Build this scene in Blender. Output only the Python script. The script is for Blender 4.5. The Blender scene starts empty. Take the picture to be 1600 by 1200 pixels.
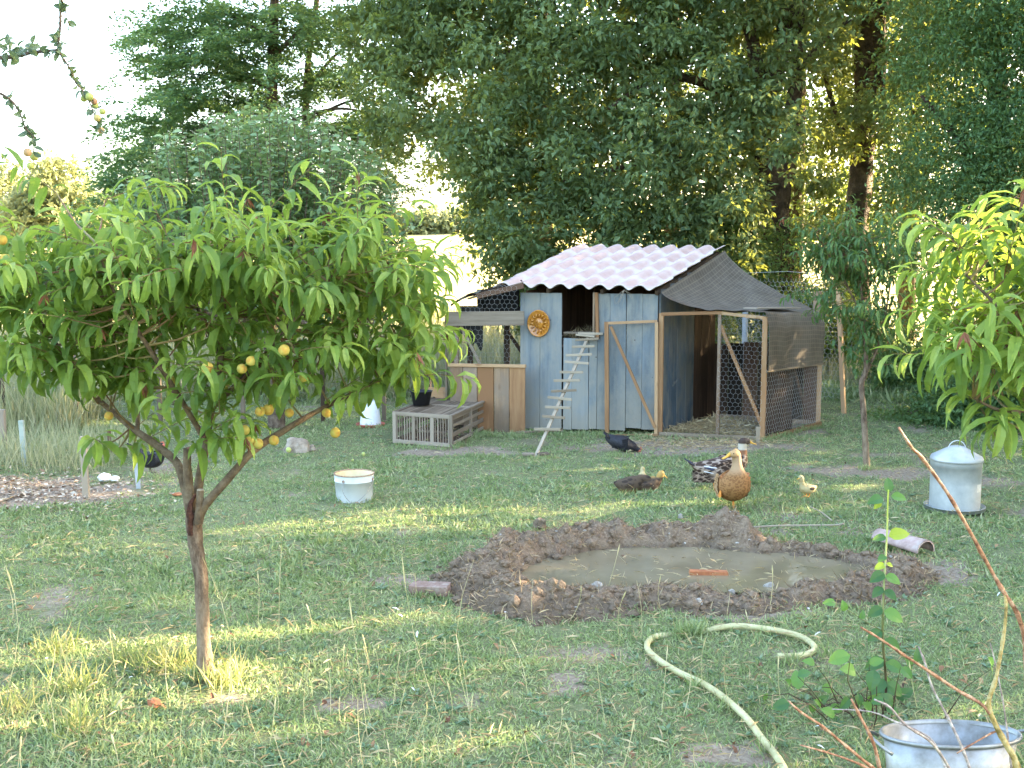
import bpy, bmesh, math, random
import numpy as np
from mathutils import Vector, Matrix, Quaternion

random.seed(7)
rng = np.random.default_rng(11)
PI = math.pi
scene = bpy.context.scene
COL = scene.collection

# ------------------------------------------------------------------ camera
FOC, CAMH, HOR = 1750.0, 1.9, 400.0
TH = math.atan((600 - HOR) / FOC)
cam_data = bpy.data.cameras.new('camera')
cam = bpy.data.objects.new('camera', cam_data)
COL.objects.link(cam)
cam.location = (0, 0, CAMH)
cam.rotation_euler = (PI / 2 - TH, 0, 0)
cam_data.sensor_width = 36.0
cam_data.lens = FOC / 1600 * 36.0
cam_data.clip_start = 0.05
cam_data.clip_end = 2000
scene.camera = cam

# ------------------------------------------------------------------ light
SUN_AZ, SUN_EL = math.radians(72), math.radians(15)      # azimuth clockwise from the view direction (+Y)
SUN = Vector((math.sin(SUN_AZ) * math.cos(SUN_EL), math.cos(SUN_AZ) * math.cos(SUN_EL), math.sin(SUN_EL)))
world = bpy.data.worlds.new('World')
scene.world = world
world.use_nodes = True
wn = world.node_tree
wn.nodes.clear()
sky = wn.nodes.new('ShaderNodeTexSky')
sky.sky_type = 'NISHITA'
sky.sun_disc = False
sky.sun_elevation = SUN_EL
sky.sun_rotation = SUN_AZ
sky.air_density = 1.0
sky.dust_density = 4.0
sky.ozone_density = 1.0
bg = wn.nodes.new('ShaderNodeBackground')
bg.inputs['Strength'].default_value = 0.15
wo = wn.nodes.new('ShaderNodeOutputWorld')
wn.links.new(sky.outputs[0], bg.inputs[0])
wn.links.new(bg.outputs[0], wo.inputs[0])
sun_data = bpy.data.lights.new('sun', 'SUN')
sun_data.energy = 5.0
sun_data.angle = math.radians(0.6)
sun_data.color = (1.0, 0.80, 0.52)
sun = bpy.data.objects.new('sun', sun_data)
COL.objects.link(sun)
sun.rotation_euler = SUN.to_track_quat('Z', 'Y').to_euler()
scene.view_settings.view_transform = 'Standard'
scene.view_settings.look = 'None'
scene.view_settings.gamma = 1.0
scene.view_settings.use_curve_mapping = False
scene.view_settings.exposure = 3.75
scene.render.engine = 'CYCLES'
scene.cycles.max_bounces = 7
scene.cycles.diffuse_bounces = 4
scene.cycles.transmission_bounces = 4
scene.cycles.sample_clamp_indirect = 6.0

# ------------------------------------------------------------------ picture point -> world point
cT, sT = math.cos(TH), math.sin(TH)
def ray(px, py):
    a, b = (px - 800) / FOC, (py - 600) / FOC
    return Vector((a, cT - b * sT, -sT - b * cT))
def P(px, py, Y):
    r = ray(px, py)
    return Vector((0, 0, CAMH)) + r * (Y / r.y)
def G(px, py, z=0.0):
    r = ray(px, py)
    return Vector((0, 0, CAMH)) + r * ((CAMH - z) / (-r.z))
def hit(px, py, A, d):
    """point seen at px,py on the vertical plane through A along the horizontal direction d"""
    r = ray(px, py)
    n = Vector((d.y, -d.x, 0))
    t = (A.x * n.x + A.y * n.y) / (r.x * n.x + r.y * n.y)
    return Vector((0, 0, CAMH)) + r * t

def unproj_dist(pts, lines):
    keep = np.ones(len(pts), bool)
    for a, b, r in lines:
        a, b = np.array(a), np.array(b)
        d = b - a
        t_ = np.clip(((pts - a) @ d) / (d @ d), 0, 1)
        keep &= np.linalg.norm(pts - a - t_[:, None] * d, axis=1) > r
    return keep
# tubes cut through the crowns so sun patches land on set spots
SUNGAPS = []
for px, py, r, z in [(480, 826, .5, 0), (550, 820, .52, 0), (140, 1046, .4, 0), (235, 1044, .42, 0), (325, 1040, .5, .12), (10, 1005, .4, 0),
                     (1420, 562, .6, 0), (40, 762, .45, 0), (1352, 60, .6, 'T'), (1362, 250, .5, 'T'), (1352, 330, .5, 'T'), (1560, 440, .6, 'R')]:
    if z == 'T':
        a = P(px, py, 19)
    elif z == 'R':
        a = P(px, py, 3.6)
    else:
        a = G(px, py, z)
    SUNGAPS.append((tuple(a + SUN * .5), tuple(a + SUN * 60), r))

# ------------------------------------------------------------------ node materials
def nt(name):
    m = bpy.data.materials.new(name)
    m.use_nodes = True
    t = m.node_tree
    t.nodes.clear()
    out = t.nodes.new('ShaderNodeOutputMaterial')
    return m, t, out
def N(t, kind, **kw):
    n = t.nodes.new(kind)
    for k, v in kw.items():
        if k in n.inputs:
            n.inputs[k].default_value = v
        else:
            setattr(n, k, v)
    return n
def ramp(t, src, stops):
    r = t.nodes.new('ShaderNodeValToRGB')
    e = r.color_ramp.elements
    while len(e) < len(stops):
        e.new(0.5)
    for q, (p, c) in zip(e, stops):
        q.position = p
        q.color = (*c, 1)
    t.links.new(src, r.inputs[0])
    return r.outputs[0]
def mixc(t, fac, a, b, mode='MIX'):
    m = t.nodes.new('ShaderNodeMix')
    m.data_type = 'RGBA'
    m.blend_type = mode
    for s, v in ((m.inputs[0], fac), (m.inputs[6], a), (m.inputs[7], b)):
        if isinstance(v, (int, float)):
            s.default_value = v
        elif isinstance(v, tuple):
            s.default_value = (*v, 1)
        else:
            t.links.new(v, s)
    return m.outputs[2]
def noise(t, vec, scale, detail=4, rough=0.6, sx=(1, 1, 1)):
    if sx != (1, 1, 1):
        mp = t.nodes.new('ShaderNodeMapping')
        mp.inputs['Scale'].default_value = sx
        t.links.new(vec, mp.inputs[0])
        vec = mp.outputs[0]
    n = N(t, 'ShaderNodeTexNoise', Scale=scale, Detail=detail, Roughness=rough)
    t.links.new(vec, n.inputs['Vector'])
    return n.outputs['Fac']
def math_(t, op, a, b=None):
    m = t.nodes.new('ShaderNodeMath')
    m.operation = op
    for s, v in zip(m.inputs, (a, b)):
        if v is None:
            continue
        if isinstance(v, (int, float)):
            s.default_value = v
        else:
            t.links.new(v, s)
    return m.outputs[0]
def finish(t, out, col, rough=0.8, bump=None, bstr=0.4, bdist=0.01, metallic=0.0, spec=0.3):
    p = t.nodes.new('ShaderNodeBsdfPrincipled')
    if isinstance(col, tuple):
        p.inputs['Base Color'].default_value = (*col, 1)
    else:
        t.links.new(col, p.inputs['Base Color'])
    if isinstance(rough, (int, float)):
        p.inputs['Roughness'].default_value = rough
    else:
        t.links.new(rough, p.inputs['Roughness'])
    p.inputs['Metallic'].default_value = metallic
    p.inputs['Specular IOR Level'].default_value = spec
    if bump is not None:
        b = N(t, 'ShaderNodeBump', Strength=bstr, Distance=bdist)
        t.links.new(bump, b.inputs['Height'])
        t.links.new(b.outputs[0], p.inputs['Normal'])
    t.links.new(p.outputs[0], out.inputs[0])
    return p

def wood(name, cols, knots=0.0, rnd=0.35, rough=0.85, grain=26, stain=None, splash=None):
    """grain runs along the object's own x axis"""
    m, t, out = nt(name)
    tc = t.nodes.new('ShaderNodeTexCoord')
    oi = t.nodes.new('ShaderNodeObjectInfo')
    add = t.nodes.new('ShaderNodeVectorMath')
    add.operation = 'ADD'
    sc_ = t.nodes.new('ShaderNodeVectorMath')
    sc_.operation = 'SCALE'
    sc_.inputs[0].default_value = (7, 3, 5)
    t.links.new(oi.outputs['Random'], sc_.inputs['Scale'])
    t.links.new(tc.outputs['Object'], add.inputs[0])
    t.links.new(sc_.outputs[0], add.inputs[1])
    v = add.outputs[0]
    g = noise(t, v, grain, 6, 0.7, (0.07, 1, 1))
    b = noise(t, v, 3.2, 4, 0.6, (0.45, 1, 1))
    s = math_(t, 'ADD', math_(t, 'MULTIPLY', g, 0.6), math_(t, 'MULTIPLY', b, 0.4))
    s = math_(t, 'ADD', s, math_(t, 'MULTIPLY', math_(t, 'SUBTRACT', oi.outputs['Random'], 0.5), rnd))
    c = ramp(t, s, [(0.30, cols[0]), (0.5, cols[1]), (0.70, cols[2])])
    if knots > 0:
        vo = N(t, 'ShaderNodeTexVoronoi', Scale=3.0)
        mp = t.nodes.new('ShaderNodeMapping')
        mp.inputs['Scale'].default_value = (0.7, 1.6, 1)
        t.links.new(v, mp.inputs[0])
        t.links.new(mp.outputs[0], vo.inputs['Vector'])
        k = ramp(t, vo.outputs['Distance'], [(0.05, (1, 1, 1)), (0.11, (0, 0, 0))])
        c = mixc(t, math_(t, 'MULTIPLY', k, knots), c, (0.16, 0.075, 0.03))
    if stain:
        st = noise(t, v, 5.0, 5, 0.65, (0.5, 1, 1))
        st = ramp(t, st, [(0.40, (0, 0, 0)), (0.60, (1, 1, 1))])
        c = mixc(t, math_(t, 'MULTIPLY', st, 0.75), c, stain)
    if splash:
        sx_ = t.nodes.new('ShaderNodeSeparateXYZ')
        t.links.new(tc.outputs['Object'], sx_.inputs[0])
        e = math_(t, 'ADD', sx_.outputs['X'], math_(t, 'MULTIPLY', math_(t, 'SUBTRACT', noise(t, v, 6, 5, 0.7), 0.5), 0.7))
        c = mixc(t, ramp(t, e, [(0.02, (.8, .8, .8)), (0.42, (0, 0, 0))]), c, splash)
        nl = N(t, 'ShaderNodeTexVoronoi', Scale=5.5)
        t.links.new(v, nl.inputs['Vector'])
        c = mixc(t, ramp(t, nl.outputs['Distance'], [(0.035, (.8, .8, .8)), (0.05, (0, 0, 0))]), c, (0.05, 0.03, 0.022))
    finish(t, out, c, rough, g, 0.35, 0.004, spec=0.2)
    return m

def mottled(name, c1, c2, c3=None, scale=6, rough=0.85, bump=0.4, bdist=0.01, metallic=0.0, spec=0.3, gen='Object', detail=5):
    m, t, out = nt(name)
    tc = t.nodes.new('ShaderNodeTexCoord')
    n = noise(t, tc.outputs[gen], scale, detail, 0.65)
    c3 = c3 or c2
    c = ramp(t, n, [(0.32, c1), (0.52, c2), (0.70, c3)])
    n2 = noise(t, tc.outputs[gen], scale * 7, 4, 0.6)
    finish(t, out, c, rough, n2, bump, bdist, metallic, spec)
    return m

def leafmat(name, cols, trans=0.35, tcol=(0.30, 0.36, 0.05), rough=0.5, spec=0.35, patch=None, spots=None):
    """cols: three colours over the per-leaf random attribute 'rnd'"""
    m, t, out = nt(name)
    at = t.nodes.new('ShaderNodeAttribute')
    at.attribute_name = 'rnd'
    tc = t.nodes.new('ShaderNodeNewGeometry')
    r = at.outputs['Fac']
    if patch:
        n = noise(t, tc.outputs['Position'], patch, 3, 0.6)
        r = math_(t, 'ADD', math_(t, 'MULTIPLY', r, 0.55), math_(t, 'MULTIPLY', n, 0.45))
    k = len(cols)
    c = ramp(t, r, [(0.08 + 0.84 * i / (k - 1), cc) for i, cc in enumerate(cols)])
    if spots:
        sp = noise(t, tc.outputs['Position'], spots, 3, 0.7)
        c = mixc(t, ramp(t, sp, [(0.3, (0.55, 0.55, 0.55)), (0.5, (0, 0, 0))]), c, mixc(t, 0.5, c, (0.02, 0.035, 0.01)))
        c = mixc(t, ramp(t, sp, [(0.62, (0, 0, 0)), (0.74, (0.5, 0.5, 0.5))]), c, (0.34, 0.30, 0.07))
    p = t.nodes.new('ShaderNodeBsdfPrincipled')
    p.inputs['Roughness'].default_value = rough
    p.inputs['Specular IOR Level'].default_value = spec
    t.links.new(c, p.inputs['Base Color'])
    tr = t.nodes.new('ShaderNodeBsdfTranslucent')
    t.links.new(mixc(t, 0.65, c, tcol), tr.inputs[0])
    ms = t.nodes.new('ShaderNodeMixShader')
    ms.inputs[0].default_value = trans
    t.links.new(p.outputs[0], ms.inputs[1])
    t.links.new(tr.outputs[0], ms.inputs[2])
    t.links.new(ms.outputs[0], out.inputs[0])
    return m

M = {}
M['raw'] = wood('raw_wood', [(0.24, 0.125, 0.06), (0.35, 0.20, 0.10), (0.44, 0.28, 0.155)], 0.6, rnd=.5)
M['rawgrey'] = wood('weathered_raw_wood', [(0.20, 0.12, 0.07), (0.29, 0.19, 0.115), (0.37, 0.26, 0.17)], 0.8, rnd=.5, stain=(0.22, 0.17, 0.13), splash=(0.16, 0.12, 0.085))
M['grey'] = wood('grey_weathered_wood', [(0.13, 0.10, 0.072), (0.22, 0.175, 0.13), (0.31, 0.255, 0.195)], 0.3)
M['palewood'] = wood('pale_dry_wood', [(0.19, 0.145, 0.10), (0.28, 0.225, 0.16), (0.36, 0.30, 0.225)], 0.1)
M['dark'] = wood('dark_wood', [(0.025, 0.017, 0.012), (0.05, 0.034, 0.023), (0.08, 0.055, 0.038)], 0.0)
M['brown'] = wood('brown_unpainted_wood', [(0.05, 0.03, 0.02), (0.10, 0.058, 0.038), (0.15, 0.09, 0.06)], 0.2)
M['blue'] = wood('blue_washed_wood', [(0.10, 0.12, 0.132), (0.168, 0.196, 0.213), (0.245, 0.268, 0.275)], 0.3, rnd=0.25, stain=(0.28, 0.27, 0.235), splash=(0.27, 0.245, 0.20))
M['blueshade'] = wood('shaded_blue_washed_wood', [(0.07, 0.095, 0.12), (0.12, 0.16, 0.20), (0.19, 0.235, 0.27)], 0.25, rnd=0.25, stain=(0.20, 0.19, 0.16))  # darker copy of the blue: the side wall's shade put into the colour
M['wire'] = mottled('galvanised_wire', (0.30, 0.31, 0.30), (0.45, 0.46, 0.45), scale=20, rough=0.5, bump=0, metallic=0.3)
M['wiredark'] = mottled('aged_wire', (0.16, 0.16, 0.15), (0.27, 0.27, 0.26), scale=20, rough=0.6, bump=0, metallic=0.2)
M['zinc'] = mottled('galvanised_sheet', (0.16, 0.145, 0.12), (0.27, 0.27, 0.26), (0.37, 0.375, 0.365), scale=9, rough=0.42, bump=0.08, bdist=0.003, metallic=0.55, spec=0.5)
M['zinclight'] = mottled('bright_galvanised_sheet', (0.33, 0.345, 0.345), (0.42, 0.435, 0.43), (0.50, 0.51, 0.50), scale=7, rough=0.5, bump=0.08, bdist=0.003, metallic=0.3, spec=0.5)
M['bark'] = mottled('peach_bark', (0.06, 0.038, 0.025), (0.155, 0.11, 0.078), (0.28, 0.215, 0.16), scale=16, bump=1.0, bdist=0.02)
m, t, out = nt('peach_trunk_bark')
tc = t.nodes.new('ShaderNodeTexCoord')
v = tc.outputs['Object']
n1 = noise(t, v, 30, 6, 0.75, (1, 1, 0.35))
n2 = noise(t, v, 9, 4, 0.6, (1, 1, 0.5))
sx_ = t.nodes.new('ShaderNodeSeparateXYZ')
t.links.new(v, sx_.inputs[0])
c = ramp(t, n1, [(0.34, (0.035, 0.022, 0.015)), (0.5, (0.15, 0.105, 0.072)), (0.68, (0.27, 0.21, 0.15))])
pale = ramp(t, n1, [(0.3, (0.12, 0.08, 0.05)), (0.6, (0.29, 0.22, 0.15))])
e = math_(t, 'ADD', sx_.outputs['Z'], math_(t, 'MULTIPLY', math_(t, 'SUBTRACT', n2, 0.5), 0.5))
c = mixc(t, ramp(t, e, [(0.20, (1, 1, 1)), (0.46, (0, 0, 0))]), c, pale)  # paler tan bark at the foot, with sunlight there put into the colour
finish(t, out, c, 0.9, n1, 0.9, 0.02, spec=.15)
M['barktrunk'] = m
M['barklimb'] = mottled('olive_peach_bark', (0.06, 0.038, 0.022), (0.14, 0.098, 0.058), (0.21, 0.16, 0.10), scale=18, bump=.8, bdist=0.008)
M['barkdark'] = mottled('rough_dark_bark', (0.03, 0.02, 0.013), (0.10, 0.065, 0.04), (0.19, 0.135, 0.09), scale=5, bump=1.0, bdist=0.04)
M['black'] = mottled('black_plastic', (0.012, 0.012, 0.014), (0.022, 0.022, 0.026), scale=6, rough=0.5, bump=0.2)
M['enamel'] = mottled('white_enamel', (0.44, 0.46, 0.47), (0.54, 0.56, 0.56), scale=5, rough=0.28, bump=0.05, spec=0.5)
M['cream'] = mottled('cream_enamel', (0.62, 0.49, 0.27), (0.72, 0.60, 0.38), scale=5, rough=0.5, bump=0.05)
M['rust'] = mottled('rusty_rim', (0.16, 0.07, 0.035), (0.36, 0.24, 0.16), scale=60, rough=0.8, bump=0.2)

# ------------------------------------------------------------------ mesh helpers
def np_mesh(name, verts, faces, smooth=False, attrs=None):
    """verts (n,3); faces: list of int arrays (m,k)"""
    me = bpy.data.meshes.new(name)
    verts = np.asarray(verts, dtype=np.float32)
    if not isinstance(faces, list):
        faces = [faces]
    faces = [np.asarray(f, dtype=np.int32) for f in faces if len(f)]
    me.vertices.add(len(verts))
    me.vertices.foreach_set('co', verts.ravel())
    nl = sum(f.size for f in faces)
    npoly = sum(len(f) for f in faces)
    me.loops.add(nl)
    me.polygons.add(npoly)
    me.loops.foreach_set('vertex_index', np.concatenate([f.ravel() for f in faces]))
    tot = np.concatenate([np.full(len(f), f.shape[1], dtype=np.int32) for f in faces])
    start = np.concatenate([[0], np.cumsum(tot)[:-1]]).astype(np.int32)
    me.polygons.foreach_set('loop_start', start)
    me.polygons.foreach_set('loop_total', tot)
    me.polygons.foreach_set('use_smooth', np.full(npoly, smooth, dtype=bool))
    if attrs:
        for k, v in attrs.items():
            a = me.attributes.new(k, 'FLOAT', 'POINT')
            a.data.foreach_set('value', np.asarray(v, dtype=np.float32))
    me.update(calc_edges=True)
    return me

def thing(name, label, cat, loc=(0, 0, 0), group=None, kind=None):
    o = bpy.data.objects.new(name, None)
    o.empty_display_size = 0.1
    COL.objects.link(o)
    o.location = loc
    o['label'] = label
    o['category'] = cat
    if group:
        o['group'] = group
    if kind:
        o['kind'] = kind
    return o
def origin(parent):
    v = Vector((0, 0, 0))
    while parent is not None:
        v += Vector(parent.location)
        parent = parent.parent
    return v
def put(name, me, mat, parent=None, matrix=None, label=None, kind=None):
    """links mesh whose coordinates are world ones (matrix None) or local to matrix"""
    o = bpy.data.objects.new(name, me)
    if mat is not None and not me.materials:
        me.materials.append(mat)
    COL.objects.link(o)
    off = origin(parent)
    if matrix is None:
        if parent is not None:
            me.transform(Matrix.Translation(-off))
            o.parent = parent
    else:
        if parent is not None:
            o.parent = parent
            o.matrix_basis = Matrix.Translation(-off) @ matrix
        else:
            o.matrix_basis = matrix
    if label:
        o['label'] = label
    if kind:
        o['kind'] = kind
    return o
def solo(name, me, mat, label=None, cat=None, group=None, kind=None, loc=None):
    """a top-level object that is one mesh; its origin goes to loc"""
    o = bpy.data.objects.new(name, me)
    if mat is not None and not me.materials:
        me.materials.append(mat)
    COL.objects.link(o)
    if loc is not None:
        me.transform(Matrix.Translation(-Vector(loc)))
        o.location = loc
    for k, v in (('label', label), ('category', cat), ('group', group), ('kind', kind)):
        if v:
            o[k] = v
    return o

class MB:
    def __init__(s):
        s.v, s.f, s.n = [], {}, 0
    def add(s, v, faces):
        v = np.asarray(v, float).reshape(-1, 3)
        for f in faces:
            f = np.asarray(f, int)
            if f.ndim == 1:
                f = f[None]
            s.f.setdefault(f.shape[1], []).append(f + s.n)
        s.v.append(v)
        s.n += len(v)
        return s
    def mesh(s, name, smooth=False):
        return np_mesh(name, np.concatenate(s.v), [np.concatenate(x) for x in s.f.values()], smooth)
BOXF = [[0, 3, 2, 1], [4, 5, 6, 7], [0, 1, 5, 4], [1, 2, 6, 5], [2, 3, 7, 6], [3, 0, 4, 7]]
def boxv(x0, x1, y0, y1, z0, z1):
    return [(x0, y0, z0), (x1, y0, z0), (x1, y1, z0), (x0, y1, z0), (x0, y0, z1), (x1, y0, z1), (x1, y1, z1), (x0, y1, z1)]
def tube(mb, pts, rad, seg=8, cap=True, wob=0.0, flat=1.0):
    pts = [Vector(p) for p in pts]
    n = len(pts)
    if isinstance(rad, (int, float)):
        rad = [rad] * n
    t0 = (pts[1] - pts[0]).normalized()
    u = t0.orthogonal().normalized()
    V = []
    for i, p in enumerate(pts):
        t = (pts[min(i + 1, n - 1)] - pts[max(i - 1, 0)]).normalized()
        u = (u - t * u.dot(t)).normalized()
        w = t.cross(u)
        for k in range(seg):
            a = 2 * PI * k / seg
            r = rad[i] * (1 + wob * (random.random() - 0.5))
            V.append(p + u * (r * math.cos(a)) + w * (r * math.sin(a) * flat))
    F = [[i * seg + k, i * seg + (k + 1) % seg, (i + 1) * seg + (k + 1) % seg, (i + 1) * seg + k] for i in range(n - 1) for k in range(seg)]
    fs = [np.array(F)]
    if cap:
        fs += [np.array([list(range(seg))[::-1]]), np.array([[(n - 1) * seg + k for k in range(seg)]])]
    mb.add([tuple(v) for v in V], fs)
    return mb
def smoothpath(pts, sub=6):
    pts = [Vector(p) for p in pts]
    out = []
    for i in range(len(pts) - 1):
        p0, p1, p2, p3 = pts[max(i - 1, 0)], pts[i], pts[i + 1], pts[min(i + 2, len(pts) - 1)]
        for k in range(sub):
            t = k / sub
            out.append(0.5 * ((2 * p1) + (p2 - p0) * t + (2 * p0 - 5 * p1 + 4 * p2 - p3) * t * t + (3 * p1 - p0 - 3 * p2 + p3) * t ** 3))
    out.append(pts[-1])
    return out
def lathe(prof, seg=40, sx=1.0):
    V, F = [], []
    n = len(prof)
    for r, z in prof:
        for k in range(seg):
            a = 2 * PI * k / seg
            V.append((r * math.cos(a) * sx, r * math.sin(a), z))
    for i in range(n - 1):
        for k in range(seg):
            F.append([i * seg + k, i * seg + (k + 1) % seg, (i + 1) * seg + (k + 1) % seg, (i + 1) * seg + k])
    return np.array(V), np.array(F)
def beam(name, p0, p1, w, t, side, mat, parent=None, label=None, rag=0.0, segs=1, warp=0.0):
    """a squared length of timber from p0 to p1; w along side, t through; own x axis along the grain"""
    p0, p1 = Vector(p0), Vector(p1)
    X = p1 - p0
    L = X.length
    X.normalize()
    side = Vector(side)
    Y = (side - X * side.dot(X)).normalized()
    Z = X.cross(Y)
    mb = MB()
    c = min(w, t) * 0.10
    secs = []
    for i in range(segs + 1):
        x = L * i / segs
        o = warp * (random.random() - 0.5)
        secs.append((x, o))
    V = []
    prof = [(-w / 2 + c, -t / 2), (w / 2 - c, -t / 2), (w / 2, -t / 2 + c), (w / 2, t / 2 - c), (w / 2 - c, t / 2), (-w / 2 + c, t / 2), (-w / 2, t / 2 - c), (-w / 2, -t / 2 + c)]
    for i, (x, o) in enumerate(secs):
        for k, (y, z) in enumerate(prof):
            e = (rag * (random.random() - 0.5)) if i in (0, segs) else 0
            V.append((x + e, y * (1 + 0.02 * o), z + o))
    F = [[i * 8 + k, i * 8 + (k + 1) % 8, (i + 1) * 8 + (k + 1) % 8, (i + 1) * 8 + k] for i in range(segs) for k in range(8)]
    mb.add(V, [np.array(F), np.array([list(range(8))[::-1]]), np.array([[segs * 8 + k for k in range(8)]])])
    mw = Matrix(((X.x, Y.x, Z.x, p0.x), (X.y, Y.y, Z.y, p0.y), (X.z, Y.z, Z.z, p0.z), (0, 0, 0, 1)))
    return put(name, mb.mesh(name), mat, parent, mw, label)

def vnoise(x, y, s, seed=0):
    """smooth value noise on numpy arrays"""
    x, y = np.asarray(x) * s + seed * 17.3, np.asarray(y) * s + seed * 9.1
    xi, yi = np.floor(x).astype(int), np.floor(y).astype(int)
    fx, fy = x - xi, y - yi
    fx, fy = fx * fx * (3 - 2 * fx), fy * fy * (3 - 2 * fy)
    def h(a, b):
        q = (a * 374761393 + b * 668265263 + seed * 69069) & 0x7fffffff
        q = ((q ^ (q >> 13)) * 1274126177) & 0x7fffffff
        return ((q ^ (q >> 16)) & 0xffff) / 65535.0
    return (h(xi, yi) * (1 - fx) + h(xi + 1, yi) * fx) * (1 - fy) + (h(xi, yi + 1) * (1 - fx) + h(xi + 1, yi + 1) * fx) * fy
def fbm(x, y, s, octv=4, seed=0):
    a, o, tot = 1.0, 0.0, 0.0
    for i in range(octv):
        o = o + a * vnoise(x, y, s * 2 ** i, seed + i)
        tot += a
        a *= 0.5
    return o / tot

def unit(a):
    return a / (np.linalg.norm(a, axis=1, keepdims=True) + 1e-9)
def rdir(n):
    return unit(rng.normal(size=(n, 3)))

def leaves(Pp, D, Nn, L, W, curl=0.0, fold=0.25, st=1, wave=0.0):
    """leaf blades. Pp base points, D axis, Nn rough upper normal, all (n,3). st stations between base and tip"""
    n = len(Pp)
    D = unit(D)
    S = unit(np.cross(D, Nn))
    U = np.cross(S, D)
    L = np.broadcast_to(L, (n,)).astype(float)
    W = np.broadcast_to(W, (n,)).astype(float)
    curl = np.broadcast_to(curl, (n,)).astype(float)
    if st == 1:
        mid = Pp + D * (0.45 * L)[:, None]
        up = U * (fold * W * 0.5)[:, None]
        tip = Pp + D * (L * 0.97)[:, None] - U * (curl * L * 0.3)[:, None]
        V = np.stack([Pp, mid + S * (W / 2)[:, None] + up, tip, mid - S * (W / 2)[:, None] + up], 1)
        b = np.arange(n)[:, None] * 4
        F = np.concatenate([b + [0, 1, 2], b + [0, 2, 3]], 0)
        return V.reshape(-1, 3), F, 4
    cols = []
    ts = np.linspace(0, 1, st + 2)
    x = np.zeros(n)
    z = np.zeros(n)
    prev = 0
    for i, tt in enumerate(ts):
        if i > 0:
            dt = tt - prev
            ang = curl * (tt + prev) / 2
            x = x + np.cos(ang) * dt * L
            z = z - np.sin(ang) * dt * L
        prev = tt
        ang = curl * tt
        c = Pp + D * x[:, None] + U * z[:, None]
        if 0 < i < len(ts) - 1:
            w = W * (math.sin(PI * tt ** 0.72) ** 0.85) * 0.5
            nl = U * np.cos(ang)[:, None] + D * np.sin(ang)[:, None]
            wv = wave * math.sin(i * 2.1) * W
            cols.append(c + S * w[:, None] + nl * (fold * w + wv)[:, None])
            cols.append(c)
            cols.append(c - S * w[:, None] + nl * (fold * w - wv)[:, None])
        else:
            cols.append(c)
    V = np.stack(cols, 1)
    k = V.shape[1]
    T, Q = [], []
    T += [[0, 1, 2], [0, 2, 3]]
    for i in range(st - 1):
        a = 1 + 3 * i
        Q += [[a, a + 3, a + 4, a + 1], [a + 1, a + 4, a + 5, a + 2]]
    a = 1 + 3 * (st - 1)
    T += [[a, k - 1, a + 1], [a + 1, k - 1, a + 2]]
    b = np.arange(n)[:, None, None] * k
    F = [(b + np.array(T)[None]).reshape(-1, 3)]
    if Q:
        F.append((b + np.array(Q)[None]).reshape(-1, 4))
    return V.reshape(-1, 3), F, k
def leafmesh(name, Pp, D, Nn, L, W, rnd=None, **kw):
    V, F, k = leaves(Pp, D, Nn, L, W, **kw)
    r = rng.random(len(Pp)) if rnd is None else rnd
    return np_mesh(name, V, F, False, {'rnd': np.repeat(r, k)})
# ================================================================== GROUND
def ss(a, b, x):
    t = np.clip((x - a) / (b - a), 0, 1)
    return t * t * (3 - 2 * t)
def gz(x, y):
    x, y = np.asarray(x, float), np.asarray(y, float)
    z = (fbm(x, y, 0.8, 3, 3) - 0.5) * 0.07 + (fbm(x, y, 4.0, 2, 9) - 0.5) * 0.025
    z = z * ss(2, 4, y) * (1 - 0.0 * x)
    z = z + 4.2 * ss(22, 110, y) + (fbm(x, y, 0.05, 2, 5) - 0.5) * 1.5 * ss(30, 90, y)
    return z
def GG(px, py):
    p = G(px, py)
    for _ in range(4):
        p = G(px, py, float(gz(p.x, p.y)))
    return p
BARE = []
for px, py, rx, ry, s in [(545, 1102, 62, 12, 1), (352, 1090, 45, 10, .9), (880, 1062, 32, 20, .75), (1130, 1180, 75, 22, 1), (1010, 1032, 40, 10, .6), (1265, 1030, 60, 16, .45),
                          (700, 704, 90, 8, .8), (1060, 700, 170, 12, .9), (1000, 745, 60, 8, .35), (40, 768, 175, 26, 1), (1350, 738, 160, 9, .8), (1540, 752, 70, 12, .7),
                          (1200, 700, 90, 8, .5), (470, 700, 40, 7, .5), (1150, 960, 120, 14, .75), (1440, 890, 90, 26, .7), (640, 905, 60, 12, .6), (330, 1060, 22, 7, .8), (1160, 670, 110, 14, 1),
                          (1420, 940, 60, 14, .3), (860, 690, 60, 6, .4), (1240, 830, 120, 10, .5)]:
    c = G(px, py)
    BARE.append((c.x, c.y, abs(G(px + rx, py).x - c.x), abs(G(px, py - ry).y - G(px, py + ry).y) / 2, s))
def bare(x, y):
    x, y = np.asarray(x, float), np.asarray(y, float)
    n = fbm(x, y, 3.5, 3, 21)
    b = ss(0.63, 0.78, fbm(x, y, 1.7, 3, 31)) * 0.55
    for cx, cy, rx, ry, s in BARE:
        d = np.sqrt(((x - cx) / rx) ** 2 + ((y - cy) / ry) ** 2) + (n - 0.5) * 1.1
        b = np.maximum(b, s * (1 - ss(0.75, 1.2, d)))
    return b

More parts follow.
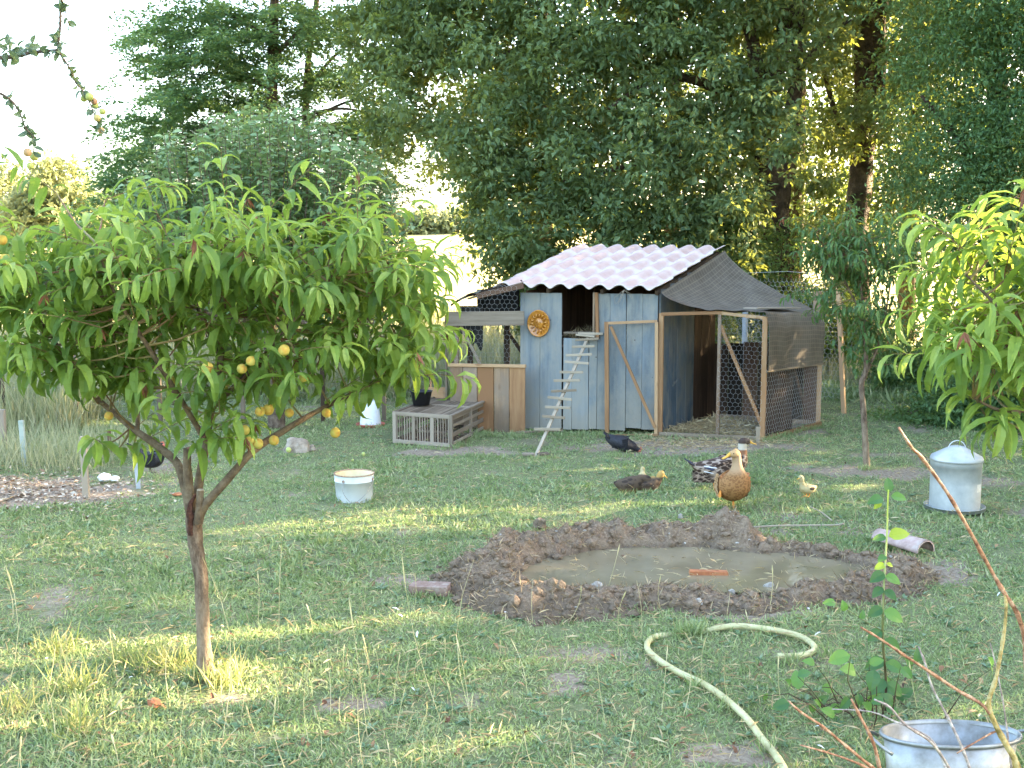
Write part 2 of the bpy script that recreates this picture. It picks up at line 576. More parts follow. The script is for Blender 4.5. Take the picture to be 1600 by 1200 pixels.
# pond outline (water edge), world coordinates
WATER_PX = [(808, 897), (822, 884), (862, 872), (930, 862), (1040, 857), (1140, 860), (1215, 868), (1295, 878), (1345, 888), (1350, 896), (1300, 910), (1215, 922), (1120, 922), (1040, 915), (985, 914), (930, 920), (860, 920)]
WZ = 0.035
wp = np.array([tuple(G(a, b, WZ))[:2] for a, b in WATER_PX])
def poly_sd(x, y, poly):
    """signed distance to a closed polygon, negative inside"""
    x, y = np.asarray(x, float), np.asarray(y, float)
    d = np.full(x.shape, 1e9)
    ins = np.zeros(x.shape, bool)
    m = len(poly)
    for i in range(m):
        ax, ay = poly[i]
        bx, by = poly[(i + 1) % m]
        ex, ey = bx - ax, by - ay
        t = np.clip(((x - ax) * ex + (y - ay) * ey) / (ex * ex + ey * ey), 0, 1)
        d = np.minimum(d, np.hypot(x - ax - t * ex, y - ay - t * ey))
        c = ((ay > y) != (by > y)) & (x < (bx - ax) * (y - ay) / (by - ay + 1e-12) + ax)
        ins ^= c
    return np.where(ins, -d, d)
pc = wp.mean(0)
def ridge(x, y):
    """height and width of the heaped bank by direction from the pond's middle"""
    th = np.arctan2(y - pc[1], (x - pc[0]) * 0.55)
    def lobe(c, w):
        d = np.abs((th - c + PI) % (2 * PI) - PI)
        return np.exp(-(d / w) ** 2)
    h = 0.04 + 0.125 * lobe(1.30, 0.34) + 0.075 * lobe(2.2, 0.55) + 0.075 * lobe(2.9, 0.4) + 0.03 * lobe(0.15, 0.35) - 0.02 * lobe(0.75, 0.28)
    w = 0.17 + 0.07 * lobe(2.6, 0.7) + 0.05 * lobe(1.4, 0.5) + 0.05 * lobe(-2.4, 0.7) + 0.10 * lobe(0.05, 0.3) + 0.03 * lobe(-1.2, 0.8)
    return h, w
def bankz(x, y):
    d = poly_sd(x, y, wp) + (fbm(x, y, 4, 4, 77) - 0.47) * 0.22
    h, w = ridge(x, y)
    prof = np.where(d < w * 0.75, ss(-0.05, w * 0.75, d), 1 - ss(w * 0.75, w * 2.3, d))
    w = w * (0.72 + 0.62 * fbm(x, y, 2.6, 2, 63))
    lump = 0.55 * fbm(x, y, 9, 4, 55) + 0.45 * fbm(x, y, 4.5, 2, 91)
    fine = fbm(x, y, 42, 3, 15)
    z = WZ - 0.05 + prof * (h + 0.05) + (lump - 0.48) * (0.10 + 1.5 * h) * prof + (fine - 0.5) * 0.04 * prof
    z = np.where(d < -0.05, WZ - 0.06, z)
    out = ss(w * 1.5, w * 2.5, d)
    return z * (1 - out) + (gz(x, y) - 0.05) * out, d, w

def warp(n, a, b, c0, dens):
    """grid lines from a to b, closely spaced about c0"""
    t = np.linspace(-1, 1, n)
    s = np.sinh(t * dens) / math.sinh(dens)
    return np.where(s < 0, c0 + s * (c0 - a), c0 + s * (b - c0))
gx = warp(230, -420, 420, 0.5, 6.3)
gy = warp(250, -40, 700, 8.0, 5.6)
GX, GY = np.meshgrid(gx, gy)
ZZ = gz(GX, GY)
sd = poly_sd(GX, GY, wp)
ZZ = ZZ - 0.10 * (1 - ss(0.05, 0.25, sd))
gv = np.stack([GX.ravel(), GY.ravel(), ZZ.ravel()], 1)
nx_, ny_ = len(gx), len(gy)
ii, jj = np.meshgrid(np.arange(nx_ - 1), np.arange(ny_ - 1))
b0 = (jj * nx_ + ii).ravel()
gf = np.stack([b0, b0 + 1, b0 + nx_ + 1, b0 + nx_], 1)
gme = np_mesh('ground', gv, gf, True, {'bare': bare(GX, GY).ravel()})

m, t, out = nt('garden_soil')
at = N(t, 'ShaderNodeAttribute', attribute_name='bare')
geo = t.nodes.new('ShaderNodeNewGeometry')
pos = geo.outputs['Position']
n1 = noise(t, pos, 6, 6, 0.7)
n2 = noise(t, pos, 40, 5, 0.7)
soil = ramp(t, n2, [(0.3, (0.13, 0.095, 0.065)), (0.5, (0.26, 0.205, 0.15)), (0.72, (0.38, 0.32, 0.245))])
turf = ramp(t, n2, [(0.3, (0.095, 0.11, 0.05)), (0.55, (0.17, 0.185, 0.09)), (0.75, (0.27, 0.25, 0.15))])
sep = t.nodes.new('ShaderNodeSeparateXYZ')
t.links.new(pos, sep.inputs[0])
far = N(t, 'ShaderNodeMapRange')
far.inputs['From Min'].default_value = 20
far.inputs['From Max'].default_value = 30
t.links.new(sep.outputs['Y'], far.inputs['Value'])
fieldn = noise(t, pos, 0.25, 6, 0.7)
field = ramp(t, fieldn, [(0.3, (0.36, 0.30, 0.12)), (0.6, (0.50, 0.42, 0.19))])
bf = math_(t, 'ADD', at.outputs['Fac'], math_(t, 'MULTIPLY', math_(t, 'SUBTRACT', n1, 0.5), 0.5))
c = mixc(t, ramp(t, bf, [(0.25, (0, 0, 0)), (0.6, (1, 1, 1))]), turf, soil)
c = mixc(t, far.outputs[0], c, field)
finish(t, out, c, 0.95, n2, 0.6, 0.02, spec=0.1)
M['soil'] = m
solo('ground', gme, M['soil'], 'short garden lawn worn to bare soil in patches, field beyond', 'lawn', kind='structure')

# ---- mud bank
bx = np.arange(wp[:, 0].min() - 0.75, wp[:, 0].max() + 0.85, 0.013)
by = np.arange(wp[:, 1].min() - 0.7, wp[:, 1].max() + 0.8, 0.013)
BX, BY = np.meshgrid(bx, by)
BZ, BD, BW = bankz(BX, BY)
keep = (BD < BW * 2.45)
idx = -np.ones(BX.shape, int)
nx_ = len(bx)
b0 = np.arange(BX.size).reshape(BX.shape)
q = keep[:-1, :-1] & keep[1:, :-1] & keep[:-1, 1:] & keep[1:, 1:]
a_ = b0[:-1, :-1][q]
bf_ = np.stack([a_, a_ + 1, a_ + nx_ + 1, a_ + nx_], 1)
used, inv = np.unique(bf_, return_inverse=True)
bv = np.stack([BX.ravel(), BY.ravel(), BZ.ravel()], 1)[used]
bme = np_mesh('mud_bank', bv, inv.reshape(bf_.shape), True)
m, t, out = nt('heaped_soil')
geo = t.nodes.new('ShaderNodeNewGeometry')
pos = geo.outputs['Position']
n1 = noise(t, pos, 9, 6, 0.7)
n2 = noise(t, pos, 60, 6, 0.75)
n3 = noise(t, pos, 2.5, 3, 0.6)
c = ramp(t, n2, [(0.28, (0.085, 0.055, 0.037)), (0.5, (0.20, 0.142, 0.098)), (0.72, (0.36, 0.28, 0.20))])
c = mixc(t, ramp(t, n1, [(0.45, (0, 0, 0)), (0.65, (0.6, 0.6, 0.6))]), c, (0.29, 0.22, 0.15))
sep = t.nodes.new('ShaderNodeSeparateXYZ')
t.links.new(pos, sep.inputs[0])
wet = N(t, 'ShaderNodeMapRange')
wet.inputs['From Min'].default_value = WZ + 0.035
wet.inputs['From Max'].default_value = WZ + 0.008
t.links.new(sep.outputs['Z'], wet.inputs['Value'])
c = mixc(t, math_(t, 'MULTIPLY', wet.outputs[0], 0.5), c, (0.11, 0.085, 0.06))
bump_ = math_(t, 'ADD', math_(t, 'MULTIPLY', n2, 0.5), n1)
finish(t, out, c, 0.92, bump_, 0.9, 0.03, spec=0.15)
M['mud'] = m
solo('mud_bank', bme, M['mud'], 'heaped crumbly brown soil around the duck pond', 'mud bank', kind='structure')

# ---- water
wv = [(x, y, WZ) for x, y in (wp - pc) * 1.12 + pc]
me = bpy.data.meshes.new('pond_water')
me.from_pydata(wv, [], [list(range(len(wv)))])
m, t, out = nt('muddy_water')
geo = t.nodes.new('ShaderNodeNewGeometry')
n1 = noise(t, geo.outputs['Position'], 3, 4, 0.6)
n2 = noise(t, geo.outputs['Position'], 14, 3, 0.6)
c = ramp(t, n1, [(0.35, (0.17, 0.14, 0.085)), (0.65, (0.235, 0.195, 0.125))])
finish(t, out, c, 0.05, n2, 0.06, 0.02, spec=0.8)
M['water'] = m
solo('pond_water', me, M['water'], 'shallow opaque brown pond water inside the mud bank', 'pond', kind='structure')

# ---- clods, pebbles, roots on the bank
def blob_mesh(name, centers, radii, squash=0.7, sub=1, rough=0.35):
    bm = bmesh.new()
    bmesh.ops.create_icosphere(bm, subdivisions=sub, radius=1)
    v0 = np.array([v.co[:] for v in bm.verts])
    f0 = np.array([[v.index for v in f.verts] for f in bm.faces])
    bm.free()
    n, k = len(centers), len(v0)
    s = rng.uniform(0.65, 1.3, (n, 1, 3))
    s[:, :, 2] *= squash
    ang = rng.uniform(0, 2 * PI, n)
    V = v0[None] * (1 + rough * (rng.random((n, k, 1)) - 0.5)) * s
    ca, sa = np.cos(ang)[:, None], np.sin(ang)[:, None]
    V = np.stack([V[..., 0] * ca - V[..., 1] * sa, V[..., 0] * sa + V[..., 1] * ca, V[..., 2]], -1)
    V = V * np.asarray(radii)[:, None, None] + np.asarray(centers)[:, None]
    F = (np.arange(n)[:, None, None] * k + f0[None]).reshape(-1, 3)
    return np_mesh(name, V.reshape(-1, 3), F, False, {'rnd': np.repeat(rng.random(n), k)})
def on_bank(n, lo=0.0, hi=2.1):
    x = rng.uniform(bx[0], bx[-1], n * 8)
    y = rng.uniform(by[0], by[-1], n * 8)
    z, d, w = bankz(x, y)
    k = (d > lo * w) & (d < hi * w)
    return np.stack([x, y, z], 1)[k][:n]
c = on_bank(2200)
solo('soil_clods', blob_mesh('soil_clods', c, 0.005 + 0.038 * rng.random(len(c)) ** 4, 0.8, 1), M['mud'], 'crumbled clods of soil scattered over the pond bank', 'soil', kind='stuff')
M['pebble'] = mottled('pale_pebble', (0.25, 0.22, 0.185), (0.35, 0.315, 0.27), (0.45, 0.42, 0.37), scale=30, bump=0.2)
c = on_bank(80, -0.1, 1.8)
solo('pebbles', blob_mesh('pebbles', c, rng.uniform(0.004, 0.012, len(c)), 0.7, 1, 0.3), M['pebble'], 'small pale pebbles scattered in the pond bank', 'pebbles', kind='stuff')
M['straw'] = leafmat('dry_straw', [(0.30, 0.21, 0.11), (0.46, 0.35, 0.19), (0.60, 0.49, 0.30)], trans=0.15, tcol=(0.5, 0.4, 0.2), rough=0.7)
c = on_bank(6500, 0.1, 2.4)
n = len(c)
d = rdir(n)
d[:, 2] = np.abs(d[:, 2]) * 0.7 - 0.12
M['rootmat'] = leafmat('dead_turf', [(0.16, 0.105, 0.06), (0.30, 0.21, 0.12), (0.44, 0.34, 0.21)], trans=0.1, tcol=(0.4, 0.3, 0.15), rough=0.8)
solo('dead_turf', leafmesh('dead_turf', c, d, rdir(n), rng.uniform(0.025, 0.08, n), rng.uniform(0.002, 0.005, n), curl=rng.uniform(0, 1, n), st=1), M['rootmat'], 'dead grass roots sticking out of the pond bank', 'dead turf', kind='stuff')

# ================================================================== GRASS
def in_frame(x, y, z=0.0, mx=0.12):
    d = y * cT - (z - CAMH) * sT
    u = x / d * FOC / 1600
    return (np.abs(u) < 0.5 + mx)
def obst(x, y):
    """keep blades away from the coop's inside and the water"""
    sd = poly_sd(x, y, wp)
    return sd > 0.14
grass_cols = [(0.11, 0.165, 0.06), (0.20, 0.27, 0.105), (0.31, 0.37, 0.16), (0.43, 0.45, 0.24), (0.58, 0.52, 0.32)]
M['grass'] = leafmat('lawn_grass', grass_cols, trans=0.3, tcol=(0.22, 0.36, 0.08), rough=0.55, patch=1.6)
def field_points(n, y0, y1, power=1.0, wfac=0.62):
    u = rng.random(n)
    if power == 0:
        y = y0 + (y1 - y0) * u
    else:
        k = 1 - power
        y = (y0 ** k + u * (y1 ** k - y0 ** k)) ** (1 / k) if abs(k) > 1e-6 else y0 * (y1 / y0) ** u
    x = rng.uniform(-wfac, wfac, n) * y
    return x, y
def grow(name, ntuft, per, y0, y1, h, w, st, label, spread=0.05, mat='grass', power=0.6, hpatch=0.55, lay=0.55, rbias=0.0):
    x, y = field_points(ntuft, y0, y1, power)
    k = rng.random(ntuft) > bare(x, y) * 1.02
    k &= obst(x, y)
    x, y = x[k], y[k]
    k = len(x)
    hp = 0.55 + hpatch * ss(0.35, 0.75, fbm(x, y, 1.1, 3, 41)) + 0.25 * rng.random(k)
    X = np.repeat(x, per) + rng.normal(0, spread, k * per)
    Y = np.repeat(y, per) + rng.normal(0, spread, k * per)
    n = len(X)
    H = np.repeat(hp, per) * rng.uniform(h[0], h[1], n)
    D = rng.normal(0, lay, (n, 3))
    D[:, 2] = 1
    # tufts lean together
    lean = rng.normal(0, 0.35, (k, 2))
    D[:, :2] += np.repeat(lean, per, 0)
    base = np.stack([X, Y, gz(X, Y) - 0.006], 1)
    r = np.clip(np.repeat(rng.random(k), per) * 0.45 + rng.random(n) * 0.5 + rbias, 0, 1)
    dry = rng.random(n) < 0.07
    r[dry] = 1.0
    me = leafmesh(name, base, D, rdir(n), H, rng.uniform(w[0], w[1], n), rnd=r, curl=rng.uniform(0.1, 1.5, n), fold=0.15, st=st)
    return solo(name, me, M[mat], label, 'grass', kind='stuff')
grow('grass', 9500, 17, 3.3, 6.4, (0.022, 0.062), (0.004, 0.007), 2, 'green and yellowing grass of the near lawn', 0.04, lay=1.2)
grow('grass', 12000, 17, 6.3, 15.0, (0.025, 0.06), (0.005, 0.009), 1, 'short grass of the lawn between the pond and the coop', 0.055, power=0.5, lay=1.2)
grow('grass', 5200, 14, 14.5, 24, (0.10, 0.26), (0.012, 0.02), 1, 'rough longer grass behind the coop', 0.12, power=0.3)
g_pts = [(1082, 994, 150, 9), (1062, 995, 60, 6), (1020, 1003, 18, 5), (1130, 1112, 30, 10), (1190, 1175, 30, 10), (1240, 1042, 40, 8), (1090, 1078, 25, 10), (1180, 1003, 26, 30), (1290, 1030, 40, 10)]
X, Y = [], []
for px, py, k, s in g_pts:
    for _ in range(k):
        q = G(random.gauss(px, s), random.gauss(py, s * .35))
        X.append(q.x); Y.append(q.y)
X, Y = np.array(X), np.array(Y)
n = len(X)
D = rng.normal(0, .5, (n, 3)); D[:, 2] = 1
solo('grass', leafmesh('grass', np.stack([X, Y, gz(X, Y)], 1), D, rdir(n), rng.uniform(.05, .11, n), rng.uniform(.004, .007, n), rnd=rng.random(n) * .8, curl=rng.uniform(.2, 1.3, n), st=2), M['grass'], 'longer grass growing over the yellow hose', 'grass', kind='stuff')
# longer blades left standing where no mower reaches: against walls, posts, pails and round the birds' feet
X, Y, H = [], [], []
def edgegrass(x0, y0, x1, y1, k, sp, h):
    for _ in range(k):
        f_ = random.random()
        q = G(x0 + (x1 - x0) * f_ + random.gauss(0, sp), y0 + (y1 - y0) * f_ + random.gauss(0, sp * .25))
        X.append(q.x); Y.append(q.y); H.append(h * random.uniform(.4, 1.1))
for a_ in [(525, 786, 584, 786, 260, 4, .055), (1455, 797, 1530, 797, 260, 5, .055), (618, 696, 704, 703, 220, 4, .07), (706, 702, 765, 676, 160, 3, .08), (703, 680, 822, 684, 420, 4, .10), (826, 678, 945, 683, 420, 4, .10),
           (1192, 694, 1280, 668, 260, 3, .09), (1118, 799, 1168, 799, 120, 7, .05), (1080, 772, 1120, 778, 90, 6, .05), (950, 712, 1002, 713, 170, 5, .08), (955, 772, 1035, 773, 150, 6, .045), (1250, 779, 1275, 779, 50, 5, .04),
           (640, 928, 704, 930, 200, 5, .055), (1375, 872, 1455, 876, 150, 8, .06), (205, 745, 262, 748, 150, 6, .09), (1340, 735, 1368, 735, 90, 4, .08), (300, 1068, 350, 1072, 200, 6, .09), (555, 670, 600, 670, 120, 4, .06), (815, 714, 865, 714, 120, 5, .05),
           (1360, 1200, 1600, 1200, 500, 20, .12), (660, 935, 1400, 955, 700, 14, .05), (440, 711, 492, 712, 120, 4, .05)]:
    edgegrass(*a_)
X, Y, H = map(np.array, (X, Y, H))
n = len(X)
D = rng.normal(0, .4, (n, 3)); D[:, 2] = 1
solo('grass', leafmesh('grass', np.stack([X, Y, gz(X, Y)], 1), D, rdir(n), H, rng.uniform(.004, .008, n), rnd=rng.random(n) * .85, curl=rng.uniform(.2, 1.4, n), st=2), M['grass'], 'longer unmown grass against the coop, the pails and the pond bank', 'grass', kind='stuff')
# broad leaved weeds lying flat in the turf
n0 = 2300
x, y = field_points(n0, 3.4, 12.5, 0.8)
k = (rng.random(n0) > bare(x, y)) & obst(x, y)
x, y = x[k], y[k]
per = 6
X, Y = np.repeat(x, per), np.repeat(y, per)
n = len(X)
a = rng.uniform(0, 2 * PI, n)
D = np.stack([np.cos(a), np.sin(a), rng.uniform(0.05, 0.7, n)], 1)
M['weed'] = leafmat('broad_weed_leaves', [(0.10, 0.17, 0.08), (0.16, 0.24, 0.12), (0.26, 0.33, 0.20)], trans=0.25, tcol=(0.2, 0.34, 0.08), rough=0.5)
solo('lawn_weeds', leafmesh('lawn_weeds', np.stack([X, Y, gz(X, Y) + 0.004], 1), D, np.tile([0, 0, 1.0], (n, 1)) + rng.normal(0, .2, (n, 3)), rng.uniform(0.02, 0.055, n), rng.uniform(0.009, 0.02, n), curl=0.5, st=1),
     M['weed'], 'small broad leaved weeds growing flat in the lawn', 'weeds', kind='stuff')

# dead straw and litter on the lawn
def litter(name, n, xy, L, w, label, mat='straw', z=0.012, up=0.12, cat='straw'):
    x, y = xy
    D = rdir(n)
    D[:, 2] = np.abs(D[:, 2]) * up
    return solo(name, leafmesh(name, np.stack([x, y, gz(x, y) + z * rng.random(n)], 1), D, np.tile([0, 0, 1.0], (n, 1)) + rng.normal(0, .3, (n, 3)), rng.uniform(*L, n), rng.uniform(*w, n), curl=rng.uniform(0, 0.8, n), st=1), M[mat], label, cat, kind='stuff')
n = 14000
litter('dead_grass', n, field_points(n, 3.4, 13, 0.8), (0.03, 0.09), (0.002, 0.005), 'dead grass blades lying in the lawn', z=0.05, up=0.4, cat='dead grass')

# tall dry seeding stalks in the foreground
def stalks(name, spots, hmin, hmax, label, group=None):
    mb = MB()
    for x, y in spots:
        h = random.uniform(hmin, hmax)
        z = float(gz(x, y))
        l = Vector((random.gauss(0, .10), random.gauss(0, .08), 0)) * h * 1.6
        b = Vector((random.gauss(0, .05), random.gauss(0, .04), 0)) * h
        pts = [Vector((x, y, z)) + l * s + b * math.sin(PI * s) + Vector((0, 0, h * s * (1 - 0.06 * s))) for s in (0, .25, .5, .75, .9, 1)]
        r = random.uniform(0.0012, 0.0017)
        hd = random.random() < 0.6
        tube(mb, pts, [r * 1.2, r, r * .9, r * .8, r * (2.6 if hd else .7), r * .4], 4, cap=False)
    return solo(name, mb.mesh(name), M['strawtube'], label, 'dry grass', group, 'stuff')
m, t, out = nt('dry_stalk')
geo = t.nodes.new('ShaderNodeNewGeometry')
c = ramp(t, noise(t, geo.outputs['Position'], 5, 3), [(0.3, (0.36, 0.33, 0.14)), (0.55, (0.55, 0.46, 0.24)), (0.75, (0.62, 0.55, 0.36))])
finish(t, out, c, 0.7, spec=0.2)
M['strawtube'] = m
spots = []
for _ in range(75):
    px, py = random.uniform(-20, 1150), random.uniform(960, 1290)
    if random.random() < 0.25:
        px, py = random.uniform(-20, 1500), random.uniform(800, 1200)
    g = G(px, py)
    spots.append((g.x, g.y))
for _ in range(22):
    g = G(random.gauss(640, 120), random.gauss(1120, 50))
    spots.append((g.x, g.y))
stalks('dry_grass_stalks', spots, 0.12, 0.32, 'thin dry seeding grass stalks standing in the near lawn')
for px, py, h in [(348, 1130, 0.78), (435, 1010, 0.42), (422, 985, 0.34), (0, 1040, .5), (545, 1010, .35), (700, 1130, .62), (775, 1010, .36)]:
    pass
spots = [tuple(G(px, py))[:2] for px, py in [(352, 1130), (574, 1150), (690, 1130), (735, 1120), (436, 1020), (8, 1100)]]
stalks('dry_grass_stalks', spots, 0.45, 0.8, 'tallest dry grass stalks standing beside the peach trunk')
# yellowed tufts by the trunk and on the left
c0 = [(270, 1045), (240, 1050), (300, 1060), (200, 1040), (120, 1080), (90, 1020), (350, 1075), (20, 1120), (120, 1150)]
X, Y = [], []
for px, py in c0:
    g = G(px, py)
    X += list(g.x + rng.normal(0, 0.05, 70))
    Y += list(g.y + rng.normal(0, 0.05, 70))
X, Y = np.array(X), np.array(Y)
n = len(X)
D = rng.normal(0, 0.55, (n, 3))
D[:, 2] = 1
M['drygrass'] = leafmat('yellow_grass', [(0.15, 0.22, 0.06), (0.27, 0.29, 0.10), (0.42, 0.36, 0.17)], trans=0.3, tcol=(0.5, 0.5, 0.12), rough=0.6)
solo('yellow_grass', leafmesh('yellow_grass', np.stack([X, Y, gz(X, Y)], 1), D, rdir(n), rng.uniform(0.08, 0.2, n), rng.uniform(0.004, 0.007, n), curl=rng.uniform(0, 1, n), st=2), M['drygrass'], 'yellowed grass tufts around the foot of the peach tree', 'grass', kind='stuff')
# tall meadow grass beyond the fence on the left and behind the coop
M['meadow'] = leafmat('meadow_grass', [(0.16, 0.19, 0.085), (0.28, 0.29, 0.15), (0.42, 0.39, 0.23), (0.54, 0.47, 0.31)], trans=0.3, tcol=(0.4, 0.42, 0.15), rough=0.7, patch=0.8)
def meadow(n, xr, yr, h, w, label):
    x, y = rng.uniform(*xr, n), rng.uniform(*yr, n)
    D = rng.normal(0, 0.22, (n, 3))
    D[:, 2] = 1
    r = rng.random(n)
    solo('tall_grass', leafmesh('tall_grass', np.stack([x, y, gz(x, y)], 1), D, rdir(n), rng.uniform(*h, n), rng.uniform(*w, n), rnd=r, curl=rng.uniform(0, 1.1, n), st=2), M['meadow'], label, 'tall grass', kind='stuff')
meadow(22000, (-9.5, 1.6), (14.6, 18.5), (0.45, 1.05), (0.006, 0.012), 'tall pale seeding grass behind the left pen and the bed')
meadow(6000, (4.2, 9.0), (16.2, 19.0), (0.2, 0.5), (0.008, 0.014), 'dry yellowish grass behind the fence on the right')
meadow(5200, (-7.8, -4.75), (11.9, 13.6), (0.3, 0.75), (0.006, 0.011), 'mound of bleached tall grass at the far left behind the pale green stake')
meadow(2600, (-5.6, -3.6), (9.6, 11.4), (0.12, 0.36), (0.005, 0.009), 'unmown grass around the wood chip bed')

# fallen leaves, feathers
n = 22
g = [G(random.uniform(0, 1600), random.uniform(700, 1190)) for _ in range(n)]
c = np.array([(q.x, q.y, float(gz(q.x, q.y)) + 0.035) for q in g])
D = rdir(n)
D[:, 2] *= 0.2
M['feather'] = mottled('white_feather', (0.6, 0.6, 0.6), (0.75, 0.75, 0.75), rough=0.7, bump=0)
solo('white_feathers', leafmesh('white_feathers', c, D, np.tile([0, 0, 1.0], (n, 1)), rng.uniform(.02, .05, n), rng.uniform(.008, .016, n), curl=0.8, st=2), M['feather'], 'small white feathers scattered on the lawn', 'feathers', kind='stuff')
n = 260
g = [G(random.uniform(0, 1600), random.uniform(690, 1190)) for _ in range(n)]
c = np.array([(q.x, q.y, float(gz(q.x, q.y)) + 0.02) for q in g])
D = rdir(n)
D[:, 2] *= 0.3
M['deadleaf'] = leafmat('dead_leaf', [(0.12, 0.05, 0.025), (0.26, 0.13, 0.06), (0.38, 0.24, 0.12)], trans=0.1, tcol=(0.4, 0.2, 0.1), rough=0.7)
solo('fallen_leaves', leafmesh('fallen_leaves', c, D, np.tile([0, 0, 1.0], (n, 1)), rng.uniform(.03, .07, n), rng.uniform(.012, .025, n), curl=1.0, st=2), M['deadleaf'], 'brown fallen leaves scattered over the lawn', 'fallen leaves', kind='stuff')
# ================================================================== THE COOP
Apt = G(822, 669)
Bpt = G(1027, 679)
Apt.z = Bpt.z = 0
U_ = (Bpt - Apt)
WL = U_.length
U_.normalize()                                   # along the front wall, left to right
V_ = Vector((math.sin(math.radians(33)), math.cos(math.radians(33)), 0))    # along the side walls, to the back
NF = Vector((U_.y, -U_.x, 0))                    # out of the front wall
NS = Vector((V_.y, -V_.x, 0))                    # out of the right side wall
Zv = Vector((0, 0, 1))
R0, L0r = 1.49, 1.53
S0 = (Bpt - V_ * 0.15 + U_ * 0.06)
def roofpt(s, t_, off=0.0):
    """s metres to the left from the right verge, t_ metres back from the eave"""
    p = S0 - U_ * s + V_ * t_
    z = 1.50 + 0.02 * s / 1.8 + t_ * 0.255 + off
    return Vector((p.x, p.y, z))
coop = thing('chicken_coop', 'blue washed plank chicken coop under a pink wavy roof sheet', 'chicken coop', (Bpt.x, Bpt.y, 0))
def fx(px, py=600):
    return (hit(px, py, Apt, U_) - Apt).to_2d().dot(U_.to_2d())
def wallplank(px0, px1, z0, z1, mat, t_=0.022, out=0.0, lab=None, gap=0.004):
    s0, s1 = fx(px0), fx(px1)
    c = Apt + U_ * ((s0 + s1) / 2) + NF * (out + random.uniform(-0.002, 0.002))
    return beam('plank', c + Zv * z0, c + Zv * z1 + U_ * random.uniform(-0.003, 0.003), s1 - s0 - gap, t_, U_, mat, coop, lab, rag=0.006, segs=6, warp=0.002)
topz = 1.50
for px0, px1, z0, z1 in [(813, 844, 0.0, topz), (844, 878, 0.01, topz), (880, 894, 0.01, 1.01), (894, 920, 0.02, 1.01),
                         (933, 953, 0.03, topz), (953, 978, 0.03, topz), (978, 1003, 0.06, topz), (1003, 1027, 0.05, topz)]:
    wallplank(px0, px1, z0, z1, M['blue'])
wallplank(920, 933, 0.03, 1.0, M['blue'])
# side wall
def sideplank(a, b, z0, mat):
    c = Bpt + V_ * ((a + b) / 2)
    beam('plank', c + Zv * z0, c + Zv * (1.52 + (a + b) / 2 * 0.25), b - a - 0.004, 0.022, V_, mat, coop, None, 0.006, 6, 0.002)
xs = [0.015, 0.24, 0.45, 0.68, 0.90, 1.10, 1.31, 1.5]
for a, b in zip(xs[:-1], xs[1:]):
    sideplank(a, b, 0.03, M['blueshade'] if a < 0.85 else M['brown'])
# back and left walls, inner floor and nest box (seen through the window)
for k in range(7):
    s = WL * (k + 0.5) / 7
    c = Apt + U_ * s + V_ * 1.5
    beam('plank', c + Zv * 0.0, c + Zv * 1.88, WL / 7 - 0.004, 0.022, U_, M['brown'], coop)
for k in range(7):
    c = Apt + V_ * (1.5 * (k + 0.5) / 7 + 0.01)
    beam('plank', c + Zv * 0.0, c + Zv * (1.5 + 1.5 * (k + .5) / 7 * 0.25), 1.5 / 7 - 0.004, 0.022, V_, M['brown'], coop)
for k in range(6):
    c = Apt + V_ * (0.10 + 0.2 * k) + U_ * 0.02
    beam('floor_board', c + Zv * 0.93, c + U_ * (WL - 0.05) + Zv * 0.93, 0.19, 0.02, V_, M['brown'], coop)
# window frame: right jamb, sill and landing
def fp(px, py, out=0.0):
    return hit(px, py, Apt, U_) + NF * out
wf = beam('window_frame', fp(935, 529, .03), fp(933, 457, .03), 0.035, 0.03, U_, M['raw'], coop)
beam('window_frame', fp(928.5, 520, .02), fp(929, 457, .02), 0.022, 0.03, U_, M['rawgrey'], coop)
beam('window_sill', fp(880, 520, .0) + V_ * 0.03, fp(931, 520, .0) + V_ * 0.03, 0.09, 0.02, V_, M['grey'], coop)
beam('landing_board', fp(903, 522, .05), fp(932, 525, .05), 0.10, 0.022, NF, M['palewood'], coop)
# straw nest
n = 1500
px_ = rng.uniform(0.35, 0.95, n)
c = np.array([tuple(Apt + U_ * a + V_ * b + Zv * (0.95 + h)) for a, b, h in zip(px_, rng.uniform(0.1, 0.9, n), rng.uniform(0, 0.13, n))])
me = leafmesh('nest_straw', c, rdir(n), rdir(n), rng.uniform(.05, .12, n), rng.uniform(.003, .006, n), st=1)
put('nest_straw', me, M['straw'], coop, kind='stuff')
# roof sheet with stepped tile pattern
RS, RT = 1.83, 1.77
wave = RS / 8.5
ns_, steps = 137, 5
rows = []
for k in range(steps):
    a0, a1 = RT * k / steps, RT * (k + 1) / steps
    for q, f in ((0.0, 1.0), (0.10, 0.86), (0.35, 0.62), (0.7, 0.3), (0.985, 0.03)):
        rows.append((a0 + (a1 - a0) * q, f * 0.022))
rows.append((RT, 0.0))
def roofz(s, amp=0.025):
    a = 2 * PI * (s / wave + 0.28)
    return amp * (math.sin(a) + 0.18 * math.sin(2 * a + 1.2))
Vt, Vb = [], []
for t_, st_ in rows:
    for i in range(ns_):
        s = RS * i / (ns_ - 1)
        z = roofz(s)
        j = (random.random() - .5) * 0.0012
        Vt.append(tuple(roofpt(s, t_, 0.055 + z + st_ + j)))
        Vb.append(tuple(roofpt(s, t_, 0.055 + z + st_ * 0.9 - 0.008)))
nr = len(rows)
F = []
for j in range(nr - 1):
    for i in range(ns_ - 1):
        a = j * ns_ + i
        F.append([a, a + ns_, a + ns_ + 1, a + 1])
o_ = nr * ns_
Fb = [[o_ + x for x in f[::-1]] for f in F]
E = []
for i in range(ns_ - 1):
    E.append([i, i + 1, o_ + i + 1, o_ + i])
    a = (nr - 1) * ns_ + i
    E.append([a + 1, a, o_ + a, o_ + a + 1])
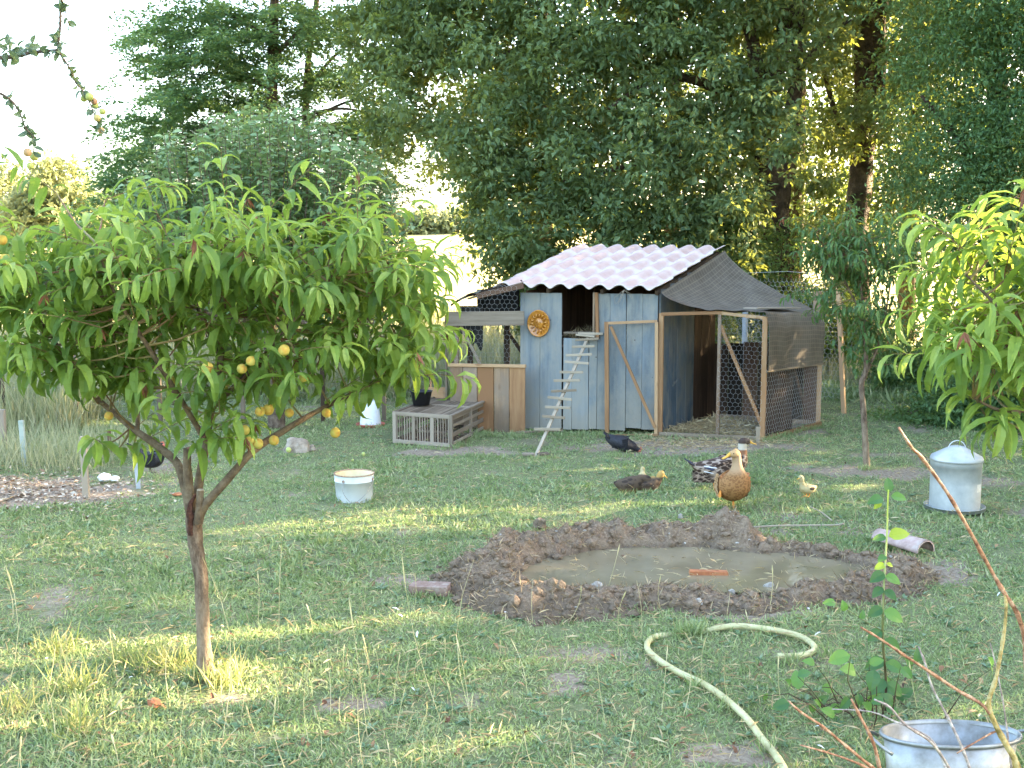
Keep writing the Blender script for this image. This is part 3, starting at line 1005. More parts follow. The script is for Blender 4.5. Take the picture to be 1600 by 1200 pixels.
for j in range(nr - 1):
    a = j * ns_
    E.append([a + ns_, a, o_ + a, o_ + a + ns_])
    a = j * ns_ + ns_ - 1
    E.append([a, a + ns_, o_ + a + ns_, o_ + a])
rv = Vt + Vb
m, t, out = nt('pink_roof_sheet')
tc = t.nodes.new('ShaderNodeTexCoord')
at = N(t, 'ShaderNodeAttribute', attribute_name='worn')
n1 = noise(t, tc.outputs['Object'], 5, 6, 0.7)
n2 = noise(t, tc.outputs['Object'], 45, 4, 0.7)
c = ramp(t, n1, [(0.3, (0.50, 0.33, 0.285)), (0.5, (0.55, 0.385, 0.335)), (0.72, (0.58, 0.45, 0.40))])
f = math_(t, 'ADD', at.outputs['Fac'], math_(t, 'MULTIPLY', math_(t, 'SUBTRACT', n1, 0.5), 0.9))
c = mixc(t, ramp(t, f, [(0.35, (0, 0, 0)), (1.0, (.85, .85, .85))]), c, (0.56, 0.49, 0.45))
c = mixc(t, ramp(t, n2, [(0.66, (0, 0, 0)), (0.78, (0.5, 0.5, 0.5))]), c, (0.20, 0.17, 0.16))
finish(t, out, c, 0.75, n2, 0.15, 0.003, spec=0.3)
M['roof'] = m
worn = []
for t_, st_ in rows:
    f = (t_ / RT * steps) % 1.0
    for i in range(ns_):
        s = RS * i / (ns_ - 1)
        worn.append((0.75 if f > 0.8 or f < 0.02 else 0.05) + (0.45 * max(0, min(1, -roofz(s) / .02 ))) + (0.4 if t_ < 0.12 else 0) + (0.6 if s < 0.1 else 0))
rme = np_mesh('roof', rv, [np.array(F), np.array(Fb), np.array(E)], True, {'worn': worn + worn})
roof = put('roof', rme, M['roof'], coop)
# rafters under the roof
for s in (0.03, 0.62, 1.22):
    beam('rafter', roofpt(s + .04, 0.10, -0.012), roofpt(s + .04, 1.72, -0.012), 0.035, 0.05, U_, M['dark'], coop)
tuft = []
for k in range(7):
    p = roofpt(0.36 + random.gauss(0, .015), 0.0, 0.03)
    mbt = MB()
    d = Vector((random.gauss(0, .5), -0.3, -1)).normalized() * random.uniform(.08, .17)
    tube(mbt, [p + V_ * .03 + Zv * 0.01, p, p + d * .5 + Vector((random.gauss(0, .02), 0, 0)), p + d], 0.0016, 4)
    tuft.append(mbt)
mb = MB()
for q in tuft:
    mb.add(np.concatenate(q.v), [np.concatenate(x) for x in q.f.values()])
put('dangling_twine', mb.mesh('dangling_twine'), M['straw'] if False else M['palewood'], coop)

# ---- ceramic sun plate on the wall (plain generic sun face)
pc_ = fp(843, 505, 0.03)
m, t, out = nt('amber_glaze')
tc = t.nodes.new('ShaderNodeTexCoord')
n1 = noise(t, tc.outputs['Object'], 40, 4, 0.6)
c = ramp(t, n1, [(0.3, (0.30, 0.10, 0.012)), (0.6, (0.55, 0.23, 0.03))])
p_ = finish(t, out, c, 0.12, n1, 0.15, 0.004, spec=0.7)
M['glaze'] = m
plate = thing('wall_plate', 'round amber glazed plate with a relief sun hung on the blue wall', 'wall plate', tuple(pc_))
RP = 0.128
Mp = Matrix.Translation(pc_) @ Matrix(((U_.x, 0, NF.x, 0), (U_.y, 0, NF.y, 0), (0, 1, 0, 0), (0, 0, 0, 1)))
v, f = lathe([(0.0, -0.012), (RP * .8, -0.012), (RP, 0.008), (RP * .99, 0.016), (RP * .93, 0.016), (RP * .80, 0.002), (0.001, 0.0)], 48)
sc = Matrix.Diagonal((1, 1.16, 1, 1))
me = np_mesh('plate', v, f, True)
put('plate', me, M['glaze'], plate, Mp @ sc)
v, f = lathe([(RP * .42, -0.001), (RP * .38, 0.012), (RP * .2, 0.018), (0.0005, 0.02)], 32)
put('sun_face', np_mesh('sun_face', v, f, True), M['glaze'], plate, Mp @ sc @ Matrix.Translation((0, 0.0, 0.001)))
mb = MB()
for k in range(14):
    a = 2 * PI * k / 14
    r0, r1 = RP * .46, RP * .80
    pts = [Vector((math.cos(a) * r0, math.sin(a) * r0, .004)), Vector((math.cos(a + .12) * (r0 + r1) / 2, math.sin(a + .12) * (r0 + r1) / 2, .012)), Vector((math.cos(a) * r1, math.sin(a) * r1, .006))]
    tube(mb, pts, [.011, .009, .002], 6)
put('sun_rays', mb.mesh('sun_rays', True), M['glaze'], plate, Mp @ sc)
mb = MB()
for sx in (-1, 1):
    v, f = lathe([(0.0085, 0), (.006, .004), (.0005, .005)], 10)
    mb.add(v + [sx * .018, .012, .017], [f])
tube(mb, [Vector((0, .012, .02)), Vector((0, -.006, .027))], [.004, .006], 6)
tube(mb, [Vector((-.018, -.018, .017)), Vector((0, -.024, .021)), Vector((.018, -.018, .017))], .003, 6)
put('face_relief', mb.mesh('face_relief', True), M['glaze'], plate, Mp @ sc)

# ================================================================== wire netting
def hexnet(name, p0, eu, ev, W, H, cell, mat, parent=None, r=0.0011, skip=None, bow=0.0, label=None, kind=None):
    eu, ev = Vector(eu).normalized(), Vector(ev).normalized()
    en = eu.cross(ev)
    a = cell / math.sqrt(3) / 1.0
    dx, dy = cell, a * 1.5
    E = set()
    edges = []
    nrow, ncol = int(H / dy) + 2, int(W / dx) + 2
    for j in range(nrow):
        for i in range(ncol):
            cx = i * dx + (dx / 2 if j % 2 else 0)
            cy = j * dy
            pts = [(cx, cy + a), (cx - dx / 2, cy + a / 2), (cx - dx / 2, cy - a / 2), (cx, cy - a)]
            for q in ((0, 1), (1, 2), (2, 3)):
                edges.append((pts[q[0]], pts[q[1]]))
    P0, P1 = [], []
    for (x0, y0), (x1, y1) in edges:
        if min(x0, x1) < -1e-6 or max(x0, x1) > W or min(y0, y1) < -1e-6 or max(y0, y1) > H:
            continue
        if skip and skip((x0 + x1) / 2, (y0 + y1) / 2):
            continue
        P0.append((x0, y0)); P1.append((x1, y1))
    if not P0:
        return None
    P0, P1 = np.array(P0), np.array(P1)
    def w(p):
        jx = (fbm(p[:, 0] + 31, p[:, 1] + 7, 9, 2, 3) - .5) * cell * .5
        jy = (fbm(p[:, 0] + 3, p[:, 1] + 77, 9, 2, 8) - .5) * cell * .5
        b = (fbm(p[:, 0] + 3, p[:, 1] + 7, 2.5, 2, 6) - .5) * bow
        return np.array(p0)[None] + np.outer(p[:, 0] + jx, eu) + np.outer(p[:, 1] + jy, ev) + np.outer(b, en)
    A, B = w(P0), w(P1)
    d = unit(B - A)
    n1 = np.tile(np.array(en), (len(A), 1))
    n2 = np.cross(d, n1)
    V = []
    for X in (A, B):
        for k in range(3):
            an = 2 * PI * k / 3
            V.append(X + (n1 * math.cos(an) + n2 * math.sin(an)) * r)
    V = np.stack(V, 1)
    b = np.arange(len(A))[:, None] * 6
    F = np.concatenate([b + [0, 1, 4, 3], b + [1, 2, 5, 4], b + [2, 0, 3, 5]])
    me = np_mesh(name, V.reshape(-1, 3), F)
    return put(name, me, mat, parent, label=label)

# ================================================================== RIGHT RUN (the covered wire pen)
Cpt, Dpt = G(1191, 689), G(1278, 665)
run = thing('wire_run', 'wooden framed wire netting run with open door and brown shade net', 'chicken run', tuple(Cpt))
UR = (Cpt - Bpt).normalized()
VR = (Dpt - Cpt).normalized()
NR = Vector((VR.y, -VR.x, 0))
NFR = Vector((UR.y, -UR.x, 0))
Bf = Bpt + NF * 0.04
def rp(px, py, out=0.0):
    return hit(px, py, Bf, UR) + NFR * out
UR = (Cpt - Bf).normalized()
NFR = Vector((UR.y, -UR.x, 0))
RH = 1.28
def post(a, z0, z1, w=0.045, t_=0.045, mat='raw', name='post', side=None, par=None):
    return beam(name, Vector(a) + Zv * z0, Vector(a) + Zv * z1, w, t_, side or UR, M[mat], par or run)
pB = rp(1031, 680)
post(pB, -0.02, 1.30, 0.05)
post(Cpt, -0.03, 1.28, 0.055)
post(Dpt, -0.03, 1.22, 0.05)
pm = rp(1121, 680)
post(pm, 0.0, 1.30, 0.035, 0.035, 'rawgrey')
beam('rail', pB + Zv * 1.29, pm + Zv * 1.285 + UR * 0.02, 0.035, 0.05, Zv, M['raw'], run)
beam('rail', pm + Zv * 1.285 - UR * .05, Cpt + Zv * 1.27, 0.035, 0.04, Zv, M['raw'], run)
beam('rail', pB - Zv * 0.0 + NFR * .035 + Zv * .02, rp(1186, 684, .035) + Zv * 0.0, 0.04, 0.03, Zv, M['palewood'], run)
beam('rail', Cpt + NR * .03 + Zv * .02, Dpt + NR * .03 + Zv * .025, 0.05, 0.03, Zv, M['raw'], run)
beam('rail', Cpt + Zv * 1.25, Dpt + Zv * 1.2, 0.04, 0.03, Zv, M['raw'], run)
beam('brace', rp(1126, 508), rp(1189, 662), 0.035, 0.025, UR, M['raw'], run)
Ept = Bpt + V_ * 1.5
beam('rail', Dpt + Zv * 1.2, Ept + Zv * 1.35, 0.04, 0.03, Zv, M['rawgrey'], run)
beam('rail', Dpt + Zv * .03, Ept + Zv * .03, 0.05, 0.03, Zv, M['rawgrey'], run)
def rs(px, py, out=0.0):
    return hit(px, py, Cpt, VR) + NR * out
beam('brace', rs(1240, 560, -.03), rs(1266, 655, -.03), 0.03, 0.02, VR, M['brown'], run)
# stake hammered in by the corner
beam('stake', G(1184, 695) - Zv * .03, G(1184, 695) + Zv * 0.185, 0.042, 0.02, UR, M['palewood'], run)
# brown sheet standing inside the right side
a, b = rs(1200, 690, -.05), rs(1243, 680, -.05)
beam('backing_board', (a + b) / 2 * 1.0 + Zv * (0.02 - ((a + b) / 2).z), (a + b) / 2 + Zv * (0.80 - ((a + b) / 2).z), (b - a).to_2d().length, 0.015, VR, M['brown'], run)
# dark boarded lower back of the run
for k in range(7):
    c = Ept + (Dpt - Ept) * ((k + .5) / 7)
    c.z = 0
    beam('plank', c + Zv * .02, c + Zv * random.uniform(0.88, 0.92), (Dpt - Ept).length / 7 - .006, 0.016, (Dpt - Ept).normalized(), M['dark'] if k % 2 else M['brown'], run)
# netting
Wf = (Cpt - pm).to_2d().length
hexnet('wire_netting', pm + Zv * .02 + NFR * .03, UR, Zv, Wf, 1.26, 0.052, M['wire'], run, r=0.0010, bow=.01)
Ws = (Dpt - Cpt).to_2d().length
hexnet('wire_netting', Cpt + Zv * .05 + NR * .03, VR, Zv, Ws, 1.15, 0.052, M['wire'], run, r=0.0010, bow=.01)
hexnet('wire_netting', Ept + Zv * .85, (Dpt - Ept).normalized(), Zv, (Dpt - Ept).to_2d().length, 0.42, 0.052, M['wire'], run, r=0.0011)
# door, swung open flat along the front wall
door = beam('door', rp(952, 680, .0).lerp(fp(952, 680, .11), 1.0), fp(951, 502, .10), 0.045, 0.025, U_, M['raw'], run)
dl = fp(952, 676, .10)
def dp(px, py):
    return hit(px, py, fp(948, 680, .10), U_)
def sub(name, p0, p1, w, t_, side, mat, par):
    o = beam(name, p0, p1, w, t_, side, mat, run)
    mw = o.matrix_basis.copy()
    o.parent = par
    o.matrix_basis = par.matrix_basis.inverted() @ mw
    return o
sub('door_rail', dp(950, 505), dp(1027, 502), 0.03, 0.025, Zv, M['raw'], door)
sub('door_rail', dp(956, 681), dp(1027, 679.5), 0.03, 0.025, Zv, M['raw'], door)
sub('door_stile', dp(1025, 680), dp(1026, 503), 0.035, 0.025, U_, M['raw'], door)
sub('door_brace', dp(955, 510) + NF * .02, dp(1024, 668) + NF * .02, 0.03, 0.02, U_, M['raw'], door)
nn = hexnet('door_netting', Vector((dp(956, 676).x, dp(956, 676).y, 0.06)) + NF * .014, U_, Zv, (dp(1024, 600) - dp(955, 600)).to_2d().length, 1.22, 0.052, M['wiredark'], run, r=0.0007)
mw = nn.matrix_basis.copy()
nn.parent = door
nn.matrix_basis = door.matrix_basis.inverted() @ mw
# bedding straw
n = 2600
s_ = rng.beta(2, 2, n)
t_ = rng.random(n)
c = []
for a, b in zip(rng.uniform(0.03, 0.95, n), rng.uniform(0.0, 1.1, n)):
    p = Bpt + UR * a * 1.0 + VR * b
    h = 0.16 * math.exp(-((a - .45) / .3) ** 2) * math.exp(-((b - .35) / .35) ** 2)
    c.append((p.x, p.y, 0.01 + random.random() * (h + .015)))
D = rdir(n)
D[:, 2] = np.abs(D[:, 2]) * .35
me = leafmesh('bedding_straw', np.array(c), D, rdir(n), rng.uniform(.05, .14, n), rng.uniform(.003, .006, n), curl=rng.uniform(0, .8, n), st=1)
solo('bedding_straw', me, M['straw'], 'heap of pale straw bedding on the floor of the wire run', 'straw', kind='stuff')
n = 1600
g = [G(random.gauss(1110, 75), random.gauss(694, 7)) for _ in range(n)]
litter('loose_straw', n, (np.array([q.x for q in g]), np.array([q.y for q in g])), (0.03, 0.10), (0.002, 0.005), 'loose straw trodden in front of the wire run', up=.25, z=.02)

# shade net: sheet sagging from the roof verge to the run top and hanging over its front corner
RCt, RDt = Cpt + Zv * 1.33, Dpt + Zv * 1.27
top0 = [roofpt(-0.02, 0.02, 0.02), roofpt(-0.02, 1.70, 0.03)]
def netpt(u, v):
    """u 0 verge .. 1 outer edge; v 0 front .. 1 back"""
    a = top0[0].lerp(top0[1], v)
    b = (RCt + NFR * .02).lerp(RDt, v)
    p = a.lerp(b, u)
    sag = (0.085 + 0.10 * math.sin(PI * v)) * math.sin(PI * u ** 0.6)
    p = p - Zv * sag
    p += Zv * ((float(fbm(u * 2, v * 2, 3, 2, 4)) - .5) * 0.05 * min(1, 4 * u * (1.0)))
    return p
nu, nv = 44, 34
Vn = []
for i in range(nu + 1):
    for j in range(nv + 1):
        Vn.append(tuple(netpt(i / nu, j / nv)))
nh = 18
for i in range(1, nh + 1):
    for j in range(nv + 1):
        v_ = j / nv
        e = netpt(1, v_)
        k = i / nh
        L = 0.60 - 0.04 * v_
        p = e + NR * (0.05 * math.sin(PI * .5 * min(1, k * 3)) + .015 * math.sin(v_ * 9 + k * 2) * k) - Zv * (L * k) + VR * (-0.03 * k * (1 - v_))
        Vn.append(tuple(p))
tot = nu + nh
F = []
for i in range(tot):
    for j in range(nv):
        a = i * (nv + 1) + j
        F.append([a, a + nv + 1, a + nv + 2, a + 1])
Vn = np.array(Vn)
nthk = len(Vn)
V2 = Vn + np.array([0, 0, -0.003])
F = np.array(F)
ring = []
uv = np.array([(i, j) for i in range(tot + 1) for j in range(nv + 1)], float)
me = np_mesh('shade_net', np.concatenate([Vn, V2]), [F, F[:, ::-1] + nthk], True, {'u': np.tile(uv[:, 0], 2), 'v': np.tile(uv[:, 1], 2)})
m, t, out = nt('shade_net')
a1 = N(t, 'ShaderNodeAttribute', attribute_name='u')
a2 = N(t, 'ShaderNodeAttribute', attribute_name='v')
tc = t.nodes.new('ShaderNodeTexCoord')
def stripes(src, k, lo):
    w_ = math_(t, 'SINE', math_(t, 'MULTIPLY', src, k))
    return math_(t, 'GREATER_THAN', w_, lo)
g1 = stripes(a1.outputs['Fac'], 2 * PI / 1.5, 0.88)
g2 = stripes(a2.outputs['Fac'], 2 * PI / 1.2, 0.88)
th = math_(t, 'MAXIMUM', g1, g2)
n1 = noise(t, tc.outputs['Object'], 5, 4, 0.6)
n2 = noise(t, tc.outputs['Object'], 220, 2, 0.5)
c = ramp(t, n1, [(0.3, (0.10, 0.082, 0.064)), (0.7, (0.16, 0.133, 0.104))])
c = mixc(t, math_(t, 'MULTIPLY', th, 0.35), c, (0.24, 0.20, 0.145))
pr = finish(t, out, c, 0.9, n2, 0.3, 0.002, spec=0.15)
tr = t.nodes.new('ShaderNodeBsdfTransparent')
mx = t.nodes.new('ShaderNodeMixShader')
holes = math_(t, 'SUBTRACT', 0.10, math_(t, 'MULTIPLY', th, 0.10))
t.links.new(holes, mx.inputs[0])
t.links.new(pr.outputs[0], mx.inputs[1])
t.links.new(tr.outputs[0], mx.inputs[2])
t.links.new(mx.outputs[0], out.inputs[0])
M['net'] = m
put('shade_net', me, m, run)
e0, e1 = Vector(Vn[-nv - 1]), Vector(Vn[-1])
beam('net_batten', e0 - VR * .03, e1 + VR * .03, 0.02, 0.012, Zv, M['palewood'], run)
# flat board weighing the net down
q0 = netpt(0.86, 0.25) + Zv * .035
bd = beam('loose_board', netpt(0.80, 0.10) + Zv * .03, netpt(0.93, 0.62) + Zv * .04, 0.17, 0.015, UR, M['grey'])
bd['label'] = 'small grey board lying flat on top of the brown shade net'
bd['category'] = 'board'

# ================================================================== LEFT PEN
La, Lb = G(701, 670), G(823, 675)
UL = (Lb - La).normalized()
NL = Vector((UL.y, -UL.x, 0))
pen = thing('wooden_pen', 'raw plank and wire pen joined to the left of the coop', 'chicken pen', tuple(La))
def lp(px, py, out=0.0):
    return hit(px, py, La, UL) + NL * out
zt = lp(760, 572).z
edges = [703, 724, 746, 772, 796, 821]
mats = ['rawgrey', 'rawgrey', 'raw', 'rawgrey', 'raw']
bots = [0.05, 0.03, -0.01, -0.02, 0.0]
for a, b, mm, z0 in zip(edges[:-1], edges[1:], mats, bots):
    p0, p1 = lp(a, 620), lp(b, 620)
    c = (p0 + p1) / 2
    c.z = 0
    beam('plank', c + Zv * z0, c + Zv * (zt - .005), (p1 - p0).to_2d().length - .007, 0.022, UL, M[mm], pen, None, 0.012, 6, 0.003)
beam('rail', lp(701, 570, .01), lp(822, 572, .01), 0.035, 0.045, Zv, M['raw'], pen)
beam('top_board', lp(699, 498, .03), lp(820, 497, .03), 0.155, 0.022, Zv, M['grey'], pen, 'broad grey board across the top')
beam('post', lp(712, 660, -.03) * 1.0, lp(712, 490, -.03), 0.05, 0.04, UL, M['rawgrey'], pen)
beam('post', lp(698, 670, .0), lp(697, 492, .0), 0.018, 0.03, UL, M['grey'], pen)
beam('brace', lp(718, 510, -.05), lp(748, 569, -.05), 0.035, 0.02, UL, M['grey'], pen)
VL = Vector((math.sin(math.radians(10)), math.cos(math.radians(10)), 0))
Ld, Le = La + VL * 1.15, Lb + VL * 1.3
Lw = La - UL * 0.42 + VL * .75
beam('post', Ld, Ld + Zv * 1.25, 0.06, 0.05, UL, M['dark'], pen)
pbk = hit(792, 600, Ld, UL); pbk.z = 0
beam('post', pbk, pbk + Zv * 1.3, 0.065, 0.05, UL, M['dark'], pen)
beam('brace', pbk + Zv * 1.02, pbk + UL * .34 + Zv * .55, 0.04, 0.03, Zv, M['dark'], pen)
beam('rail', Ld + Zv * 1.22, Le + Zv * 1.30, 0.06, 0.04, Zv, M['dark'], pen)
beam('post', Lw, Lw + Zv * .72, 0.05, 0.05, UL, M['dark'], pen)
beam('post', La + VL * .45 - UL * .05, La + VL * .45 - UL * .05 + Zv * 1.2, 0.05, 0.03, UL, M['brown'], pen)
pb = hit(663, 614, La + VL * .2, UL)
beam('low_board', pb, hit(699, 614, La + VL * .2, UL), 0.13, 0.02, Zv, M['raw'], pen)
# roof of the pen: rough slabs and black plastic rising towards the coop
def lr(px, py, back):
    return hit(px, py, La + VL * back, UL)
beam('roof_board', lr(745, 463, .0), lr(818, 446, .0), 0.06, 0.03, Zv, M['brown'], pen)
beam('roof_board', lr(735, 466, .2), lr(820, 441, .2), 0.24, 0.02, VL, M['grey'], pen)
beam('roof_board', lr(735, 462, .5), lr(820, 438, .5), 0.30, 0.02, VL, M['dark'], pen)
beam('roof_board', lr(735, 460, .85), lr(820, 436, .85), 0.30, 0.02, VL, M['dark'], pen)
mbp = MB()
nu_, nv_ = 14, 12
Vp = []
for i in range(nu_ + 1):
    for j in range(nv_ + 1):
        a = lr(704, 475, j / nv_ * 1.0).lerp(lr(752, 459, j / nv_ * 1.0), i / nu_)
        Vp.append(tuple(a + Zv * (0.035 + 0.03 * math.sin(i * .9 + j) * .5 - .05 * (1 - i / nu_) ** 3) - NL * 0))
k_ = len(Vp)
Fp = np.array([[i * (nv_ + 1) + j, (i + 1) * (nv_ + 1) + j, (i + 1) * (nv_ + 1) + j + 1, i * (nv_ + 1) + j + 1] for i in range(nu_) for j in range(nv_)])
put('plastic_sheet', np_mesh('plastic_sheet', np.concatenate([np.array(Vp), np.array(Vp) - [0, 0, .004]]), [Fp, Fp[:, ::-1] + k_], True), M['black'], pen)
# black cloth hung inside
Vp = []
for i in range(13):
    for j in range(9):
        a = lr(716 + 38 * i / 12, 478, .35)
        L_ = 0.30 + 0.05 * math.sin(i * 1.3) + (0.16 if i > 4 else 0.0)
        Vp.append(tuple(a - Zv * (L_ * j / 8) + VL * (.02 * math.sin(i * 1.1 + j * .3))))
k_ = len(Vp)
Fp = np.array([[i * 9 + j, (i + 1) * 9 + j, (i + 1) * 9 + j + 1, i * 9 + j + 1] for i in range(12) for j in range(8)])
put('black_cloth', np_mesh('black_cloth', np.concatenate([np.array(Vp), np.array(Vp) + np.array(VL) * .004]), [Fp, Fp[:, ::-1] + k_], True), M['black'], pen)
Vp = []
for i in range(13):
    for j in range(5):
        a = lr(745 + 66 * i / 12, 452 , .9)
        Vp.append(tuple(a - Zv * (0.33 * j / 4) + VL * (.02 * math.sin(i * 1.1 + j * .3))))
k_ = len(Vp)
Fp = np.array([[i * 5 + j, (i + 1) * 5 + j, (i + 1) * 5 + j + 1, i * 5 + j + 1] for i in range(12) for j in range(4)])
put('black_cloth', np_mesh('black_cloth', np.concatenate([np.array(Vp), np.array(Vp) + np.array(VL) * .004]), [Fp, Fp[:, ::-1] + k_], True), M['black'], pen)
p0 = lp(706, 572, .02)
hexnet('wire_netting', p0, UL, Zv, (Lb - La).length - .13, 0.92, 0.055, M['wire'], pen, r=0.0010, skip=lambda x, y: y > 0.55 + 0.40 * x / 1.0 * 1.0 + .12)
hexnet('wire_netting', La + Zv * .05 - UL * 0.0, (Lw - La).normalized(), Zv, (Lw - La).length, 0.9, 0.055, M['wiredark'], pen, r=0.001)
hexnet('wire_netting', Ld + Zv * .1, UL, Zv, 1.0, 1.1, 0.055, M['wiredark'], pen, r=0.001)

# ================================================================== LADDER (hen ramp)
lb, lt = G(836, 712), fp(921, 527, .07)
lad = thing('hen_ladder', 'narrow hen ladder of twelve pale rungs leaning up to the window', 'ladder', tuple(lb))
beam('rail', lb - Zv * .02, lb + (lt - lb) * 1.05, 0.032, 0.022, U_, M['palewood'], lad)
ld = (lt - lb)
def rung_at(y):
    best = min(range(1001), key=lambda i: abs(600 + FOC * (lambda d: -(d.y * sT + (d.z - CAMH) * cT) / (d.y * cT - (d.z - CAMH) * sT))(lb + ld * (i / 1000)) - y))
    return best / 1000
for k, yy in enumerate([672, 653, 638, 624, 612, 596, 583, 568, 556, 543, 528, 517]):
    f_ = rung_at(yy) if yy > 530 else (.975, 1.03)[yy < 520]
    c = lb + ld * f_ + Vector((0, -.02, .012))
    w_ = random.uniform(.115, .14)
    sd_ = (U_ + Zv * random.gauss(0.04, .05)).normalized()
    c += U_ * random.gauss(0, .012)
    beam('rung', c - sd_ * w_, c + sd_ * w_, 0.026, 0.018, Zv, M['palewood'], lad)
for a, b, lab in ((lb + Vector((-.12, .02, .012)), lb + Vector((-.01, .01, .012)), 0), (lb + Vector((.02, .02, .012)), lb + Vector((.13, .05, .012)), 0)):
    beam('foot_plate', a, b, 0.09, 0.018, Vector((0, 1, 0)), M['grey'], lad)
p = G(806, 680)
o = beam('lath', p + Zv * .03, G(879, 677) + Zv * .03, 0.022, 0.02, Zv, M['palewood'])
o['label'] = 'thin pale lath lying on the grass behind the foot of the ladder'
o['category'] = 'lath'

# ================================================================== POULTRY CRATE
cBR, cBL = G(705, 699), G(617, 692)
e1 = (cBL - cBR); e1.z = 0
cw = e1.length
e1.normalize()
cBk = G(763, 668)
e2 = (cBk - cBR); e2.z = 0
cl = e2.length
e2.normalize()
ch = 0.305
crate = thing('poultry_crate', 'grey slatted wooden poultry crate with barred sides lying on the grass', 'crate', tuple(cBR))
def cp(a, b, z):
    return cBR + e1 * (a * cw) + e2 * (b * cl) + Zv * z
g_ = M['grey']
for b in (0, .5, 1):
    for z in (.02, ch):
        beam('frame_bar', cp(0, b, z), cp(1, b, z), 0.04, 0.022, Zv, g_, crate)
    for a in (0, 1):
        beam('frame_bar', cp(a, b, 0.0), cp(a, b, ch + .02), 0.04, 0.024, e1 if b != .5 else e2, g_, crate)
for a in (.33, .66):
    beam('frame_bar', cp(a, 0, 0.0), cp(a, 0, ch), 0.04, 0.014, e1, g_, crate)
for a in (0, 1):
    for z, w_ in ((.03, .03), (.12, .045), (.21, .03), (.29, .045)):
        beam('side_slat', cp(a, 0, z), cp(a, 1, z), w_, 0.012, Zv, g_, crate)
beam('frame_bar', cp(.0, 0, ch + .012), cp(.0, 1, ch + .012), 0.04, 0.02, e1, g_, crate)
beam('frame_bar', cp(1, 0, ch + .012), cp(1, 1, ch + .012), 0.04, 0.02, e1, g_, crate)
for b in (0, 1):
    for k in range(1, 22):
        if k in (7, 14): continue
        a = k / 22
        beam('bar', cp(a, b, .02), cp(a, b, ch), 0.010, 0.010, e1, g_, crate)
for k in range(1, 24):
    a = k / 24
    beam('bar', cp(a, 0, ch + .004), cp(a, 1, ch + .004), 0.012, 0.009, e1, g_, crate)
for k in range(9):
    a = (k + .5) / 9
    beam('floor_slat', cp(a, 0, .01), cp(a, 1, .01), cw / 9 - .006, 0.008, e1, M['brown'], crate)
# black tub on the left end of the crate
tubc = cp(.85, .42, ch + .02)
v, f = lathe([(0.0, 0.0), (0.10, 0.0), (0.135, 0.17), (0.145, 0.172), (0.145, 0.18), (0.128, 0.178), (0.095, 0.012), (0.0, 0.012)], 32)
solo('black_tub', np_mesh('black_tub', v * .85 + np.array(tubc), f, True), M['black'], 'black plastic tub on the left end of the poultry crate', 'tub', loc=tubc)
# ================================================================== OBJECTS ON THE LAWN
def local(mat_list):
    pass
# ---- white bucket
bk = G(554, 783)
bucket = thing('bucket', 'white enamel bucket with cream inside and rusty rim standing on the lawn', 'bucket', tuple(bk))
bs = G(585, 783).x - bk.x
R1, R2, BH = bs * 1.0, bs * .9, 0.222
v, f = lathe([(0.0, 0.0), (R2, 0.0), (R2, .006), (R2 + (R1 - R2) * .74, BH * .74), (R2 + (R1 - R2) * .74 + .003, BH * .745), (R2 + (R1 - R2) * .77 + .003, BH * .77), (R2 + (R1 - R2) * .78, BH * .775), (R1, BH)], 48)
put('body', np_mesh('body', v, f, True), M['enamel'], bucket, Matrix.Translation(bk))
v, f = lathe([(R1 - .003, BH), (R2 - .003, .008), (0.0, .008)], 48)
put('lining', np_mesh('lining', v, f, True), M['cream'], bucket, Matrix.Translation(bk))
v, f = lathe([(R1 - .004, BH - .004), (R1 + .004, BH - .003), (R1 + .004, BH + .004), (R1 - .004, BH + .004), (R1 - .004, BH - .004)], 48)
put('rim', np_mesh('rim', v, f, True), M['rust'], bucket, Matrix.Translation(bk))
for sx in (-.42, .97):
    a = Vector((R1 * .965 * sx, -R1 * .965 * math.sqrt(max(0, 1 - sx * sx)), BH * .82))
    n_ = Vector((a.x, a.y, 0)).normalized()
    mb = MB()
    tube(mb, [a - n_ * .004, a + n_ * .006, a + n_ * .009], [.013, .012, .006], 12)
    lug = put('lug', mb.mesh('lug'), M['rust'], bucket, Matrix.Translation(bk))
mb = MB()
a0 = Vector((R1 * .965 * -.42, -R1 * .965 * .907, BH * .82 ))
a1 = Vector((R1 * .965 * .97, -R1 * .965 * .24, BH * .82))
mid = Vector((.02, -R1 * 1.38, BH * .30))
pts = smoothpath([a0 + Vector((0, -.012, 0)), a0.lerp(mid, .5) + Vector((-.035, -.02, -.02)), mid + Vector((0, 0, -.035)), a1.lerp(mid, .5) + Vector((.03, -.02, -.03)), a1 + Vector((.01, 0, 0))])
tube(mb, pts, .0022, 6)
put('handle', mb.mesh('handle'), M['zinc'], bucket, Matrix.Translation(bk))

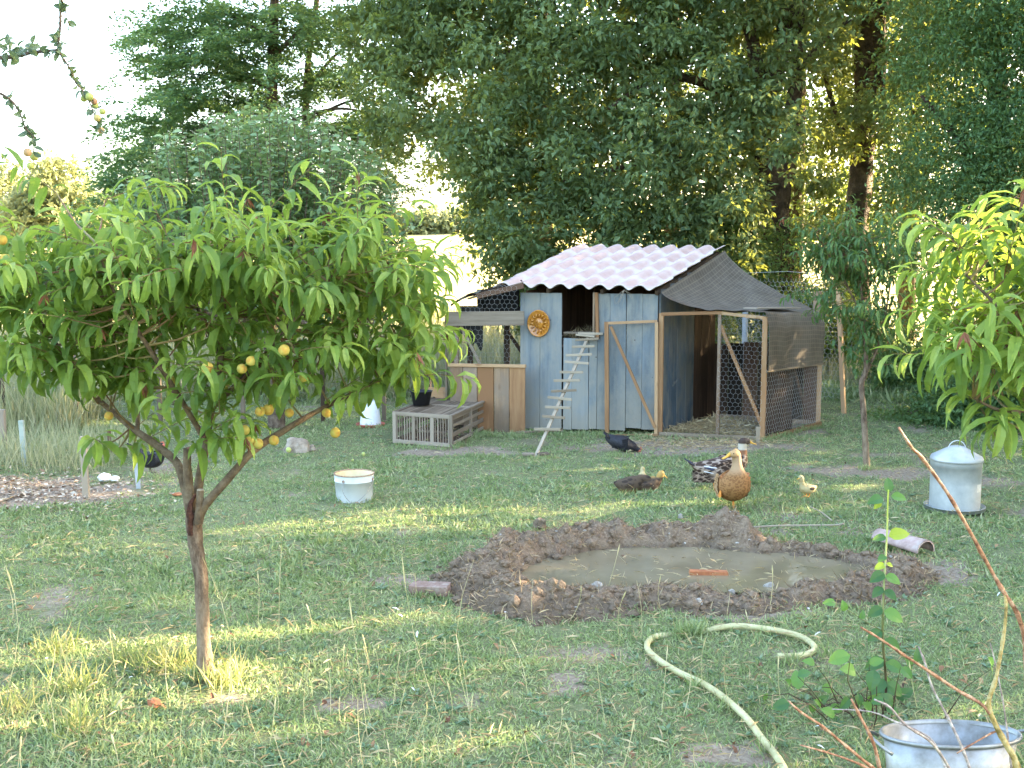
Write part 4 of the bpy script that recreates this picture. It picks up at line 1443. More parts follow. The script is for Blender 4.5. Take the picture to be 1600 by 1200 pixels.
# ---- galvanised drinker
dk = G(1491, 795)
dr = G(1529, 795).x - dk.x
Hd = 0.385
drinker = thing('galvanised_drinker', 'grey galvanised poultry drinker with cone lid and wire loop handle', 'drinker', tuple(dk))
v, f = lathe([(dr * .985, 0.012), (dr * .99, .10), (dr * .99, .2), (dr * .99, Hd * .86), (dr * 1.0, Hd * .862), (dr * 1.0, Hd)], 56)
put('cylinder', np_mesh('cylinder', v, f, True), M['zinclight'], drinker, Matrix.Translation(dk))
v, f = lathe([(dr * 1.0, Hd - .012), (dr * 1.03, Hd - .012), (dr * 1.03, Hd + .004), (dr * .98, Hd + .022), (dr * .3, Hd + .092), (dr * .12, Hd + .10), (0.0, Hd + .10)], 56)
put('lid', np_mesh('lid', v, f, True), M['zinclight'], drinker, Matrix.Translation(dk))
v, f = lathe([(0, 0), (dr * 1.12, 0), (dr * 1.19, .028), (dr * 1.20, .03), (dr * 1.19, .034), (dr * 1.2, .008), (0, .008)], 56)
put('dish', np_mesh('dish', v, f, True), M['zinclight'], drinker, Matrix.Translation(dk))
mb = MB()
pts = [Vector((dr * .36 * math.cos(a) * -1, 0, Hd + .068 + .07 * math.sin(a))) for a in np.linspace(0, PI, 14)]
tube(mb, pts, .0032, 8)
put('handle', mb.mesh('handle'), M['enamel'], drinker, Matrix.Translation(dk))
# paper sticker patch and bright seam
a_ = np.linspace(-.98, -.60, 8)
me_v = []
for a in a_:
    for z in (.155, .215):
        me_v.append((dr * .995 * math.cos(a), dr * .995 * math.sin(a), z))
F = [[2 * i, 2 * i + 2, 2 * i + 3, 2 * i + 1] for i in range(7)]
M['sticker'] = mottled('old_sticker', (0.5, 0.47, 0.40), (0.62, 0.60, 0.54), scale=30, bump=0)
put('sticker', np_mesh('sticker', me_v, np.array(F)), M['sticker'], drinker, Matrix.Translation(dk))

# ---- white plastic drinker with red base
wk = G(579, 667)
wr = G(597, 667).x - wk.x
wd = thing('plastic_drinker', 'white plastic poultry drinker with a red base near the crate', 'drinker', tuple(wk))
M['plastic'] = mottled('white_plastic', (0.62, 0.63, 0.63), (0.72, 0.73, 0.73), scale=8, rough=0.4, bump=0)
M['redplastic'] = mottled('red_plastic', (0.45, 0.08, 0.06), (0.55, 0.13, 0.10), scale=8, rough=0.4, bump=0)
v, f = lathe([(wr * .93, .03), (wr * .72, .26), (wr * .66, .28), (wr * .3, .30), (wr * .28, .32), (0, .32)], 40)
put('reservoir', np_mesh('reservoir', v, f, True), M['plastic'], wd, Matrix.Translation(wk))
v, f = lathe([(0, 0), (wr * 1.15, 0), (wr * 1.25, .035), (wr * 1.27, .037), (wr * 1.25, .042), (wr * 1.1, .012), (0, .012)], 40)
put('base_dish', np_mesh('base_dish', v, f, True), M['redplastic'], wd, Matrix.Translation(wk))

# ---- oval zinc wash tub, bottom right
bz = 0.30
bc = G(1485, 1147, bz)
hx = G(1592, 1147, bz).x - bc.x
hy = hx * .46
tb = thing('wash_tub', 'dented old galvanised wash tub with loop handles behind the bare twigs', 'wash tub', (bc.x, bc.y, 0))
def oval(prof, seg=64):
    v, f = lathe(prof, seg)
    v = v.copy()
    v[:, 1] *= hy / hx
    an = np.arctan2(v[:, 1], v[:, 0])
    v[:, 0] += .004 * np.sin(5 * an) * (v[:, 2] / bz)
    v[:, 2] += .006 * np.sin(2 * an + 1) * (v[:, 2] / bz)
    return v, f
T_ = Matrix.Translation((bc.x, bc.y, 0))
v, f = oval([(0, 0.0), (hx * .80, 0), (hx * .82, .01), (hx * .9, bz * .5), (hx * .91, bz * .52), (hx * .9, bz * .54), (hx * .985, bz), (hx * .98, bz), (hx * .895, bz * .54), (hx * .815, .012), (0, .012)])
put('tub_wall', np_mesh('tub_wall', v, f, True), M['zinc'], tb, T_)
v, f = lathe([(hx - .007, bz - .007), (hx + .005, bz - .007), (hx + .009, bz), (hx + .005, bz + .007), (hx - .003, bz + .007), (hx - .007, bz - .007)], 64)
v[:, 1] *= hy / hx
put('rolled_rim', np_mesh('rolled_rim', v, f, True), M['zinc'], tb, T_)
v, f = oval([(hx * .86, bz * .32), (0, bz * .32)])
M['murk'] = mottled('murky_rain_water', (0.05, 0.035, 0.022), (0.09, 0.06, 0.04), scale=6, rough=0.1, bump=0.05, spec=0.6)
put('rain_water', np_mesh('rain_water', v, f, True), M['murk'], tb, T_)
for sx in (-1, 1):
    mb = MB()
    pts = [Vector((sx * (hx * .97 + .055 * math.sin(a)), -hy * .14 + .075 * math.cos(a), bz - .03 + .035 * math.sin(a))) for a in np.linspace(0, PI, 12)]
    tube(mb, pts, .006, 8)
    put('handle', mb.mesh('handle', True), M['zinc'], tb, T_)

# ---- bricks, tile, stick, stones
def brickmesh(name, L, W, H):
    bm = bmesh.new()
    bmesh.ops.create_cube(bm, size=1)
    bmesh.ops.subdivide_edges(bm, edges=bm.edges[:], cuts=3, use_grid_fill=True)
    for v in bm.verts:
        c_ = v.co.copy()
        e = sum(1 for q in c_ if abs(abs(q) - .5) < 1e-4)
        v.co = Vector((c_.x * L, c_.y * W, c_.z * H))
        if e >= 2:
            v.co *= 1 - random.uniform(.0, .02) * (e - 1)
        v.co += Vector((random.gauss(0, .0007), random.gauss(0, .0007), random.gauss(0, .0007)))
    me = bpy.data.meshes.new(name)
    bm.to_mesh(me)
    bm.free()
    return me
M['brick'] = mottled('weathered_brick', (0.17, 0.10, 0.075), (0.25, 0.17, 0.135), (0.33, 0.28, 0.24), scale=22, bump=.6, bdist=.004)
M['brickwet'] = mottled('orange_brick', (0.26, 0.09, 0.04), (0.38, 0.14, 0.06), (0.45, 0.20, 0.09), scale=25, bump=.4, bdist=.003)
p = G(671, 919, .03)
o = solo('brick', brickmesh('brick', .225, .105, .055), M['brick'], 'weathered brick lying flat in the grass at the left end of the pond', 'brick')
o.location = (p.x, p.y + .03, float(gz(p.x, p.y)) + .035)
o.rotation_euler = (.03, -.02, -.22)
p = G(1107, 897, WZ)
o = solo('brick', brickmesh('brick', .225, .055, .07), M['brickwet'], 'orange brick half sunk in the pond near its front edge', 'brick')
o.location = (p.x, p.y, WZ - .014)
o.rotation_euler = (.0, .02, -.03)
# half round roof tile
tp = G(1405, 868)
t0_, t1_ = G(1368, 848, .075), G(1430, 858, .055)
ax = (G(1432, 866) - G(1368, 850)); ax.z = 0
ax = ax.normalized()
sd_ = Vector((-ax.y, ax.x, 0))
V = []
Ltile = 0.36
for i in range(9):
    x = Ltile * (i / 8 - .5)
    r = .075 + .02 * i / 8
    for lay in (0, .012):
        for k in range(13):
            a = PI * k / 12
            p = ax * x + sd_ * ((r - lay) * math.cos(a)) + Zv * ((r - lay) * math.sin(a) * .85)
            V.append(tuple(p))
F = []
for i in range(8):
    a0 = i * 26
    for k in range(12):
        F.append([a0 + k, a0 + k + 1, a0 + 26 + k + 1, a0 + 26 + k])
        F.append([a0 + 13 + k, a0 + 39 + k, a0 + 39 + k + 1, a0 + 13 + k + 1])
    F.append([a0, a0 + 26, a0 + 39, a0 + 13])
    F.append([a0 + 12, a0 + 25, a0 + 51, a0 + 38])
for a0 in (0, 8 * 26):
    for k in range(12):
        F.append([a0 + k, a0 + 13 + k, a0 + 14 + k, a0 + 1 + k])
M['tile'] = mottled('old_clay_tile', (0.30, 0.20, 0.17), (0.42, 0.30, 0.26), (0.48, 0.40, 0.35), scale=14, bump=.4, bdist=.004)
o = solo('roof_tile', np_mesh('roof_tile', V, np.array(F), True), M['tile'], 'half round clay roof tile resting on the right end of the pond bank', 'roof tile')
c = G(1408, 862)
o.location = (c.x, c.y, .045)
o.rotation_euler = (.0, .10, 0)
# sticks
mb = MB()
tube(mb, smoothpath([G(1165, 831) + Zv * .03, G(1220, 829) + Zv * .035, G(1300, 827) + Zv * .03, G(1318, 829) + Zv * .05], 4), [.007] * 13, 6, wob=.2)
solo('stick', mb.mesh('stick'), M['palewood'], 'long dry stick lying behind the pond towards the clay tile', 'stick')
mb = MB()
tube(mb, smoothpath([G(1266, 800) + Zv * .04, G(1285, 812) + Zv * .05, G(1300, 818) + Zv * .02], 4), .0045, 6, wob=.3)
solo('stick', mb.mesh('stick'), M['palewood'], 'short slanting twig in the grass below the single duckling', 'stick')
def rock(px, py, w, h, mat, label, name='stone', seed=1):
    random.seed(seed)
    bm = bmesh.new()
    bmesh.ops.create_icosphere(bm, subdivisions=3, radius=1)
    c = G(px, py)
    s = c.y / FOC
    from mathutils import noise as mn
    for v in bm.verts:
        k = 1 + .35 * mn.noise(v.co * 1.3 + Vector((seed * 3.1, 0, 0))) + .12 * mn.noise(v.co * 4)
        q = v.co * k
        q.z = max(q.z, -.35)
        v.co = Vector((q.x * w * s / 2, q.y * w * s / 2 * .7, (q.z + .2) * h * s * .8))
    me = bpy.data.meshes.new(name)
    bm.to_mesh(me)
    bm.free()
    o = solo(name, me, mat, label, 'stone')
    o.location = c
    return o
M['stone'] = mottled('pale_limestone', (0.20, 0.155, 0.115), (0.33, 0.27, 0.21), (0.43, 0.37, 0.30), scale=12, bump=.6, bdist=.01)
rock(464, 704, 42, 24, M['stone'], 'pale angular rock on the grass under the peach branches', 'stone', 3)
rock(487, 703, 12, 9, M['stone'], 'small pale stone touching the right side of the big rock', 'stone', 4)
for i, (px, py, w, h, lab) in enumerate([(850, 924, 11, 10, 'round pale stone alone on the front left bank of the pond'), (1090, 956, 16, 9, 'flat pale stone in the front bank below the sunken brick'), (1201, 925, 17, 13, 'largest pale stone of the front bank, right of the sunken brick'),
                                       (932, 924, 22, 13, 'cluster stone at the water on the front bank left of centre'), (1063, 812, 8, 7, 'small white stone high in the back heap of soil'), (1142, 934, 14, 11, 'pale stone wedged in the front bank right of centre'),
                                       (985, 880, 9, 5, 'brown stone in shallow water near the middle of the pond'), (843, 826, 22, 15, 'rounded brown clod like stone on top of the back left bank')]):
    o = rock(px, py, w, h, M['mud'] if 'brown' in lab else M['pebble'], lab, 'stone', 20 + i)
    x, y = o.location.x, o.location.y
    o.location.z = max(float(bankz(x, y)[0]) , WZ - .02)
random.seed(99)

# ---- hose
hp = [(1236, 1235), (1220, 1200), (1205, 1178), (1190, 1160), (1160, 1125), (1110, 1085), (1060, 1056), (1030, 1038), (1013, 1020), (1012, 1008), (1024, 998), (1048, 992), (1080, 990), (1112, 990), (1150, 991), (1205, 998), (1248, 1007), (1270, 1019), (1270, 1029), (1256, 1034), (1238, 1037), (1215, 1036)]
pts = []
for a, b in hp:
    g = G(a, b)
    pts.append(Vector((g.x, g.y, float(gz(g.x, g.y)) + .030)))
for k, dz in ((10, .008), (11, .034), (12, .055), (13, .022)):
    pts[k].z -= dz
sp = smoothpath(pts, 8)
mb = MB()
tube(mb, sp, .0145, 12)
m, t, out = nt('pale_yellow_hose')
geo = t.nodes.new('ShaderNodeNewGeometry')
n1 = noise(t, geo.outputs['Position'], 14, 4, 0.65)
c = ramp(t, n1, [(0.3, (0.34, 0.30, 0.15)), (0.5, (0.47, 0.43, 0.22)), (0.7, (0.55, 0.51, 0.30))])
c = mixc(t, ramp(t, noise(t, geo.outputs['Position'], 38, 4, .7), [(0.56, (0, 0, 0)), (0.72, (.7, .7, .7))]), c, (0.16, 0.12, 0.07))
finish(t, out, c, 0.5, n1, .1, .003, spec=.35)
M['hose'] = m
solo('garden_hose', mb.mesh('garden_hose', True), M['hose'], 'pale yellow garden hose curling through the grass', 'hose')

# ---- wood chip bed, left
n = 1700
g = [G(random.gauss(50, 85), random.gauss(768, 15)) for _ in range(n)]
c = np.array([(q.x, q.y, float(gz(q.x, q.y)) + random.random() * .03) for q in g])
D = rdir(n)
D[:, 2] *= .25
M['chips'] = leafmat('wood_chips', [(0.17, 0.10, 0.06), (0.30, 0.20, 0.13), (0.42, 0.32, 0.22), (0.52, 0.44, 0.34)], trans=0.0, rough=.8)
solo('wood_chips', leafmesh('wood_chips', c, D, np.tile([0, 0, 1.0], (n, 1)) + rng.normal(0, .4, (n, 3)), rng.uniform(.02, .07, n), rng.uniform(.01, .035, n), st=1), M['chips'], 'pale wood chips strewn over the bed at the left edge', 'wood chips', kind='stuff')
mb = MB()
def stake(px, ytop, ybot, w_, mat, label, tilt=0.0, name='stake'):
    b = G(px, ybot)
    h = P(px, ytop, b.y).z
    o = beam(name, b - Zv * .05, Vector((b.x + tilt, b.y, h)), w_, w_ * .7, Vector((1, 0, 0)), mat)
    o['label'] = label
    o['category'] = name.replace('_', ' ')
    return o
M['palepaint'] = mottled('pale_green_paint', (0.24, 0.30, 0.25), (0.36, 0.40, 0.35), scale=10, bump=.1)
M['palemetal'] = mottled('pale_grey_metal', (0.28, 0.31, 0.33), (0.38, 0.40, 0.42), scale=10, bump=.1)
stake(40, 657, 730, .045, M['palepaint'], 'pale green stake at the back of the wood chip bed', -.02)
stake(135, 682, 777, .05, M['palewood'], 'bare wooden stake in the middle of the wood chip bed', -.005)
stake(217, 696, 762, .035, M['palemetal'], 'pale grey stake beside the black hen under the peach tree', -.02)
stake(5, 640, 705, .07, M['grey'], 'grey wooden post at the far left edge', .0, 'fence_post')
stake(172, 672, 712, .03, M['brown'], 'thin brown stake behind the wood chip bed', .0)
stake(270, 596, 632, .09, M['brown'], 'short stout brown post stump behind the peach tree', .0, 'fence_post')
mb = MB()
tube(mb, [G(-10, 793) + Zv * .03, G(22, 783) + Zv * .04, G(38, 776) + Zv * .03], .012, 7, wob=.2)
solo('stick', mb.mesh('stick'), M['grey'], 'grey stick lying at the near edge of the wood chip bed', 'stick')
n_ = 14
V = []
c = G(163, 752)
M['paper'] = mottled('white_paper', (0.7, 0.7, 0.7), (0.8, 0.8, 0.8), bump=0)
me = blob_mesh('crumpled_paper', [(c.x, c.y, .03), (c.x + .09, c.y, .025)], [.06, .045], .5, 2, .6)
solo('crumpled_paper', me, M['paper'], 'crumpled white scrap lying on the wood chips', 'scrap')

# fallen fruit
M['greenfruit'] = mottled('green_fruit', (0.30, 0.36, 0.08), (0.45, 0.48, 0.15), (0.55, 0.55, 0.2), scale=15, rough=.5, bump=0)
for px, py, r, lab in [(451, 707, .027, 'fallen green apple in the grass just below the big pale rock'), (568, 714, .018, 'fallen yellowish fruit in the grass left of the poultry crate'), (551, 722, .012, 'tiny fallen pale fruit halfway between the rock and the crate'),
                       (668, 690, .012, 'tiny pale fruit against the front bars of the poultry crate')]:
    g = G(px, py)
    v, f = lathe([(0, r * 2), (r * .5, r * 1.93), (r * .9, r * 1.45), (r, r), (r * .85, r * .5), (r * .4, r * .08), (0, 0)], 20)
    o = solo('fallen_fruit', np_mesh('fallen_fruit', v, f, True), M['greenfruit'], lab, 'fruit')
    o.location = (g.x, g.y, float(gz(g.x, g.y)) + .012)
for px, py, lab in [(278, 776, 'small orange shard of clay on the grass behind the peach trunk'), (242, 1109, 'small reddish shard in the grass left of the peach trunk')]:
    g = G(px, py)
    o = solo('clay_shard', blob_mesh('clay_shard', [(0, 0, .012)], [.035], .45, 2, .5), M['brickwet'], lab, 'shard')
    o.location = (g.x, g.y, float(gz(g.x, g.y)) + .01)

# ================================================================== FENCE BEHIND THE COOP
fence = thing('wire_fence', 'tall wire netting fence on mixed posts behind the covered run', 'fence', tuple(G(1310, 640)))
fa, fb = G(1150, 628), G(1318, 645)
fd = (fb - fa).normalized()
topf = lambda px, y: hit(px, y, fa, fd)
fw = (fb - fa).length
hexnet('wire_netting', fa + Zv * .15, fd, Zv, fw, topf(1200, 427).z - .2, 0.062, M['wire'], fence, r=0.0019, bow=.03)
mb = MB()
tube(mb, [topf(1135, 428), topf(1230, 424), topf(1322, 432)], .0022, 5)
put('top_wire', mb.mesh('top_wire'), M['wire'], fence)
pw = hit(1161, 640, fa, fd); pw.z = 0
beam('post', pw, pw + Zv * topf(1161, 434).z, .06, .05, fd, M['palemetal'], fence)
pw = hit(1272, 640, fa, fd); pw.z = 0
beam('post', pw, pw + Zv * topf(1272, 455).z, .09, .05, fd, M['rawgrey'], fence)
b_ = G(1319, 646)
o = beam('fence_pole', b_ - Zv * .05, P(1310, 452, b_.y + .1), .05, .05, fd, M['raw'], fence)
hexnet('wire_netting', b_ + Zv * .3, Vector((.8, .6, 0)), Zv, 0.5, 1.1, 0.062, M['wiredark'], fence, r=0.0013, bow=.03)

f2 = thing('wire_fence', 'low wire fence on dark posts across the tall grass at the left', 'fence', tuple(G(100, 640)))
fa2, fb2 = G(-60, 668), G(690, 655)
d2 = (fb2 - fa2).normalized()
for px in (5, 120, 250, 380, 505, 600):
    q = hit(px, 650, fa2, d2); q.z = 0
    beam('post', q, q + Zv * random.uniform(.95, 1.1), .05, .045, d2, M['dark'] if px % 2 else M['grey'], f2)
hexnet('wire_netting', fa2 + Zv * .03, d2, Zv, (fb2 - fa2).length, .85, .10, M['wire'], f2, r=0.0009, bow=.06)
for z in (.45, .9):
    mb = MB()
    tube(mb, [fa2 + Zv * z, (fa2 + fb2) / 2 + Zv * (z - .03), fb2 + Zv * z], .0018, 4)
    put('wire', mb.mesh('wire'), M['wiredark'], f2)

# ================================================================== BIRDS
def loft(spine, seg=20):
    """spine: list of (point, rx (sideways), rz (up/down)) -> continuous smooth body"""
    pts = [Vector(s[0]) for s in spine]
    n = len(pts)
    V, F = [], []
    side = Vector((0, 1, 0))
    # resample with catmull
    data = [Vector((s[1], s[2], 0)) for s in spine]
    P2, D2 = smoothpath(pts, 5), smoothpath(data, 5)
    m_ = len(P2)
    for i in range(m_):
        tg = (P2[min(i + 1, m_ - 1)] - P2[max(i - 1, 0)]).normalized()
        sd_ = side - tg * side.dot(tg)
        if sd_.length < .15:
            sd_ = prev
        sd_.normalize()
        prev = sd_
        upv = sd_.cross(tg)
        for k in range(seg):
            a = 2 * PI * k / seg
            rx, rz = max(D2[i].x, .0005), max(D2[i].y, .0005)
            V.append(tuple(P2[i] + sd_ * (rx * math.cos(a)) + upv * (rz * math.sin(a))))
    for i in range(m_ - 1):
        for k in range(seg):
            F.append([i * seg + k, i * seg + (k + 1) % seg, (i + 1) * seg + (k + 1) % seg, (i + 1) * seg + k])
    caps = [np.array([list(range(seg))[::-1]]), np.array([[(m_ - 1) * seg + k for k in range(seg)]])]
    return V, [np.array(F)] + caps
def plumage(name, base, edge, belly, scale=38, bellyz=(0.1, 0.17), head=None, headx=None, rough=.75, streak=True, thr=(.30, .46)):
    m, t, out = nt(name)
    tc = t.nodes.new('ShaderNodeTexCoord')
    mp = t.nodes.new('ShaderNodeMapping')
    mp.inputs['Scale'].default_value = (0.62, 1, 1.25)
    t.links.new(tc.outputs['Object'], mp.inputs[0])
    nz = N(t, 'ShaderNodeTexNoise', Scale=18.0, Detail=3.0)
    t.links.new(mp.outputs[0], nz.inputs['Vector'])
    v = mixc(t, 0.035, mp.outputs[0], nz.outputs['Color'])
    vo = N(t, 'ShaderNodeTexVoronoi', Scale=float(scale))
    t.links.new(v, vo.inputs['Vector'])
    f = ramp(t, vo.outputs['Distance'], [(thr[0], (0, 0, 0)), (thr[1], (1, 1, 1))])
    c = mixc(t, f, base, edge)
    sp_ = t.nodes.new('ShaderNodeSeparateXYZ')
    t.links.new(tc.outputs['Object'], sp_.inputs[0])
    if belly:
        mr = N(t, 'ShaderNodeMapRange')
        mr.inputs['From Min'].default_value = bellyz[1]
        mr.inputs['From Max'].default_value = bellyz[0]
        t.links.new(sp_.outputs['Z'], mr.inputs['Value'])
        c = mixc(t, mr.outputs[0], c, belly)
    if head:
        for (zlo, zhi, hc) in head:
            a = N(t, 'ShaderNodeMapRange')
            a.inputs['From Min'].default_value = zlo
            a.inputs['From Max'].default_value = zhi
            t.links.new(sp_.outputs['Z'], a.inputs['Value'])
            c = mixc(t, a.outputs[0], c, hc)
    n_ = noise(t, tc.outputs['Object'], 60, 4, .7)
    finish(t, out, c, rough, n_, .5, .004, spec=.2)
    return m
M['bill'] = mottled('orange_bill', (0.55, 0.27, 0.03), (0.66, 0.36, 0.06), scale=20, rough=.45, bump=0)
M['legs'] = mottled('orange_webbed_leg', (0.60, 0.20, 0.03), (0.70, 0.27, 0.05), scale=20, rough=.5, bump=0)
M['eye'] = mottled('dark_eye', (0.008, 0.006, 0.005), (0.012, 0.01, 0.008), rough=.1, bump=0)
def lump(mb, c, r, seg=12):
    c = Vector(c)
    rx, ry, rz = r if isinstance(r, tuple) else (r, r, r)
    V, F = [], []
    rings = 7
    for i in range(rings):
        th_ = PI * (i + .5) / rings
        for k in range(seg):
            a = 2 * PI * k / seg
            V.append((c.x + rx * math.sin(th_) * math.cos(a), c.y + ry * math.sin(th_) * math.sin(a), c.z + rz * math.cos(th_)))
    for i in range(rings - 1):
        for k in range(seg):
            F.append([i * seg + k, (i + 1) * seg + k, (i + 1) * seg + (k + 1) % seg, i * seg + (k + 1) % seg])
    mb.add(V, [np.array(F), np.array([list(range(seg))]), np.array([[(rings - 1) * seg + k for k in range(seg)][::-1]])])
def billmesh(p, d, L, w, h, down=0.25):
    d = Vector(d).normalized()
    s = d.cross(Zv).normalized()
    u = s.cross(d)
    mb = MB()
    V = []
    prof = [(0, .62, 1.0, 0), (.25, .66, .72, -.02), (.5, .72, .42, -.06), (.75, .92, .30, -.07), (.92, .86, .26, -.06), (1.0, .4, .14, -.06)]
    for x, ww, hh, z in prof:
        c = Vector(p) + d * (x * L) + u * (z * L - down * L * x * .4)
        for k in range(12):
            a = 2 * PI * k / 12
            V.append(tuple(c + s * (w / 2 * ww * math.cos(a)) + u * (h / 2 * hh * math.sin(a))))
    F = [[i * 12 + k, i * 12 + (k + 1) % 12, (i + 1) * 12 + (k + 1) % 12, (i + 1) * 12 + k] for i in range(5) for k in range(12)]
    mb.add(V, [np.array(F), np.array([list(range(12))[::-1]]), np.array([[60 + k for k in range(12)]])])
    return mb.mesh('bill', True)
def leg(par, hip, knee, foot, r, toe, mat, T_, fs=.06):
    mb = MB()
    tube(mb, smoothpath([hip, knee, foot], 4), [r * 1.5] * 3 + [r] * 6, 8)
    toe = Vector(toe).normalized()
    sd_ = toe.cross(Zv).normalized() if abs(toe.z) < .9 else Vector((1, 0, 0))
    f0 = Vector(foot)
    tips = [f0 + toe * fs + sd_ * (fs * .55), f0 + toe * fs * 1.15, f0 + toe * fs - sd_ * (fs * .55)]
    for q in tips:
        tube(mb, [f0, (f0 + q) / 2 + Zv * .002, q], [r * .8, r * .6, r * .4], 6)
    dn = Zv * .002
    a = [f0 + dn, tips[0] + dn, tips[1] + dn, tips[2] + dn]
    b = [q - dn * 2 for q in a]
    mb.add([tuple(q) for q in a + b], [np.array([[0, 1, 2], [0, 2, 3], [4, 6, 5], [4, 7, 6]])])
    return put('leg', mb.mesh('leg', True), mat, par, T_)
def wingmesh(root, back, L, H, side, mbname='wing', rows_=5, tilt=0.0):
    """folded wing: overlapping feathers laid on a curved shield. local frame: x forward, y left, z up"""
    V, F = [], []
    mb = MB()
    random.seed(5)
    for r_ in range(rows_):
        nfe = 6 + r_
        for k in range(nfe):
            u = k / (nfe - 1)
            x = root[0] - L * (0.05 + .62 * r_ / (rows_ - 1)) + random.gauss(0, .002)
            z = root[2] + H * (.5 - u) * (1 - .45 * r_ / (rows_ - 1)) - .02 * r_ / rows_ + tilt * (x - root[0])
            bulge = math.sqrt(max(0.0, 1 - ((u - .45) * 1.5) ** 2))
            y = side * (root[1] * (.62 + .38 * bulge) * (1 - .55 * (r_ / (rows_ - 1)) ** 1.5) + .004 + .0015 * (rows_ - r_))
            fl = L * .34
            fw = H / nfe * 1.7
            d = Vector((-1, -side * .18 * (r_ / rows_ + .3), -.22 + tilt * -1))
            d.normalize()
            s_ = Vector((0, side * .25, 1)).normalized()
            p = Vector((x, y, z))
            pts = [p - s_ * fw * .3, p - s_ * fw * .5 + d * fl * .5, p + d * fl, p + s_ * fw * .5 + d * fl * .5, p + s_ * fw * .3]
            mid_ = p + d * fl * .5 + Vector((0, side * .003, 0))
            mb.add([tuple(q) for q in pts] + [tuple(mid_)], [np.array([[0, 1, 5], [1, 2, 5], [2, 3, 5], [3, 4, 5], [4, 0, 5]])])
    return mb.mesh(mbname)

# duck standing in front, breast towards the viewer, head turned to its right (picture left)
M['duckbuff'] = plumage('buff_brown_plumage', (0.20, 0.09, 0.032), (0.31, 0.155, 0.06), None, 62, head=[(.285, .345, (0.37, 0.24, 0.135)), (.43, .45, (0.42, 0.26, 0.12))], thr=(.36, .62))
M['featherbrown'] = plumage('brown_feathers', (0.22, 0.11, 0.05), (0.42, 0.26, 0.14), None, 50)
d1 = G(1143, 797)
duck1 = thing('duck', 'buff brown duck standing on one leg facing the viewer, orange bill to the left', 'duck', tuple(d1))
TD = Matrix.Translation(d1) @ Matrix.Rotation(math.radians(-90 + 8), 4, 'Z')     # local x forward -> towards viewer
# neck turned: in local frame left of picture = local +y? forward (-Y world); picture left (-X world) = local -y
V, F = loft([((-.27, 0, .10), .012, .008), ((-.24, 0, .11), .035, .02), ((-.17, 0, .135), .085, .06), ((-.08, 0, .165), .115, .095), ((.01, 0, .19), .120, .118), ((.075, 0, .225), .115, .112),
             ((.10, 0, .285), .082, .08), ((.10, 0, .335), .048, .05), ((.095, 0, .38), .034, .037), ((.09, -.002, .415), .033, .036), ((.092, -.008, .44), .034, .037), ((.098, -.014, .46), .029, .033), ((.102, -.018, .479), .014, .016)])
mb = MB()
mb.add(V, F)
b1 = mb.mesh('body', True)
put('body', b1, M['duckbuff'], duck1, TD)
mb = MB()
lump(mb, (.105, -.028, .447), (.033, .042, .029), 16)
put('head', mb.mesh('head', True), M['duckbuff'], duck1, TD)
put('bill', billmesh((.112, -.060, .447), (.22, -1, -.28), .072, .036, .034), M['bill'], duck1, TD)
for sx, yy in ((1, 0),):
    mb = MB()
    lump(mb, (.136, -.040, .455), .0048, 8)
    put('eye', mb.mesh('eye', True), M['eye'], duck1, TD)
for s_ in (-1, 1):
    put('wing', wingmesh((.06, .118, .20), 0, .30, .15, s_), M['featherbrown'], duck1, TD)
leg(duck1, (.0, .012, .10), (.0, .012, .06), (.02, .010, .008), .0085, (1, -.1, 0), M['legs'], TD)
leg(duck1, (.03, -.085, .15), (.055, -.105, .125), (.06, -.108, .165), .0085, (.3, -.3, -.9), M['legs'], TD, .045)

# grey speckled duck behind, side on, tail to the left
M['ducksp'] = plumage('speckled_plumage', (0.05, 0.030, 0.022), (0.30, 0.23, 0.18), (0.34, 0.32, 0.30), 34, (0.09, 0.15), thr=(.48, .66), head=[(.29, .31, (0.20, 0.095, 0.05)), (.335, .345, (0.45, 0.40, 0.32)), (.385, .395, (0.055, 0.036, 0.028))])
M['featherspeck'] = plumage('speckled_feathers', (0.045, 0.028, 0.022), (0.30, 0.22, 0.17), None, 40, thr=(.46, .64))
M['featherdark'] = mottled('dark_blue_feathers', (0.015, 0.018, 0.035), (0.03, 0.035, 0.06), scale=20, rough=.5, bump=.2)
M['featherwhite'] = mottled('white_feathers_bar', (0.5, 0.5, 0.52), (0.65, 0.65, 0.66), scale=20, rough=.7, bump=.2)
d2_ = G(1122, 768) 
d2_ = Vector((d2_.x + .02, d2_.y + .02, 0))
duck2 = thing('duck', 'grey and brown speckled duck standing behind the buff duck, tail to the left', 'duck', tuple(d2_))
TD2 = Matrix.Translation(d2_) @ Matrix.Rotation(math.radians(6), 4, 'Z')
V, F = loft([((-.27, 0, .245), .008, .006), ((-.235, 0, .225), .03, .016), ((-.18, 0, .20), .065, .05), ((-.10, 0, .18), .10, .085), ((0, 0, .175), .118, .105), ((.09, 0, .195), .108, .105),
             ((.155, 0, .245), .066, .070), ((.175, 0, .30), .042, .046), ((.178, 0, .345), .034, .036), ((.178, 0, .375), .033, .036), ((.18, 0, .40), .034, .035), ((.184, 0, .418), .028, .03), ((.186, 0, .435), .012, .014)])
mb = MB()
mb.add(V, F)
put('body', mb.mesh('body', True), M['ducksp'], duck2, TD2)
mb = MB()
lump(mb, (.20, .0, .405), (.045, .03, .029), 16)
M['darkhead'] = mottled('dark_brown_down', (0.05, 0.033, 0.025), (0.10, 0.065, 0.045), scale=40, bump=.2)
put('head', mb.mesh('head', True), M['darkhead'], duck2, TD2)
put('bill', billmesh((.235, 0, .402), (1, 0, -.2), .062, .034, .03), M['bill'], duck2, TD2)
